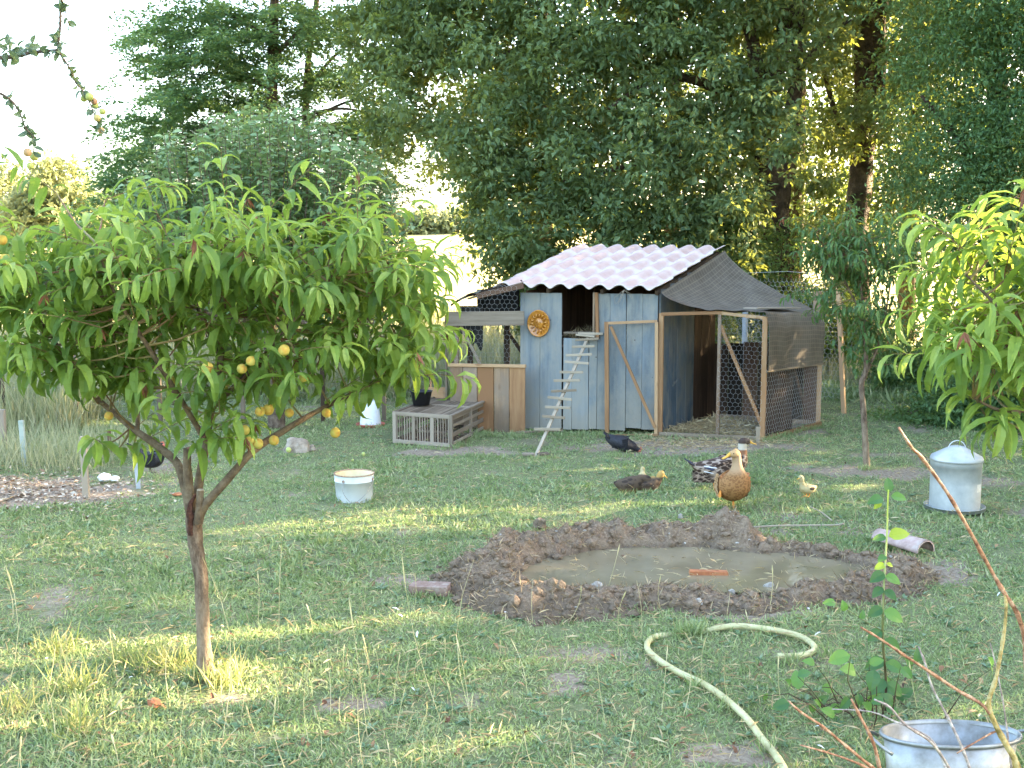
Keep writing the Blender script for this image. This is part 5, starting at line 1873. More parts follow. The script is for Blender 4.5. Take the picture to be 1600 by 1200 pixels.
for s_ in (-1, 1):
    put('wing', wingmesh((.10, .112, .20), 0, .34, .15, s_, rows_=6, tilt=.12), M['featherspeck'], duck2, TD2)
    mb = MB()
    lump(mb, (.215, s_ * .027, .412), .0045, 8)
    put('eye', mb.mesh('eye', True), M['eye'], duck2, TD2)
for nm, mm, off in (('wing_bar', M['featherwhite'], .014), ('wing_patch', M['featherdark'], 0.0), ('wing_bar', M['featherwhite'], -.03)):
    mb = MB()
    tube(mb, [Vector((-.05, -.100, .195 + off)), Vector((-.10, -.098, .20 + off)), Vector((-.16, -.078, .21 + off))], [.004, .013 if off == 0 else .006, .003], 8, flat=.35)
    put(nm, mb.mesh(nm, True), mm, duck2, TD2)
mb = MB()
for k in range(5):
    tube(mb, [Vector((-.20, (k - 2) * .012, .215)), Vector((-.25, (k - 2) * .018, .24)), Vector((-.295, (k - 2) * .02, .268))], [.011, .012, .003], 6, flat=.3)
put('tail_feathers', mb.mesh('tail_feathers', True), M['featherdark'], duck2, TD2)
leg(duck2, (.02, -.05, .10), (.015, -.055, .055), (.02, -.055, .006), .008, (1, 0, 0), M['legs'], TD2)
leg(duck2, (-.03, .05, .10), (-.035, .055, .055), (-.03, .055, .006), .008, (1, 0, 0), M['legs'], TD2)

# ducklings
def duckling(px, py, rot, s, label, sit, matb, headc='head', headdown=False):
    g = G(px, py)
    d = thing('duckling', label, 'duckling', (g.x, g.y, 0), 'ducklings in the grass')
    T0 = Matrix.Translation((g.x, g.y, -.02 * s if sit else 0)) @ Matrix.Rotation(math.radians(rot), 4, 'Z') @ Matrix.Diagonal((s, s, s * (1.25 if sit else 1), 1))
    z0 = .055 if sit else .085
    if headdown:
        nk = [((.085, 0, z0 + .035), .034, .034), ((.115, 0, z0 + .04), .026, .026), ((.14, 0, z0 + .035), .028, .028), ((.165, 0, z0 + .02), .022, .022), ((.18, 0, z0 + .01), .01, .01)]
        hp_, hd = (.175, 0, z0 + .012), (1, 0, -.7)
    else:
        if sit:
            nk = [((.085, 0, z0 + .03), .034, .036), ((.10, 0, z0 + .05), .026, .028), ((.11, 0, z0 + .068), .028, .030), ((.12, 0, z0 + .085), .024, .026), ((.125, 0, z0 + .10), .010, .010)]
        else:
            nk = None
        nk = nk or [((.075, 0, z0 + .045), .034, .036), ((.088, 0, z0 + .085), .024, .026), ((.095, 0, z0 + .115), .027, .030), ((.105, 0, z0 + .14), .024, .026), ((.11, 0, z0 + .158), .010, .010)]
        hp_, hd = ((.14, 0, z0 + .068), (1, 0, -.45)) if sit else ((.125, 0, z0 + .128), (1, 0, -.1))
    V, F = loft([((-.12, 0, z0 + .02), .008, .006), ((-.095, 0, z0 + .012), .03, .022), ((-.04, 0, z0), .055, .048), ((.02, 0, z0 + .003), .06, .056), ((.06, 0, z0 + .018), .048, .05)] + nk, 16)
    mb = MB()
    mb.add(V, F)
    put('body', mb.mesh('body', True), M[matb], d, T0)
    put('bill', billmesh(hp_, hd, .036, .02, .016), M['bill'], d, T0)
    for q in (-1, 1):
        mb = MB()
        lump(mb, (hp_[0] - .012, q * .022, hp_[2] + .012), .004, 8)
        put('eye', mb.mesh('eye', True), M['eye'], d, T0)
        mb = MB()
        lump(mb, (-.01, q * .055, z0 + .01), (.04, .010, .018), 10)
        put('wing', mb.mesh('wing', True), M['downdark'], d, T0)
        if not sit:
            leg(d, (.0, q * .022, z0 - .03), (-.002, q * .022, .02), (.006, q * .022, .004), .0055, (1, 0, 0), M['legs'], T0, .03)
    return d
M['downdark'] = mottled('dark_duckling_down', (0.035, 0.024, 0.018), (0.08, 0.052, 0.035), scale=30, bump=.5)
M['downmix'] = plumage('brown_duckling_down', (0.035, 0.024, 0.018), (0.085, 0.058, 0.038), (0.26, 0.18, 0.07), 30, (.02, .045))
M['downhead'] = plumage('tan_headed_down', (0.035, 0.024, 0.018), (0.09, 0.06, 0.04), (0.28, 0.21, 0.10), 30, (.02, .045), head=[(.105, .118, (0.40, 0.25, 0.08))])
M['downpale'] = plumage('pale_duckling_down', (0.38, 0.30, 0.14), (0.44, 0.36, 0.19), None, 30)
duckling(983, 768, 4, 1.05, 'dark brown duckling lying down, leftmost of the resting three', True, 'downmix', headdown=True)
duckling(1012, 767, 6, .95, 'resting duckling with tan head and orange bill turned to the right', True, 'downhead', headdown=False)
duckling(1003, 754, 80, .7, 'small pale duckling sitting behind the two dark resting ones', True, 'downpale')
duckling(1262, 776, 208, .74, 'lone pale yellow duckling with a dark back walking right of the ducks', False, 'downpale')

# black hens
M['hen'] = mottled('black_hen_plumage', (0.008, 0.008, 0.011), (0.018, 0.017, 0.022), (0.03, 0.028, 0.036), scale=30, rough=.45, bump=.6, bdist=.006)
M['comb'] = mottled('red_comb', (0.40, 0.07, 0.05), (0.52, 0.16, 0.11), scale=30, rough=.6, bump=.2)
M['henleg'] = mottled('grey_hen_leg', (0.08, 0.07, 0.06), (0.14, 0.12, 0.10), scale=20)
def hen(px, py, rot, s, label, peck):
    g = G(px, py)
    d = thing('hen', label, 'hen', (g.x, g.y, 0))
    T0 = Matrix.Translation((g.x, g.y, -.085 * s if peck else 0)) @ Matrix.Rotation(math.radians(rot), 4, 'Z') @ Matrix.Diagonal((s, s * (1.15 if peck else 1), s, 1))
    if peck:
        sp_ = [((-.24, 0, .30), .01, .03), ((-.19, 0, .27), .035, .06), ((-.12, 0, .235), .08, .085), ((-.02, 0, .205), .105, .105), ((.07, 0, .17), .095, .09), ((.13, 0, .155), .065, .065), ((.165, 0, .135), .040, .045), ((.195, 0, .125), .028, .032), ((.215, 0, .12), .024, .026), ((.23, 0, .11), .010, .012)]
        hd = (.215, 0, .12)
        bd = (.5, 0, -1)
    else:
        sp_ = [((-.22, 0, .33), .01, .03), ((-.18, 0, .30), .03, .06), ((-.12, 0, .22), .07, .085), ((-.03, 0, .175), .10, .10), ((.06, 0, .18), .095, .10), ((.11, 0, .225), .06, .065), ((.13, 0, .28), .036, .04), ((.135, 0, .325), .028, .03), ((.14, 0, .35), .026, .028), ((.145, 0, .375), .01, .012)]
        hd = (.145, 0, .35)
        bd = (1, 0, -.1)
    V, F = loft(sp_, 20)
    mb = MB()
    mb.add(V, F)
    put('body', mb.mesh('body', True), M['hen'], d, T0)
    hv = Vector(hd)
    bv_ = Vector(bd).normalized()
    upc = Vector((0, 1, 0)).cross(bv_) * -1
    if upc.z < 0 and not peck:
        upc = -upc
    if peck:
        upc = Vector((.87, 0, .45))
    mb = MB()
    tube(mb, [hv + bv_ * .022, hv + bv_ * .035, hv + bv_ * .05], [.010, .007, .001], 8)
    put('beak', mb.mesh('beak', True), M['henleg'], d, T0)
    mb = MB()
    for k in range(4):
        b_ = hv + upc * .024 + bv_ * (.012 - k * .012)
        tube(mb, [b_, b_ + upc * (.022 - abs(k - 1) * .004)], [.008, .003], 6, flat=.5)
    lump(mb, tuple(hv + bv_ * .012 - Vector((0, .018, 0))), (.017, .008, .017))
    lump(mb, tuple(hv + bv_ * .012 + Vector((0, .018, 0))), (.017, .008, .017))
    lump(mb, tuple(hv + bv_ * .018 - upc * .026), (.010, .006, .016))
    put('comb_and_wattles', mb.mesh('comb_and_wattles', True), M['comb'], d, T0)
    for q in (-1, 1):
        put('wing', wingmesh((.08, .100, .21 if peck else .19), 0, .24, .13, q), M['hen'], d, T0)
        leg(d, (.0, q * .045, .12), (-.01, q * .045, .07), (0, q * .045, .006), .008, (1, 0, 0), M['henleg'], T0, .05)
        mb = MB()
        lump(mb, tuple(hv + Vector((0, q * .025, .004))), .004, 8)
        put('eye', mb.mesh('eye', True), M['eye'], d, T0)
    mb = MB()
    for k in range(6):
        y_ = (k - 2.5) * .012
        z_ = sp_[0][0][2]
        tube(mb, [Vector((-.17, y_, z_ - .04)), Vector((-.22, y_ * 1.3, z_ + .01)), Vector((-.27, y_ * 1.5, z_ + .05))], [.018, .02, .004], 6, flat=.25)
    put('tail_feathers', mb.mesh('tail_feathers', True), M['hen'], d, T0)
    return d
hen(974, 706, -8, .72, 'black hen pecking the ground in front of the open run door', True)
hen(236, 740, 12, .72, 'black hen standing beside the pale grey stake behind the peach trunk', False)
# ================================================================== FRUIT TREES
M['peachleaf'] = leafmat('peach_leaf', [(0.045, 0.10, 0.027), (0.08, 0.155, 0.035), (0.13, 0.22, 0.045), (0.21, 0.31, 0.06), (0.34, 0.43, 0.11)], trans=0.46, tcol=(0.40, 0.52, 0.06), rough=0.5, spec=.3, spots=28)
M['brownleaf'] = leafmat('withered_leaf', [(0.13, 0.05, 0.025), (0.24, 0.10, 0.05)], trans=0.15, tcol=(0.3, 0.1, 0.04), rough=.7)
m, t, out = nt('peach_skin')
tc = t.nodes.new('ShaderNodeTexCoord')
n1 = noise(t, tc.outputs['Object'], 18, 3, .6)
c = ramp(t, n1, [(0.3, (0.44, 0.20, 0.04)), (0.48, (0.50, 0.35, 0.07)), (0.7, (0.42, 0.40, 0.10))])
finish(t, out, c, .8, None, spec=.2)
M['peach'] = m
m, t, out = nt('young_twig')
geo = t.nodes.new('ShaderNodeNewGeometry')
c = ramp(t, noise(t, geo.outputs['Position'], 6, 3), [(0.35, (0.14, 0.05, 0.03)), (0.6, (0.20, 0.17, 0.06))])
finish(t, out, c, .6)
M['twig'] = m

def variants(nv, st=4):
    out_ = []
    for k in range(nv):
        young = k / (nv - 1)
        curl = random.uniform(.9, 2.7)
        me = leafmesh('leaf', np.zeros((1, 3)), np.array([[1.0, 0, 0]]), np.array([[0, 0, 1.0]]), 1.0, random.uniform(.18, .31) * (1 - .3 * young), rnd=np.array([min(1, .05 + .95 * young ** 1.3)]), curl=curl, fold=random.uniform(.25, .6), st=st, wave=random.uniform(-.05, .05))
        me.materials.append(M['peachleaf'])
        out_.append(me)
    return out_
LV = variants(20)
LVD = []
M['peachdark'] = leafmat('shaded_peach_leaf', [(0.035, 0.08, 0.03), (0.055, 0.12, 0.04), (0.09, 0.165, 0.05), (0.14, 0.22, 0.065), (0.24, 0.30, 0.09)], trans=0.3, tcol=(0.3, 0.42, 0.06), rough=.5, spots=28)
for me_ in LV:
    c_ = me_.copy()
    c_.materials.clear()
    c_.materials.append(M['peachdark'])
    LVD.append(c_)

def fruit_tree(root, limbs, blobs, nshoot, per, shoot_len, leafL, parts=300, leaf_w=.25, twigr=.003, droop=1.0, side_bias=None, mat='peachleaf', st=3, seed=1, top_young=True, anchor=None, yadd=0.0):
    """limbs: list of (points, radii). blobs: (centre, (rx,ry,rz), weight). shoots start inside the blobs and grow outward."""
    random.seed(seed)
    r_ = np.random.default_rng(seed)
    limbmb = None
    nodes = []
    for pts, rad in limbs:
        sp = smoothpath(pts, 5)
        k = len(sp)
        rr = np.interp(np.linspace(0, 1, k), np.linspace(0, 1, len(rad)), rad)
        mb = MB()
        tube(mb, sp, list(rr), 10 if max(rad) > .015 else 7, wob=.12)
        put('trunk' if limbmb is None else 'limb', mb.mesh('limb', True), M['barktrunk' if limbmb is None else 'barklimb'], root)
        limbmb = 1
        nodes += [p for p in sp]
    nodes = np.array([tuple(p) for p in nodes])
    tot = sum(b[2] for b in blobs)
    LP, LD, LN, LL, LR = [], [], [], [], []
    BP, BD = [], []
    tw = MB()
    for c, rad, w in blobs:
        c = Vector(c)
        n = int(nshoot * w / tot)
        for _ in range(n):
            d = Vector(rdir1(r_))
            rr = random.random() ** .4
            p = c + Vector((d.x * rad[0], d.y * rad[1], d.z * rad[2])) * rr * .85
            # shoot direction: outward and upward
            g = Vector((d.x, d.y * .8, abs(d.z) * .7 + .35)) + Vector(rdir1(r_)) * .45
            g.normalize()
            L = shoot_len * random.uniform(.55, 1.2)
            nseg = 6
            pts = [p]
            dd = g.copy()
            for i in range(nseg):
                dd = (dd + Vector((0, 0, -.07 * droop * (1 if dd.z < .75 else .4))) + Vector(rdir1(r_)) * .07).normalized()
                pts.append(pts[-1] + dd * (L / nseg))
            tube(tw, pts, [twigr, twigr * .9, twigr * .8, twigr * .7, twigr * .6, twigr * .5, twigr * .4], 4, cap=False)
            # link back to the wood
            j = np.argmin(((nodes - np.array(p)) ** 2).sum(1) + 0.4 * np.maximum(0, nodes[:, 2] - p.z) ** 2)
            q = Vector(nodes[j])
            if (q - p).length > .03:
                mdl = (p + q) / 2 + Vector((0, 0, -.05 * (p - q).length))
                tube(tw, [q, mdl, p], [twigr * 1.8, twigr * 1.4, twigr], 5, cap=False)
            nl = int(per * random.uniform(.7, 1.2))
            ph = random.random() * 6
            for k in range(nl):
                f_ = (k + .6) / nl
                ii_ = f_ * nseg
                i0 = min(int(ii_), nseg - 1)
                b = pts[i0].lerp(pts[i0 + 1], ii_ - i0)
                ax = (pts[i0 + 1] - pts[i0]).normalized()
                a = ph + k * 2.4
                o1 = ax.orthogonal().normalized()
                o2 = ax.cross(o1)
                out_ = o1 * math.cos(a) + o2 * math.sin(a)
                dl = out_ * .8 + ax * (.35 + .6 * f_) + Vector((0, 0, -.25 * droop))
                LP.append(tuple(b)); LD.append(tuple(dl.normalized()))
                LN.append(tuple(Vector((0, 0, 1)) + Vector(rdir1(r_)) * .35))
                young = f_ ** 2.2 * (0.5 + .5 * min(1, max(0, (p.z - c.z) / rad[2] + .8)))
                LL.append(leafL * random.uniform(.5, 1.18) * (1 - .45 * max(0, f_ - .75) * 4 * .6))
                LR.append(min(1, max(0, .12 + yadd + .38 * random.random() + .55 * young * (1 if top_young else .3))))
            if random.random() < .10:
                BP.append(tuple(pts[-1])); BD.append(0)
    LP, LD, LN, LL, LR = map(np.array, (LP, LD, LN, LL, LR))
    put('twigs', tw.mesh('twigs'), M['twig'], root)
    # the leaves that show largest become parts
    dist = np.linalg.norm(LP - np.array([0, 0, CAMH]), axis=1)
    dpt = LP[:, 1] * cT - (LP[:, 2] - CAMH) * sT
    inx = np.abs(LP[:, 0] / dpt * FOC) < 790
    upx = (LP[:, 1] * sT + (LP[:, 2] - CAMH) * cT) / dpt * FOC
    inx &= np.abs(upx) < 590
    score = np.where(inx, dist, 99 + dist) - LL * 1.0
    order = np.argsort(score)
    big = order[:parts]
    rest = order[parts:]
    off = origin(root)
    for j in big:
        X = Vector(LD[j]).normalized()
        Nn = Vector(LN[j])
        Y = Nn.cross(X).normalized()
        Z = X.cross(Y)
        y_ = min(1, max(0, (LR[j] - .05) / .95)) ** (1 / 1.3)
        me = (LVD if mat == 'peachdark' else LV)[int(round(y_ * (len(LV) - 1)))]
        o = bpy.data.objects.new('leaf', me)
        COL.objects.link(o)
        o.parent = root
        p = Vector(LP[j]) - off
        l = float(LL[j])
        wf_ = leaf_w / .25
        o.matrix_basis = Matrix(((X.x * l, Y.x * l * wf_, Z.x * l, p.x), (X.y * l, Y.y * l * wf_, Z.y * l, p.y), (X.z * l, Y.z * l * wf_, Z.z * l, p.z), (0, 0, 0, 1)))
    n = len(rest)
    me = leafmesh('crown', LP[rest], LD[rest], LN[rest], LL[rest], LL[rest] * leaf_w * r_.uniform(.85, 1.1, n), rnd=LR[rest], curl=r_.uniform(.8, 2.6, n) * droop, fold=.4, st=st)
    put('crown', me, M[mat], root, kind='stuff')
    if BP:
        PP, DD = [], []
        for b in BP:
            for k in range(5):
                PP.append(b); DD.append(tuple(Vector((random.gauss(0, .35), random.gauss(0, .35), -1))))
        n = len(PP)
        put('withered_leaves', leafmesh('withered_leaves', np.array(PP), np.array(DD), rdir(n), r_.uniform(.04, .09, n), r_.uniform(.008, .018, n), curl=r_.uniform(0, 1.5, n), st=2), M['brownleaf'], root, kind='stuff')
def rdir1(r_):
    v = r_.normal(size=3)
    return tuple(v / np.linalg.norm(v))

M['comb_dark'] = mottled('gummy_dark_wound', (0.03, 0.012, 0.008), (0.08, 0.03, 0.018), (0.16, 0.07, 0.04), scale=40, bump=1, bdist=.01)
# ---- big peach tree, left foreground
tb_ = GG(324, 1062)
Y0 = tb_.y
pt = thing('peach_tree', 'low spreading peach tree with ripening fruit in the left foreground', 'peach tree', tuple(tb_))
q = lambda px, py, dy=0.0: P(px, py, Y0 + dy)
limbs = [([q(324, 1070), q(321, 1040), q(318, 1000), q(316, 950), q(314, 900), q(307, 860), q(303, 820), q(304, 800)], [.050, .038, .031, .029, .031, .032, .036, .033]),
         ([q(300, 812), q(297, 780), q(293, 740), q(292, 700, .02)], [.026, .024, .020, .015]),
         ([q(308, 815, -.01), q(320, 790, -.03), q(355, 750, -.05), q(395, 705, -.02), q(440, 675, .1), q(500, 640, .25), q(580, 600, .3), q(640, 560, .3)], [.024, .020, .018, .017, .015, .012, .009, .005]),
         ([q(304, 800, .02), q(310, 760, .06), q(322, 690, .12), q(330, 640, .16), q(345, 560, .15), q(350, 450, .1), q(345, 370, .05)], [.024, .02, .018, .017, .014, .010, .005]),
         ([q(298, 800, .04), q(280, 730, .2), q(250, 700, .3), q(215, 675, .35), q(190, 655, .4), q(140, 610, .4), q(90, 540, .35), q(40, 470, .3)], [.024, .02, .018, .016, .014, .012, .009, .005]),
         ([q(322, 690, .12), q(280, 620, .0), q(230, 540, -.15), q(180, 460, -.25), q(150, 380, -.3)], [.013, .012, .010, .007, .004]),
         ([q(330, 640, .16), q(400, 570, .05), q(460, 500, -.1), q(520, 430, -.15)], [.013, .011, .008, .005]),
         ([q(345, 560, .15), q(300, 460, .3), q(270, 380, .4)], [.010, .008, .004]),
         ([q(215, 675, .35), q(210, 600, .5), q(160, 500, .6), q(120, 400, .6)], [.011, .01, .007, .004])]
mpx = Y0 / FOC
def BL(px, py, dy, rx, ry, rz, w):
    return (tuple(q(px, py, dy)), (rx * mpx, ry, rz * mpx), w)
blobs = [BL(170, 590, .25, 105, .35, 45, 1.0), BL(430, 600, .1, 110, .3, 36, .8), BL(310, 610, .15, 70, .25, 26, .3), BL(330, 430, 0, 190, .55, 100, 3.2), BL(90, 450, .1, 150, .5, 95, 2.4), BL(510, 450, .05, 150, .5, 100, 2.4), BL(230, 520, -.1, 150, .45, 70, 1.5),
         BL(590, 540, .15, 65, .3, 55, .7), BL(140, 560, .2, 80, .35, 55, .7), BL(440, 560, .0, 120, .4, 50, .9), BL(60, 560, .1, 60, .35, 60, .6), BL(110, 310, .0, 70, .3, 25, .15), BL(-60, 480, .2, 120, .5, 80, .8), BL(600, 430, .2, 50, .35, 50, .4),
         BL(300, 690, 0, 40, .12, 25, .22), BL(170, 690, .35, 60, .2, 30, .25), BL(620, 590, .2, 50, .2, 28, .45), BL(640, 480, .15, 25, .2, 40, .2), BL(500, 625, .2, 30, .15, 28, .16), BL(345, 655, -.1, 25, .12, 18, .15)]
fruit_tree(pt, limbs, blobs, 275, 17, .36, .16, parts=300, leaf_w=.27, seed=4, yadd=.06)
# pruned stub
mb = MB()
tube(mb, smoothpath([q(310, 818, -.03), q(312, 790, -.035), q(313, 766, -.035)], 4), list(np.linspace(.020, .015, 9)), 10, wob=.15)
put('pruned_stub', mb.mesh('pruned_stub'), M['barklimb'], pt)
mb = MB()
tube(mb, [q(313, 766.5, -.035), q(313, 764.5, -.035)], [.0145, .014], 10)
put('cut_face', mb.mesh('cut_face'), M['palewood'], pt)
mb = MB()
tube(mb, smoothpath([q(298, 836, -.03), q(297, 810, -.032), q(298, 788, -.03), q(306, 772, -.03)], 4), list(np.linspace(.012, .016, 5)) + list(np.linspace(.015, .005, 8)), 8, wob=.5)
put('bark_wound', mb.mesh('bark_wound'), M['comb_dark'], pt)
v, f = lathe([(0.0, 1.9), (.25, 1.97), (.6, 1.85), (.88, 1.5), (1.0, 1.05), (.95, .6), (.7, .2), (.35, .02), (0, .0)], 20)
v = v.copy()
v[:, 2] -= 1.0
crease = np.arctan2(v[:, 1], v[:, 0])
v[:, :2] *= (1 - .10 * np.exp(-(crease / .25) ** 2))[:, None]
pme = np_mesh('peach', v * .0235, f, True)
pme.materials.append(M['peach'])
off = origin(pt)
for px, py, dy in [(444, 547, -.35), (392, 564, -.3), (378, 576, -.28), (324, 575, -.35), (228, 607, -.1), (170, 650, .1), (419, 640, -.05), (406, 643, -.1), (382, 672, -.12), (390, 688, -.14), (403, 693, -.13), (428, 688, -.05),
                   (524, 676, .1), (510, 645, .1), (452, 645, .1), (3, 375, -.3), (8, 405, -.3), (270, 595, .2), (475, 590, .0), (350, 600, .1)]:
    o = bpy.data.objects.new('peach', pme)
    COL.objects.link(o)
    o.parent = pt
    o.location = q(px, py, dy) - off
    s_ = random.uniform(.86, 1.05)
    o.scale = (s_, s_, s_ * random.uniform(.93, 1))
    o.rotation_euler = (random.gauss(0, .3), random.gauss(0, .3), random.uniform(0, 6))

# ---- peach tree whose crown reaches in from the right, nearer than everything there
rb = Vector((1.98, 3.75, 0))
prt = thing('peach_tree', 'bright young peach tree reaching in from the right edge', 'peach tree', tuple(rb))
Yr = 3.7
w_ = lambda px, py, dy=0.0: P(px, py, Yr + dy)
limbs = [([rb, rb + Vector((0, 0, .5)), w_(1720, 700), w_(1700, 600), w_(1670, 500), w_(1640, 420)], [.04, .035, .03, .02, .013, .006]),
         ([w_(1715, 690), w_(1640, 590), w_(1600, 520), w_(1550, 470), w_(1510, 430)], [.014, .012, .009, .006, .003]),
         ([w_(1705, 630), w_(1620, 640), w_(1560, 640), w_(1520, 620)], [.011, .009, .006, .004])]
mp2 = Yr / FOC
def BR(px, py, dy, rx, ry, rz, w):
    return (tuple(w_(px, py, dy)), (rx * mp2, ry, rz * mp2), w)
blobs = [BR(1585, 500, 0, 115, .3, 120, 2.6), BR(1585, 590, .05, 70, .28, 60, 1.1), BR(1560, 420, 0, 75, .25, 55, .8), BR(1530, 500, 0, 50, .2, 50, .7), BR(1590, 660, .05, 60, .25, 45, .6), BR(1700, 500, .1, 110, .35, 160, 1.4), BR(1505, 400, 0, 25, .15, 20, .15)]
fruit_tree(prt, limbs, blobs, 70, 14, .26, .175, parts=300, leaf_w=.23, seed=8, twigr=.0028, yadd=.25)  # yadd lifts these leaves to lighter lime, sunlight put into their colour

# ---- small dark peach tree right of the run
mb_ = GG(1354, 732)
Ym = mb_.y
pm_ = thing('peach_tree', 'slim young peach tree with a thin grey trunk right of the wire run', 'peach tree', tuple(mb_))
z_ = lambda px, py, dy=0.0: P(px, py, Ym + dy)
limbs = [([z_(1354, 736), z_(1352, 690), z_(1349, 640), z_(1346, 600), z_(1352, 585), z_(1353, 560), z_(1350, 500), z_(1345, 440), z_(1345, 370)], [.035, .028, .026, .024, .022, .020, .016, .011, .006]),
         ([z_(1352, 588), z_(1362, 565), z_(1372, 540), z_(1385, 480), z_(1395, 420)], [.014, .012, .011, .008, .005]),
         ([z_(1350, 500), z_(1320, 440), z_(1290, 390), z_(1270, 360)], [.012, .01, .007, .004])]
mp3 = Ym / FOC
def BM(px, py, dy, rx, ry, rz, w):
    return (tuple(z_(px, py, dy)), (rx * mp3, ry, rz * mp3), w)
blobs = [BM(1335, 400, 0, 70, .5, 60, 2.4), BM(1350, 490, 0, 50, .4, 60, 1.5), BM(1300, 450, 0, 30, .3, 60, .7), BM(1375, 420, 0, 45, .4, 60, 1.1), BM(1355, 560, 0, 35, .25, 40, .7), BM(1300, 380, 0, 35, .3, 40, .7), BM(1390, 520, .1, 25, .2, 45, .35)]
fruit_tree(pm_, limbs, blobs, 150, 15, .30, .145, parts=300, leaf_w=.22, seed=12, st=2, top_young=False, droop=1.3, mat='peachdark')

# ---- apple tree with upright shoots behind the big peach
ab = GG(432, 668)
Ya = ab.y
at_ = thing('apple_tree', 'apple tree of upright leafy shoots behind the peach tree', 'apple tree', tuple(ab))
M['appleleaf'] = leafmat('apple_leaf', [(0.075, 0.14, 0.06), (0.12, 0.20, 0.085), (0.18, 0.27, 0.12), (0.27, 0.36, 0.18)], trans=0.28, tcol=(0.28, 0.38, 0.10), rough=.55)
k_ = lambda px, py, dy=0.0: P(px, py, Ya + dy)
random.seed(31)
mpa = Ya / FOC
mb = MB()
tube(mb, smoothpath([ab - Zv * .05, k_(430, 600), k_(420, 520), k_(410, 450)], 4), list(np.linspace(.10, .07, 13)), 10, wob=.1)
put('trunk', mb.mesh('trunk', True), M['bark'], at_)
LP, LD, LL, LR = [], [], [], []
tw = MB()
def uptop(px):
    return np.interp(px, [140, 200, 260, 330, 380, 450, 480, 530, 570, 620, 660], [330, 270, 205, 175, 160, 155, 165, 190, 205, 270, 350])
for _ in range(170):
    px = random.uniform(170, 650)
    dy = random.gauss(0, .7)
    top = k_(px, uptop(px) + abs(random.gauss(0, 28)), dy)
    px0 = 420 + (px - 420) * .72
    base = k_(px0, 470 + random.uniform(-50, 60), dy * .6)
    hub = k_(410 + random.gauss(0, 8), 455 + random.uniform(-15, 25), dy * .1)
    tube(tw, [hub, (hub + base) / 2 + Zv * -.05, base], [.018, .012, .009], 5, cap=False)
    bow_ = Vector((random.gauss(0, .06), random.gauss(0, .06), 0))
    pts = [base.lerp(top, s) + bow_ * math.sin(PI * s) for s in np.linspace(0, 1, 7)]
    tube(tw, pts, list(np.linspace(.009, .0025, 7)), 5, cap=False)
    L = (top - base).length
    nl = int(L / .030)
    for k in range(nl):
        f_ = k / nl
        if f_ < .12: continue
        ii_ = f_ * 6
        i0 = min(int(ii_), 5)
        b = pts[i0].lerp(pts[i0 + 1], ii_ - i0)
        a = k * 2.4 + px
        LP.append(tuple(b)); LD.append((math.cos(a), math.sin(a), .25 + random.gauss(0, .25)))
        LL.append(random.uniform(.08, .125)); LR.append(min(1, random.random() * .6 + .4 * f_ ** 3))
    for k in range(26):
        s = random.random() * .6
        b = pts[0].lerp(pts[6], s) + Vector(rdir1(rng)) * random.uniform(.05, .22)
        LP.append(tuple(b)); LD.append(rdir1(rng)); LL.append(random.uniform(.06, .10)); LR.append(random.random() * .6)
n = len(LP)
put('shoots', tw.mesh('shoots'), M['bark'], at_)
LL = np.array(LL)
put('crown', leafmesh('crown', np.array(LP), np.array(LD), np.tile([0, 0, 1.0], (n, 1)) + rng.normal(0, .35, (n, 3)), LL, LL * .52, rnd=np.array(LR), curl=rng.uniform(.2, 1.2, n), fold=.35, st=2), M['appleleaf'], at_)

# ---- plum branches hanging in at the top left, close to the camera
pb_ = Vector((-2.6, 2.9, 0))
pl = thing('plum_tree', 'thin plum branches with small fruits hanging in at the top left', 'plum tree', tuple(pb_))
Yp = 3.0
y_ = lambda px, py, dy=0.0: P(px, py, Yp + dy)
M['plumleaf'] = leafmat('plum_leaf', [(0.05, 0.08, 0.055), (0.08, 0.12, 0.07), (0.13, 0.18, 0.08)], trans=0.25, tcol=(0.3, 0.4, 0.12), rough=.45)
random.seed(77)
mb = MB()
tube(mb, smoothpath([pb_, pb_ + Vector((.02, 0, 1.3)), y_(-700, 100), y_(-520, -100)], 5), list(np.linspace(.07, .03, 16)), 10, wob=.1)
put('trunk', mb.mesh('trunk', True), M['bark'], pl)
wood_ = [([y_(-560, -20), y_(-300, 60), y_(-120, 85), y_(0, 90), y_(50, 82), y_(92, 78)], [.02, .012, .008, .006, .005, .003], 16),
         ([y_(-560, -60), y_(-200, -120), y_(70, -80), y_(92, -10), y_(94, 40), y_(92, 78), y_(108, 105), y_(118, 128), y_(135, 150), y_(150, 185), y_(160, 210)], [.02, .012, .006, .004, .0035, .003, .0022, .002, .0018, .0015, .001], 44),
         ([y_(-400, 70), y_(-150, 110), y_(-20, 140), y_(15, 155), y_(30, 175), y_(40, 200), y_(52, 215), y_(52, 240)], [.012, .008, .004, .003, .0025, .002, .0018, .001], 26),
         ([y_(70, -80), y_(88, -30), y_(100, 10), y_(108, 40)], [.004, .003, .002, .001], 14)]
LP, LD, LL = [], [], []
for pts, rad, nl in wood_:
    sp = smoothpath(pts, 5)
    rr = np.interp(np.linspace(0, 1, len(sp)), np.linspace(0, 1, len(rad)), rad)
    mb = MB()
    tube(mb, sp, list(rr), 6, wob=.15)
    put('branch', mb.mesh('branch', True), M['bark'], pl)
    for k in range(int(nl * 1.5)):
        i = random.randrange(len(sp) // 3, len(sp) - 1)
        b = sp[i].lerp(sp[i + 1], random.random())
        if b.x < y_(-40, 0).x: continue
        d = Vector((random.gauss(0, 1), random.gauss(0, .8), random.gauss(-.5, .6))).normalized()
        LP.append(tuple(b)); LD.append(tuple(d)); LL.append(random.uniform(.018, .034))
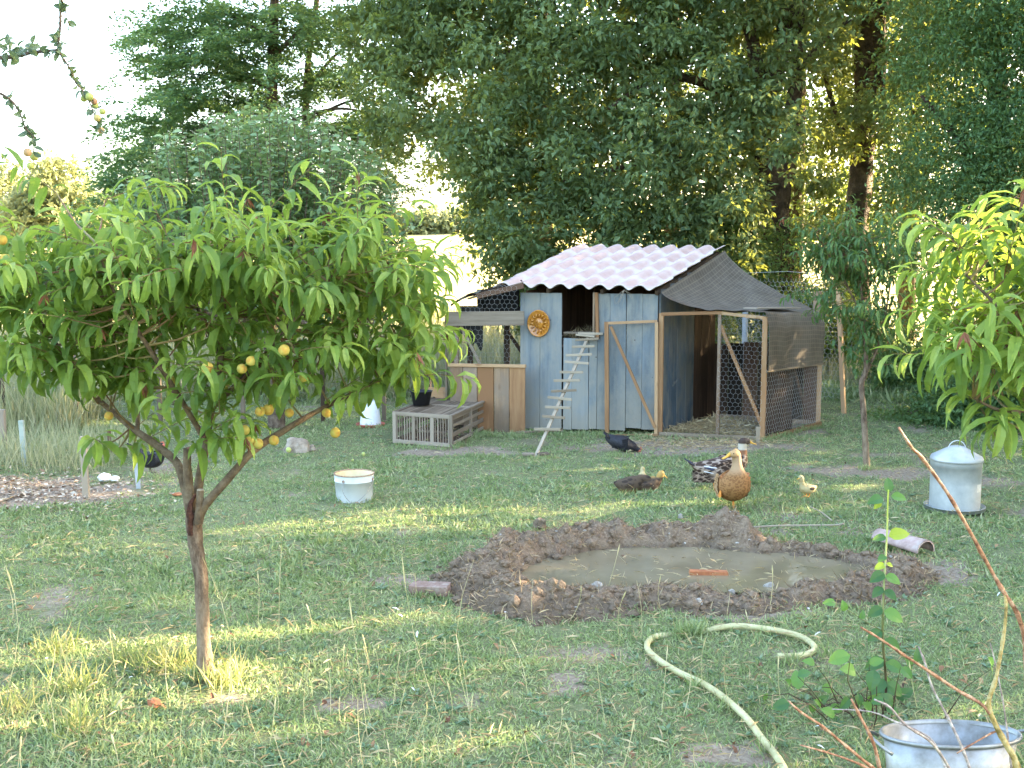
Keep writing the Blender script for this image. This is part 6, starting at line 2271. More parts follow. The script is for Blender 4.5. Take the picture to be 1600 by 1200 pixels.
for _ in range(45):
    b = y_(random.gauss(20, 25), random.gauss(76, 9), random.gauss(0, .05))
    LP.append(tuple(b)); LD.append(rdir1(rng)); LL.append(random.uniform(.025, .04))
plv = leafmesh('leaf', np.zeros((1, 3)), np.array([[1.0, 0, 0]]), np.array([[0, 0, 1.0]]), 1.0, .5, rnd=np.array([.4]), curl=.9, fold=.4, st=3)
plv.materials.append(M['plumleaf'])
off = origin(pl)
for b, d, l in zip(LP, LD, LL):
    o = bpy.data.objects.new('leaf', plv)
    COL.objects.link(o)
    o.parent = pl
    X = Vector(d); Y = Vector(rdir1(rng)).cross(X).normalized(); Z = X.cross(Y)
    p = Vector(b) - off
    o.matrix_basis = Matrix(((X.x * l, Y.x * l, Z.x * l, p.x), (X.y * l, Y.y * l, Z.y * l, p.y), (X.z * l, Y.z * l, Z.z * l, p.z), (0, 0, 0, 1)))
m, t, out = nt('plum_skin')
oi = t.nodes.new('ShaderNodeObjectInfo')
c = ramp(t, oi.outputs['Random'], [(0.2, (0.30, 0.33, 0.09)), (0.6, (0.36, 0.33, 0.10)), (0.9, (0.34, 0.18, 0.10))])
finish(t, out, c, .5)
plum = np_mesh('plum', v * .0105, f, True)
plum.materials.append(m)
for px, py in [(131, 154), (140, 151), (147, 158), (149, 165), (160, 174), (152, 184), (158, 204), (43, 238), (53, 244), (47, 259)]:
    o = bpy.data.objects.new('plum', plum)
    COL.objects.link(o)
    o.parent = pl
    o.location = y_(px, py, random.gauss(0, .02)) - off
    o.scale = (random.uniform(.8, 1.05),) * 3

# ================================================================== WEEDY SHOOT AND TWIGS, right foreground
cb = G(1378, 1105)
cs = thing('leafy_seedling', 'tall spindly green shoot with a few rounded leaves right of the hose', 'seedling', tuple(cb))
Yc = cb.y
c_ = lambda px, py, dy=0.0: P(px, py, Yc + dy)
M['shootleaf'] = leafmat('young_round_leaf', [(0.035, 0.11, 0.045), (0.06, 0.16, 0.055), (0.11, 0.24, 0.06), (0.38, 0.44, 0.05)], trans=0.35, tcol=(0.4, 0.6, 0.04), rough=.45)
m, t, out = nt('green_yellow_stem')
tc = t.nodes.new('ShaderNodeTexCoord')
sp_ = t.nodes.new('ShaderNodeSeparateXYZ')
t.links.new(tc.outputs['Object'], sp_.inputs[0])
c = ramp(t, sp_.outputs['Z'], [(0.05, (0.06, 0.03, 0.02)), (.35, (0.13, 0.13, 0.04)), (.62, (0.42, 0.45, 0.20)), (.9, (0.45, 0.50, 0.08))])
finish(t, out, c, .5)
M['stem'] = m
mb = MB()
tube(mb, smoothpath([c_(1384, 1110), c_(1384, 1060), c_(1379, 1000), c_(1380, 940), c_(1383, 880), c_(1386, 830), c_(1387, 790), c_(1388, 765)], 4), list(np.linspace(.006, .003, 29)), 7)
put('stem', mb.mesh('stem', True), M['stem'], cs)
mb = MB()
tube(mb, smoothpath([c_(1378, 985), c_(1350, 970), c_(1320, 950), c_(1300, 940)], 4), .0022, 6)
put('side_stem', mb.mesh('side_stem', True), M['stem'], cs)
lv4 = []
for r_ in (.1, .35, .65, 1.0):
    a = leafmesh('leaf', np.zeros((1, 3)), np.array([[1.0, 0, 0]]), np.array([[0, 0, 1.0]]), 1.0, .62, rnd=np.array([r_]), curl=.7, fold=.3, st=4)
    a.materials.append(M['shootleaf'])
    lv4.append(a)
ll = [(1388, 770, 90, 30, 1), (1392, 775, 10, 30, 2), (1380, 778, 175, 34, 1), (1377, 785, 200, 20, 3), (1388, 838, 30, 42, 3), (1385, 840, 170, 26, 1), (1384, 868, 185, 24, 1), (1384, 882, 190, 24, 3), (1385, 880, 350, 14, 3),
      (1382, 895, 190, 36, 0), (1382, 900, 355, 34, 2), (1380, 918, 200, 30, 0), (1381, 922, 340, 30, 0), (1380, 950, 195, 34, 0), (1380, 955, 350, 44, 2), (1379, 985, 200, 36, 0), (1380, 1000, 345, 40, 0), (1381, 1030, 190, 42, 0), (1383, 1035, 350, 40, 1),
      (1384, 1062, 200, 44, 0), (1384, 1068, 340, 44, 0), (1320, 955, 100, 24, 2), (1306, 942, 160, 26, 2), (1345, 968, 80, 20, 1)]
for px in range(46):
    ll.append((random.gauss(1340, 55), random.gauss(1100, 38), random.uniform(0, 360), random.uniform(26, 46), random.choice((0, 0, 1, 1, 2))))
off = origin(cs)
LF = []
for i, (px, py, an, ln, vi) in enumerate(ll):
    a = math.radians(an)
    dpt_ = 0 if i < 24 else random.gauss(.0, .15)
    p = c_(px, py, dpt_)
    d = Vector((math.cos(a), random.gauss(-.3, .3), math.sin(a) * .9 - .15)).normalized()
    Nn = Vector((random.gauss(0, .25), -.75, .65)).normalized()
    Y = Nn.cross(d).normalized()
    Z = d.cross(Y)
    l = ln * .85 * Yc / FOC
    o = bpy.data.objects.new('leaf', lv4[vi])
    COL.objects.link(o)
    LF.append((i, p, o))
    p = p - off
    o.parent = cs
    o.matrix_basis = Matrix(((d.x * l, Y.x * l, Z.x * l, p.x), (d.y * l, Y.y * l, Z.y * l, p.y), (d.z * l, Y.z * l, Z.z * l, p.z), (0, 0, 0, 1)))
for i, p, o in LF:
    if i >= 24:
        mb = MB()
        g = Vector((p.x * .6 + cb.x * .4, p.y * .6 + cb.y * .4, 0))
        tube(mb, [g, (g + p) / 2 + Vector((random.gauss(0, .02), 0, .03)), p], [.003, .0022, .0012], 5, cap=False)
        put('low_stem', mb.mesh('low_stem'), M['stem'], cs)

# bare orange twigs of a cut shrub, very near
Yt = 3.1
tg = lambda px, py, dy=0.0: P(px, py, Yt + dy)
tb2 = Vector((tg(1610, 1400).x, Yt, 0))
sh = thing('bare_shrub', 'leafless shrub of long orange brown twigs in the lower right corner', 'shrub', tuple(tb2))
def twigmat(name, a, b, c_):
    m, t, out = nt(name)
    geo = t.nodes.new('ShaderNodeNewGeometry')
    cc = ramp(t, noise(t, geo.outputs['Position'], 34, 5, .75), [(0.36, a), (0.5, b), (0.62, c_)])
    finish(t, out, cc, .55, noise(t, geo.outputs['Position'], 120, 2), .3, .002, spec=.35)
    return m
mo = twigmat('orange_bark', (0.13, 0.05, 0.028), (0.33, 0.15, 0.075), (0.48, 0.31, 0.20))
my = twigmat('yellow_bark', (0.16, 0.11, 0.03), (0.36, 0.25, 0.08), (0.48, 0.38, 0.18))
mg = twigmat('grey_bark', (0.16, 0.11, 0.09), (0.32, 0.25, 0.21), (0.5, 0.43, 0.37))
TW = [([(1404, 668, -.1), (1425, 700, -.08), (1440, 715, -.06), (1480, 770, -.04), (1515, 830, -.02), (1548, 890, 0), (1568, 925, 0), (1590, 960, .02), (1602, 1010, .02), (1605, 1100, .0), (1612, 1260, 0)], [4, 5, 6.2, 5.5, 6.5, 6, 7.5, 8, 8, 9, 11], mo),
      ([(1568, 918, 0), (1572, 950, 0), (1567, 1000, 0), (1556, 1060, 0), (1545, 1095, 0), (1550, 1120, 0), (1570, 1160, 0), (1590, 1200, .0), (1605, 1300, 0)], [4, 5, 6, 7, 8, 9, 10.5, 12, 14], my),
      ([(1345, 980, -.1), (1370, 995, -.08), (1410, 1022, -.06), (1450, 1048, -.03), (1495, 1078, 0), (1530, 1098, 0), (1548, 1115, 0)], [3, 4, 5, 5.5, 6, 6, 7], mo),
      ([(1435, 1010, .05), (1445, 1035, .04), (1455, 1070, .03), (1475, 1110, .02), (1495, 1150, 0), (1515, 1200, 0), (1540, 1290, 0)], [3, 4, 4, 4.5, 5, 5.5, 7], mg),
      ([(1330, 1092, -.2), (1345, 1122, -.2), (1360, 1150, -.2), (1370, 1180, -.18), (1380, 1230, -.15)], [3.5, 5, 5, 6, 7], mo),
      ([(1232, 1095, -.3), (1250, 1112, -.3), (1285, 1135, -.28), (1315, 1160, -.26), (1345, 1185, -.24), (1380, 1215, -.2), (1450, 1290, -.1)], [2.5, 4, 4.5, 5, 5.5, 6, 8], mo),
      ([(1250, 1164, -.3), (1300, 1178, -.28), (1345, 1195, -.26), (1400, 1225, -.2)], [2.5, 3.5, 4, 5], mo),
      ([(1366, 1093, -.2), (1390, 1105, -.2), (1412, 1130, -.2), (1425, 1140, -.2), (1455, 1160, -.15), (1480, 1195, -.1), (1520, 1270, -.05)], [3, 4, 4, 4, 4.5, 5, 6], mg),
      ([(1300, 1108, .1), (1360, 1112, .08), (1400, 1128, .06), (1440, 1145, .05), (1462, 1165, .04), (1490, 1230, .0)], [2, 2.5, 3, 3.4, 3.8, 4.5], mg),
      ([(1547, 1005, .1), (1556, 1040, .1), (1566, 1090, .1), (1572, 1130, .1), (1580, 1200, .08)], [2, 2.5, 3, 3, 4], mg),
      ([(1495, 1177, -.05), (1520, 1162, -.04), (1550, 1145, 0), (1560, 1143, 0)], [2.5, 3, 3.4, 4], mo),
      ([(1630, 860, .0), (1612, 900, .0), (1606, 960, .0), (1607, 1010, .0)], [9, 9, 9, 9], mg)]
for pts, rad, mm in TW:
    sp = smoothpath([tg(*p) for p in pts], 4)
    rr = np.interp(np.linspace(0, 1, len(sp)), np.linspace(0, 1, len(rad)), rad) * Yt / FOC * .45
    for b_ in range(3, len(sp) - 1, 5):
        rr[b_] *= 1.3
    mb = MB()
    tube(mb, sp, list(rr), 8, wob=.22)
    put('twig', mb.mesh('twig', True), mm, sh)
# ================================================================== BIG TREES AND HEDGE
M['oakleaf'] = leafmat('oak_leaf', [(0.048, 0.088, 0.038), (0.085, 0.138, 0.058), (0.135, 0.20, 0.084), (0.20, 0.275, 0.125)], trans=0.36, tcol=(0.46, 0.47, 0.05), rough=.5, spec=.3)
M['locustleaf'] = leafmat('locust_leaf', [(0.05, 0.115, 0.06), (0.08, 0.16, 0.08), (0.13, 0.22, 0.11)], trans=0.42, tcol=(0.3, 0.42, 0.08), rough=.55, spec=.25)
M['willowleaf'] = leafmat('hedge_leaf', [(0.038, 0.088, 0.036), (0.062, 0.13, 0.05), (0.095, 0.18, 0.066), (0.15, 0.24, 0.095)], trans=0.33, tcol=(0.40, 0.46, 0.05), rough=.5, spec=.3)
M['farleaf'] = leafmat('far_leaf', [(0.09, 0.12, 0.05), (0.15, 0.18, 0.08), (0.24, 0.26, 0.13)], trans=0.35, tcol=(0.5, 0.5, 0.2), rough=.6)

def clump_leaves(centers, rad, per, L, w=.6, flat=1.0, axis_out=None, r_=rng):
    n = len(centers) * per
    d = rdir(n) * (r_.random((n, 1)) ** .45)
    R = np.repeat(rad, per)[:, None]
    p = np.repeat(centers, per, 0) + d * R * np.array([1, 1, flat])
    D = unit(d + rdir(n) * .9 + np.array([0, 0, -.25]))
    Nn = np.tile([0, 0, 1.0], (n, 1)) + rdir(n) * .8
    Ls = L * r_.uniform(.6, 1.25, n)
    return p, D, Nn, Ls
def blob_points(blobs, n, r_=rng, shell=.35):
    """n clump centres in a set of ellipsoids, mostly towards their outside"""
    w = np.array([b[1][0] * b[1][1] * b[1][2] for b in blobs]) ** .75
    cnt = (n * w / w.sum()).astype(int) + 1
    out_ = []
    for (c, rd), k in zip(blobs, cnt):
        d = rdir(k) * (r_.random((k, 1)) ** shell)
        out_.append(np.array(c)[None] + d * np.array(rd)[None])
    return np.concatenate(out_)
def limb_tree(root, limbs, mat='barkdark', seg=10):
    first = True
    for pts, rad in limbs:
        sp = smoothpath(pts, 5)
        rr = np.interp(np.linspace(0, 1, len(sp)), np.linspace(0, 1, len(rad)), rad)
        mb = MB()
        tube(mb, sp, list(rr), seg, wob=.12)
        put('trunk' if first else 'limb', mb.mesh('trunk', True), M[mat], root)
        first = False
def outside(pts, gaps):
    """drop clumps standing in the openings of the crown; gaps are tubes (two ends, radius)"""
    keep = np.ones(len(pts), bool)
    for a, b, r in gaps:
        a, b = np.array(a), np.array(b)
        d = b - a
        t_ = np.clip(((pts - a) @ d) / (d @ d), 0, 1)
        keep &= np.linalg.norm(pts - a - t_[:, None] * d, axis=1) > r
    return pts[keep]
def gap(px, py, rpx, Y=19.0, half=4.0):
    return (tuple(P(px, py, Y - half)), tuple(P(px, py, Y + half)), rpx * Y / FOC)
GAPS = [gap(645, 105, 16), gap(705, 150, 26), gap(690, 128, 15), gap(655, 235, 20), gap(610, 68, 12), gap(975, 20, 20), gap(925, 205, 16), gap(1035, 185, 13), gap(1265, 140, 24), gap(1275, 175, 16),
        gap(660, 300, 52), gap(625, 325, 42), gap(690, 320, 36), gap(700, 370, 38), gap(670, 410, 45), gap(640, 370, 45), gap(725, 420, 20), gap(870, 130, 14), gap(920, 25, 16), gap(1145, 70, 10), gap(780, 105, 9), gap(720, 60, 10), gap(815, 230, 8), gap(990, 195, 8)]
tot_leaves = 0
def front(px, py, rpx, Y0_=13.0, Y1_=17.6):
    return (tuple(P(px, py, Y0_)), tuple(P(px, py, Y1_)), rpx * 1.2 * 17 / FOC)
TRUNKGAPS = [front(1213, 385, 22), front(1208, 330, 22), (tuple(P(1190, 250, 13)), tuple(P(1190, 250, 17.4)), .17), front(1172, 60, 22), front(1180, 95, 16), front(1350, 285, 24, 13, 19), front(1345, 340, 26, 13, 19), front(1350, 230, 18, 13, 19), front(1355, 60, 30, 13, 19), front(1352, 110, 22, 13, 19), front(1345, 390, 20, 13, 19), front(1060, 130, 14), front(1090, 125, 14), front(1215, 280, 15)]
def crown(root, blobs, nclump, per, L, mat, rad=(.25, .5), w=.6, flat=.8, gaps=None, twigs=0, name='crown', shell=.35, st=1):
    global tot_leaves
    c = blob_points(blobs, nclump, shell=shell)
    c = c[unproj_dist(c, [(a, b, r * (1.0 if rad[1] > .6 else .6)) for a, b, r in SUNGAPS])]
    if gaps:
        c = outside(c, gaps)
    p, D, Nn, Ls = clump_leaves(c, rng.uniform(rad[0], rad[1], len(c)), per, L, w, flat)
    n = len(p)
    tot_leaves += n
    r = np.clip(np.repeat(rng.random(len(c)), per) * .5 + rng.random(n) * .5, 0, 1)
    put(name, leafmesh(name, p, D, Nn, Ls, Ls * w, rnd=r, curl=rng.uniform(0, .8, n), fold=.35, st=st), M[mat], root)
    return c
def B(px, py, Y, rx, ry, rz):
    """crown lobe: centre seen at px,py at distance Y; radii in metres"""
    return (tuple(P(px, py, Y)), (rx, ry, rz))

# ---- locust tree on the left
b = P(425, 520, 21); b.z = float(gz(b.x, b.y))
lt_ = thing('locust_tree', 'feathery locust tree with a straight dark trunk against the white sky', 'tree', tuple(b))
Q = lambda px, py, Y=21.0: P(px, py, Y)
top = Vector((Q(428, 0).x + .1, 21, 9.5))
limb_tree(lt_, [([b - Zv * .1, Q(424, 350), Q(424, 200), Q(427, 60), Q(430, -60), top], [.17, .13, .11, .09, .07, .02]),
                ([Q(425, 230), Q(380, 190), Q(320, 160), Q(260, 150)], [.05, .04, .03, .01]), ([Q(424, 140), Q(360, 110), Q(300, 90), Q(240, 60)], [.05, .04, .03, .01]),
                ([Q(426, 90), Q(480, 40), Q(540, 10)], [.05, .035, .01]), ([Q(424, 280), Q(340, 270), Q(250, 280), Q(180, 280)], [.05, .035, .025, .01]),
                ([Q(426, 60), Q(350, 20), Q(280, -20)], [.045, .03, .01]), ([Q(425, 200), Q(520, 170), Q(590, 180)], [.045, .03, .01])])
b2 = P(482, 520, 22); b2.z = float(gz(b2.x, b2.y))
lt2 = thing('locust_tree', 'thinner locust tree with a reddish trunk right of the first one', 'tree', tuple(b2))
limb_tree(lt2, [([b2 - Zv * .1, Q(480, 300, 22), Q(478, 180, 22), Q(482, 90, 22), Q(495, 0, 22), Q(500, -150, 22)], [.11, .085, .07, .06, .05, .02]),
                ([Q(480, 140, 22), Q(520, 90, 22), Q(560, 60, 22)], [.04, .03, .01]), ([Q(480, 190, 22), Q(540, 160, 22), Q(600, 150, 22)], [.035, .025, .01])], 'bark')
def sprays(root, items, nper, mat='locustleaf', dist=21.0):
    """drooping sprays of small leaflets set in layers"""
    PP, DD, NN, LLs, RR = [], [], [], [], []
    for px, py, rx, n in items:
        for _ in range(n):
            a = random.gauss(0, .45); dy_ = random.gauss(0, .9)
            c = P(px + rx * a * 1.1, py + random.gauss(0, 10) + abs(a) * 12, dist + dy_)
            out_ = Vector((random.gauss(0, 1) + a * 2, random.gauss(0, 1), random.gauss(-.15, .25))).normalized()
            L = random.uniform(.35, .75)
            r0 = random.random()
            m_ = nper
            s_ = out_.cross(Zv).normalized()
            for k in range(m_):
                f_ = k / m_
                p = c + out_ * (L * f_) - Zv * (.22 * L * f_ * f_) + s_ * (random.gauss(0, .10)) + Zv * random.gauss(0, .035)
                PP.append(p[:]); d = (s_ * random.choice((-1, 1)) + out_ * .5 + Zv * random.gauss(-.1, .3)); DD.append(d[:])
                RR.append(r0 * .5 + random.random() * .5)
    n = len(PP)
    L_ = rng.uniform(.07, .12, n)
    put('crown', leafmesh('crown', np.array(PP), np.array(DD), np.tile([0, 0, 1.0], (n, 1)) + rng.normal(0, .45, (n, 3)), L_, L_ * .5, rnd=np.array(RR), curl=.3, st=1), M[mat], root)
    return n
random.seed(3)
it = [(330, 15, 90, 60), (270, 45, 60, 34), (380, 50, 90, 70), (320, 85, 100, 75), (250, 95, 50, 22), (400, 110, 70, 50), (280, 140, 70, 50), (350, 155, 80, 55), (260, 190, 60, 40), (330, 205, 80, 60), (410, 180, 50, 30), (230, 240, 55, 42), (300, 250, 80, 60),
      (380, 240, 60, 46), (200, 290, 50, 30), (270, 300, 80, 60), (350, 300, 80, 60), (430, 270, 60, 46), (460, 20, 70, 46), (210, 330, 60, 26), (170, 345, 50, 12), (300, 350, 120, 60), (430, 330, 90, 50), (225, 45, 30, 8), (205, 275, 30, 12), (330, -60, 140, 60), (430, -90, 140, 60), (380, -180, 130, 60)]
tl = sprays(lt_, it, 62)
it = [(500, 60, 60, 36), (540, 30, 60, 36), (510, 130, 70, 46), (570, 110, 60, 40), (530, 200, 70, 50), (590, 180, 50, 36), (480, 240, 60, 40), (550, 270, 70, 50), (600, 240, 40, 16), (470, 310, 70, 40), (560, 320, 60, 40), (520, -30, 70, 30), (560, -90, 90, 40), (610, 30, 40, 20)]
tl += sprays(lt2, it, 62, dist=22)

# ---- oak behind the coop
b = P(1215, 560, 17.5); b.z = float(gz(b.x, b.y))
ok = thing('oak_tree', 'large spreading oak behind the coop with a dark leaning trunk', 'oak tree', tuple(b))
O = lambda px, py, Y=17.5: P(px, py, Y)
limb_tree(ok, [([b - Zv * .1, O(1213, 400), O(1200, 280), O(1185, 200), O(1195, 160), O(1215, 100), O(1230, 20), O(1240, -100), O(1250, -300)], [.30, .26, .22, .18, .17, .15, .13, .10, .04]),
               ([O(1213, 360), O(1225, 270), O(1238, 180), O(1245, 90), O(1250, 0), O(1260, -140)], [.16, .14, .12, .10, .08, .03]),
               ([O(1200, 230), O(1190, 150), O(1180, 90), O(1172, 50), O(1150, 0), O(1120, -80)], [.14, .12, .11, .10, .08, .03]),
               ([O(1185, 170), O(1100, 130, 17), O(1050, 120, 16.5), O(1010, 130, 16.4), O(950, 170, 16.2)], [.09, .075, .06, .045, .02]),
               ([O(1190, 150), O(1080, 60), O(960, 40), O(850, 60), O(760, 100)], [.10, .08, .06, .045, .02]),
               ([O(1200, 260), O(1090, 250, 17), O(980, 260, 16.6), O(860, 290, 16.5)], [.08, .06, .045, .02]),
               ([O(1240, 120), O(1290, 60), O(1330, 30)], [.06, .045, .02])])
bl = [B(790, 120, 17, 1.9, 1.5, 1.3), B(950, 100, 17, 1.9, 1.6, 1.3), B(1080, 150, 16.8, 1.5, 1.4, 1.2), B(850, 250, 16.6, 1.9, 1.3, 1.1), B(1000, 270, 16.3, 1.8, 1.3, 1.1), B(760, 300, 16.8, 1.1, 1.1, .9), B(900, 360, 15.9, 1.6, .9, .7), B(1060, 350, 15.9, 1.2, .9, .8),
      B(790, 400, 16.2, 1.0, .8, .6), B(700, 30, 17.5, 1.4, 1.3, 1.2), B(1180, 40, 17, 1.3, 1.3, 1.1), B(620, 120, 18, .9, 1.1, 1.4), B(640, 20, 18, 1.2, 1.1, 1.1), B(620, 220, 18, .6, .9, .6), B(1110, 260, 16.5, 1.0, 1.0, .8), B(1160, 170, 16.3, .7, .6, .6), B(990, 0, 17, 2.2, 1.7, 1.0), B(1235, 230, 15.6, .4, .4, .4),
      B(1165, 330, 15.8, .5, .5, .8)]
cc = crown(ok, bl, 1250, 60, .115, 'oakleaf', (.17, .33), .55, .7, GAPS + TRUNKGAPS)
up_ = [B(850, -150, 18, 2.6, 2.6, 1.8), B(1100, -160, 18, 2.6, 2.6, 1.8), B(980, -360, 18, 2.8, 2.8, 1.8), B(700, -120, 18.5, 1.8, 2, 1.5)]
crown(ok, up_, 420, 30, .22, 'oakleaf', (.4, .8), .6, name='upper_crown')
# ---- second oak, the tall trunk with light on its right side
b = P(1345, 560, 19); b.z = float(gz(b.x, b.y))
ok2 = thing('oak_tree', 'tall oak right of the leaning one, its upright trunk lit from the right', 'oak tree', tuple(b))
O2 = lambda px, py, Y=19.0: P(px, py, Y)
limb_tree(ok2, [([b - Zv * .1, O2(1335, 400), O2(1345, 280), O2(1352, 180), O2(1350, 80), O2(1352, 0), O2(1355, -150), O2(1350, -350)], [.27, .22, .19, .175, .17, .16, .12, .05]),
                ([O2(1352, 200), O2(1372, 120), O2(1375, 40), O2(1385, -40), O2(1400, -160)], [.15, .13, .12, .10, .04]),
                ([O2(1350, 190), O2(1400, 150), O2(1450, 110), O2(1500, 90)], [.08, .07, .05, .02]),
                ([O2(1345, 250), O2(1310, 190), O2(1290, 120), O2(1280, 60)], [.06, .05, .04, .02])])
bl = [B(1300, 60, 18.5, 1.1, 1.1, 1.0), B(1430, 60, 18, 1.3, 1.2, 1.1), B(1280, 330, 17.6, .9, .8, .7), B(1300, 220, 18.8, .7, .9, .7), B(1420, 200, 17.6, 1.0, .9, .9), B(1200, 30, 19.5, 1.2, 1.2, 1.0), B(1360, -20, 18.5, 1.6, 1.5, .8), B(1400, 300, 17.5, .8, .8, .6), B(1340, 130, 20.5, 1.2, .8, 1.2)]
crown(ok2, bl, 430, 56, .11, 'oakleaf', (.17, .33), .55, .7, GAPS[8:10] + TRUNKGAPS)
crown(ok2, [B(1380, -180, 19, 2.6, 2.6, 1.8), B(1400, -400, 19, 2.4, 2.4, 1.8)], 260, 30, .22, 'oakleaf', (.4, .8), .6, name='upper_crown')
# ---- dense leafy tree along the right edge
b = P(1560, 620, 14.5); b.z = float(gz(b.x, b.y))
rt = thing('ash_tree', 'dense dark green leafy tree filling the upper right corner', 'tree', tuple(b))
limb_tree(rt, [([b - Zv * .1, P(1565, 400, 14.5), P(1560, 200, 14.6), P(1550, 0, 14.8), P(1540, -200, 15)], [.2, .17, .14, .1, .04]),
               ([P(1562, 330, 14.5), P(1500, 220, 14.3), P(1440, 150, 14.2)], [.09, .06, .02]), ([P(1560, 280, 14.5), P(1640, 180, 14.3), P(1700, 100, 14)], [.09, .06, .02])])
bl = [B(1500, 120, 14.5, 1.0, 1.0, .9), B(1590, 90, 14, 1.0, 1.0, 1.0), B(1530, 250, 14, 1.0, 1.0, .9), B(1610, 260, 13.6, 1.0, 1.0, 1.0), B(1470, 300, 14.3, .9, .9, .7), B(1560, 370, 13.8, 1.0, .9, .6), B(1470, 20, 14.6, 1.1, 1.0, .9), B(1590, -20, 14, 1.3, 1.3, .9), B(1680, 150, 13.6, 1.2, 1.2, 1.5), B(1460, 400, 14.5, .7, .7, .5), B(1570, 470, 13.8, .8, .7, .6), B(1650, 420, 13.5, .9, .9, .9)]
crown(rt, bl, 1400, 42, .075, 'willowleaf', (.2, .38), .42, .9, TRUNKGAPS)
crown(rt, [B(1600, -300, 15, 2.4, 2.0, 1.6), B(1820, -80, 14, 1.8, 1.6, 2.0), B(1640, -500, 15, 2.4, 2.4, 1.6)], 520, 34, .13, 'willowleaf', (.35, .7), .55, name='upper_crown')
# ---- undergrowth: separate bushes
def bush(name, px, py, Y, rx, ry, rz, n, L, mat, label, per=36, group=None):
    c = P(px, py, Y)
    g_ = Vector((c.x, c.y, float(gz(c.x, c.y))))
    t_ = thing(name, label, 'bush', tuple(g_), group)
    mb = MB()
    for k in range(6):
        a = k * 1.05 + random.random()
        e = Vector((c.x + rx * .55 * math.cos(a), c.y + ry * .55 * math.sin(a), c.z + rz * .2))
        tube(mb, [g_ - Zv * .05, g_.lerp(e, .5) + Zv * .1, e], [.03, .022, .008], 6)
    put('stems', mb.mesh('stems', True), M['bark'], t_)
    crown(t_, [(tuple(c), (rx, ry, rz)), ((c.x + rx * .4, c.y, c.z - rz * .5), (rx * .7, ry * .8, rz * .6)), ((c.x - rx * .45, c.y, c.z - rz * .45), (rx * .65, ry * .8, rz * .6))], n, per, L, mat, (.12, .28), .5, .9)
    return t_
random.seed(12)
bush('bush', 1122, 375, 16.4, .65, .6, .7, 260, .085, 'willowleaf', 'bright green bush rising just behind the right end of the coop roof')
bush('bush', 1060, 450, 16.0, .8, .6, .8, 200, .085, 'oakleaf', 'dark bush directly behind the middle of the coop roof')
bush('bush', 930, 450, 16.2, 1.0, .7, .8, 240, .085, 'oakleaf', 'dark bush behind the left part of the coop roof')
bush('bush', 1220, 450, 17.0, .9, .7, .9, 260, .08, 'willowleaf', 'green bush behind the wire netting at the right of the coop')
bush('bush', 1290, 500, 17.8, .8, .7, .7, 200, .08, 'willowleaf', 'dark green bush behind the slim young peach tree')
bush('bush', 1430, 560, 15.2, .7, .6, .5, 220, .07, 'willowleaf', 'low green bush to the right of the young peach tree trunk')
bush('bush', 1530, 620, 12.6, .7, .6, .5, 300, .065, 'willowleaf', 'low dark bush above the galvanised drinker')
bush('bush', 1610, 600, 12.2, .7, .6, .6, 260, .065, 'willowleaf', 'dark bush behind the bright peach branches at the right edge')
bush('bush', 1440, 660, 13.0, .6, .4, .22, 160, .06, 'willowleaf', 'low leafy patch left of the galvanised drinker under the trees')
bush('bush', 850, 440, 16.6, .7, .6, .7, 180, .085, 'oakleaf', 'dark bush behind the pen roof where it meets the coop')
bush('bush', 560, 400, 19.5, 1.0, .8, 1.0, 240, .09, 'oakleaf', 'dark shrub under the locust trees')
bush('bush', 330, 430, 19.0, 1.6, .8, 1.0, 330, .09, 'oakleaf', 'broad dark shrub at the foot of the locust trees')
bush('bush', 120, 420, 20.0, 1.4, .8, .7, 260, .09, 'willowleaf', 'green shrub behind the tall grass at the far left')
# second row of trees behind, standing on the far side of the track
def backtree(px, Y, h, r, mat, label, nc=260, L=.16):
    c = P(px, 400, Y)
    g_ = Vector((c.x, c.y, float(gz(c.x, c.y))))
    t_ = thing('tree', label, 'tree', tuple(g_), 'second row of trees behind the oaks')
    mb = MB()
    tube(mb, [g_ - Zv * .2, g_ + Zv * h * .5, g_ + Zv * h * .9], [.22, .16, .05], 8)
    put('trunk', mb.mesh('trunk', True), M['barkdark'], t_)
    bl = []
    for k in range(9):
        a = random.uniform(0, 6.28)
        bl.append(((g_.x + r * .5 * math.cos(a), g_.y + r * .5 * math.sin(a), g_.z + h * random.uniform(.22, .92)), (r * .6, r * .6, r * .5)))
    crown(t_, bl, nc, 34, L, mat, (.3, .65), .6)
for px, Y, h, r, mat, lab, nc in [(850, 25, 11, 2.6, 'oakleaf', 'tall tree glimpsed behind the oak, above the left half of the coop', 300), (1050, 26, 12, 2.8, 'oakleaf', 'tall tree glimpsed behind the oak, above the right half of the coop', 330),
                              (1240, 24, 11, 2.2, 'willowleaf', 'tree glimpsed between the two oak trunks', 200), (1420, 25, 12, 2.8, 'oakleaf', 'tall tree glimpsed behind the right hand oak', 330),
                              (1600, 22, 12, 3.0, 'willowleaf', 'tall tree behind the dense right hand tree', 330)]:
    backtree(px, Y, h, r, mat, lab, nc)
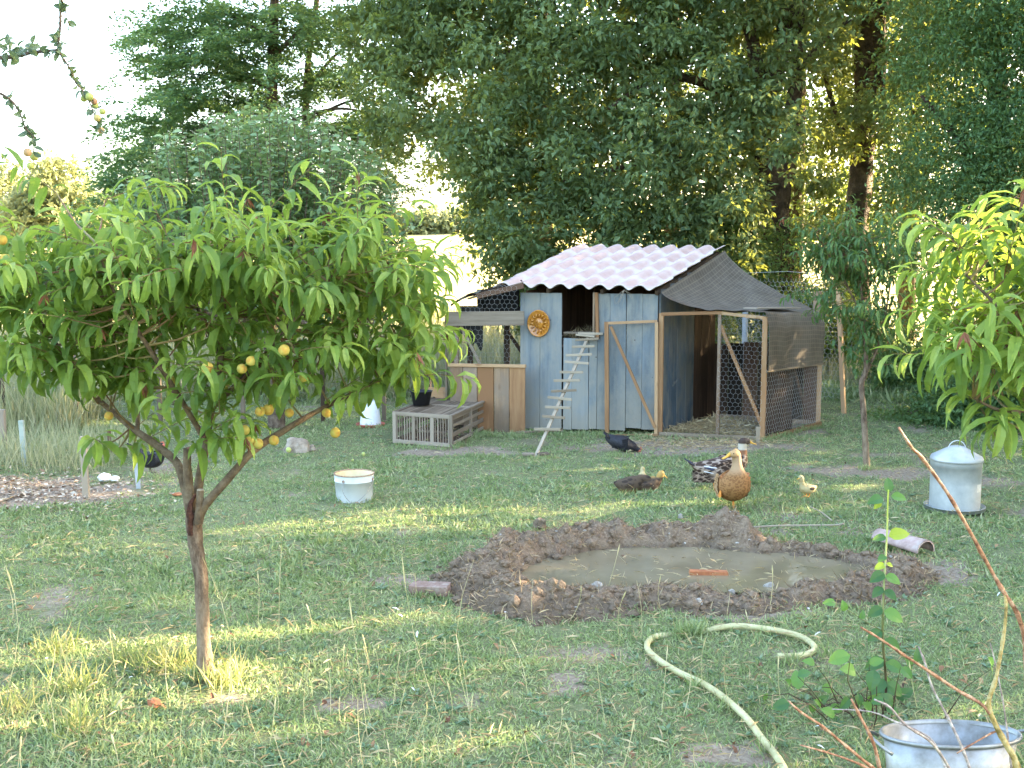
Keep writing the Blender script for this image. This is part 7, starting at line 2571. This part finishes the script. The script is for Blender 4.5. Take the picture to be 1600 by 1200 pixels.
# unseen trees added past the right edge to keep the evening sun off the lawn
for i, (x, y, h, r) in enumerate([(10.5, 17, 11, 3.0), (11.0, 13.0, 10, 2.8), (10.5, 9.6, 9.5, 2.6), (10.8, 6.5, 9, 2.5), (11.5, 3.2, 9, 2.6), (15, 15, 11, 3.0), (15, 10.5, 11, 3.0), (14.5, 5.5, 10, 2.8), (14, 20.5, 12, 3.2)]):
    g_ = Vector((x, y, float(gz(x, y))))
    t_ = thing('tree', 'dense unseen tree added past the right edge to shade the lawn', 'tree', tuple(g_), 'unseen shade trees added past the right edge')
    mb = MB()
    tube(mb, [g_ - Zv * .2, g_ + Zv * h * .5, g_ + Zv * h * .9], [.2, .15, .05], 8)
    put('trunk', mb.mesh('trunk', True), M['barkdark'], t_)
    bl = []
    for k in range(8):
        a = k * .8
        bl.append(((g_.x + r * .4 * math.cos(a), g_.y + r * .5 * math.sin(a), g_.z + h * (.14 + .80 * k / 7)), (r * .75, r * .75, r * .5)))
    crown(t_, bl, 350, 22, .28, 'willowleaf', (.4, .8), .6)
# far hedge line and sunlit trees across the field
random.seed(41)
for i, (px, Y, w_, h, lab) in enumerate([(90, 60, 4.0, 5.5, 'round sunlit tree across the field above the peach crown'), (20, 66, 4.5, 5.0, 'sunlit tree across the field at the far left edge'), (160, 75, 4, 3.0, 'low sunlit tree across the field under the white sky')]):
    c = P(px, 400, Y)
    z0 = float(gz(c.x, c.y))
    t_ = thing('far_tree', lab, 'tree', (c.x, c.y, z0))
    mb = MB()
    tube(mb, [Vector((c.x, c.y, z0 - .3)), Vector((c.x, c.y, z0 + h * .6))], [.3, .15], 8)
    put('trunk', mb.mesh('trunk', True), M['bark'], t_)
    crown(t_, [((c.x, c.y, z0 + h * .55), (w_ * .5, w_ * .5, h * .42)), ((c.x + w_ * .3, c.y, z0 + h * .4), (w_ * .4, w_ * .4, h * .3)), ((c.x - w_ * .3, c.y, z0 + h * .42), (w_ * .4, w_ * .4, h * .3))], 120, 40, .35, 'farleaf', (.5, .9), .7)
xs_ = rng.uniform(-60, 30, 900)
ys_ = 95 + rng.normal(0, 1.2, 900)
cc = np.stack([xs_, ys_, gz(xs_, ys_) + rng.uniform(.2, 1.6, 900)], 1)
p, D, Nn, Ls = clump_leaves(cc, rng.uniform(.5, 1.0, 900), 30, .5, .6, .8)
solo('far_hedge', leafmesh('far_hedge', p, D, Nn, Ls, Ls * .7, st=1), M['farleaf'], 'green hedge line across the far side of the pale field', 'hedge', kind='stuff')
n = 26000
x = rng.uniform(-24, 6, n)
y = rng.uniform(19, 30, n)
D = rng.normal(0, .2, (n, 3)); D[:, 2] = 1
solo('field_grass', leafmesh('field_grass', np.stack([x, y, gz(x, y)], 1), D, rdir(n), rng.uniform(.3, .7, n), rng.uniform(.015, .03, n), curl=.6, st=1), M['meadow'], 'dry crop and grass at the near edge of the sunlit field', 'grass', kind='stuff')
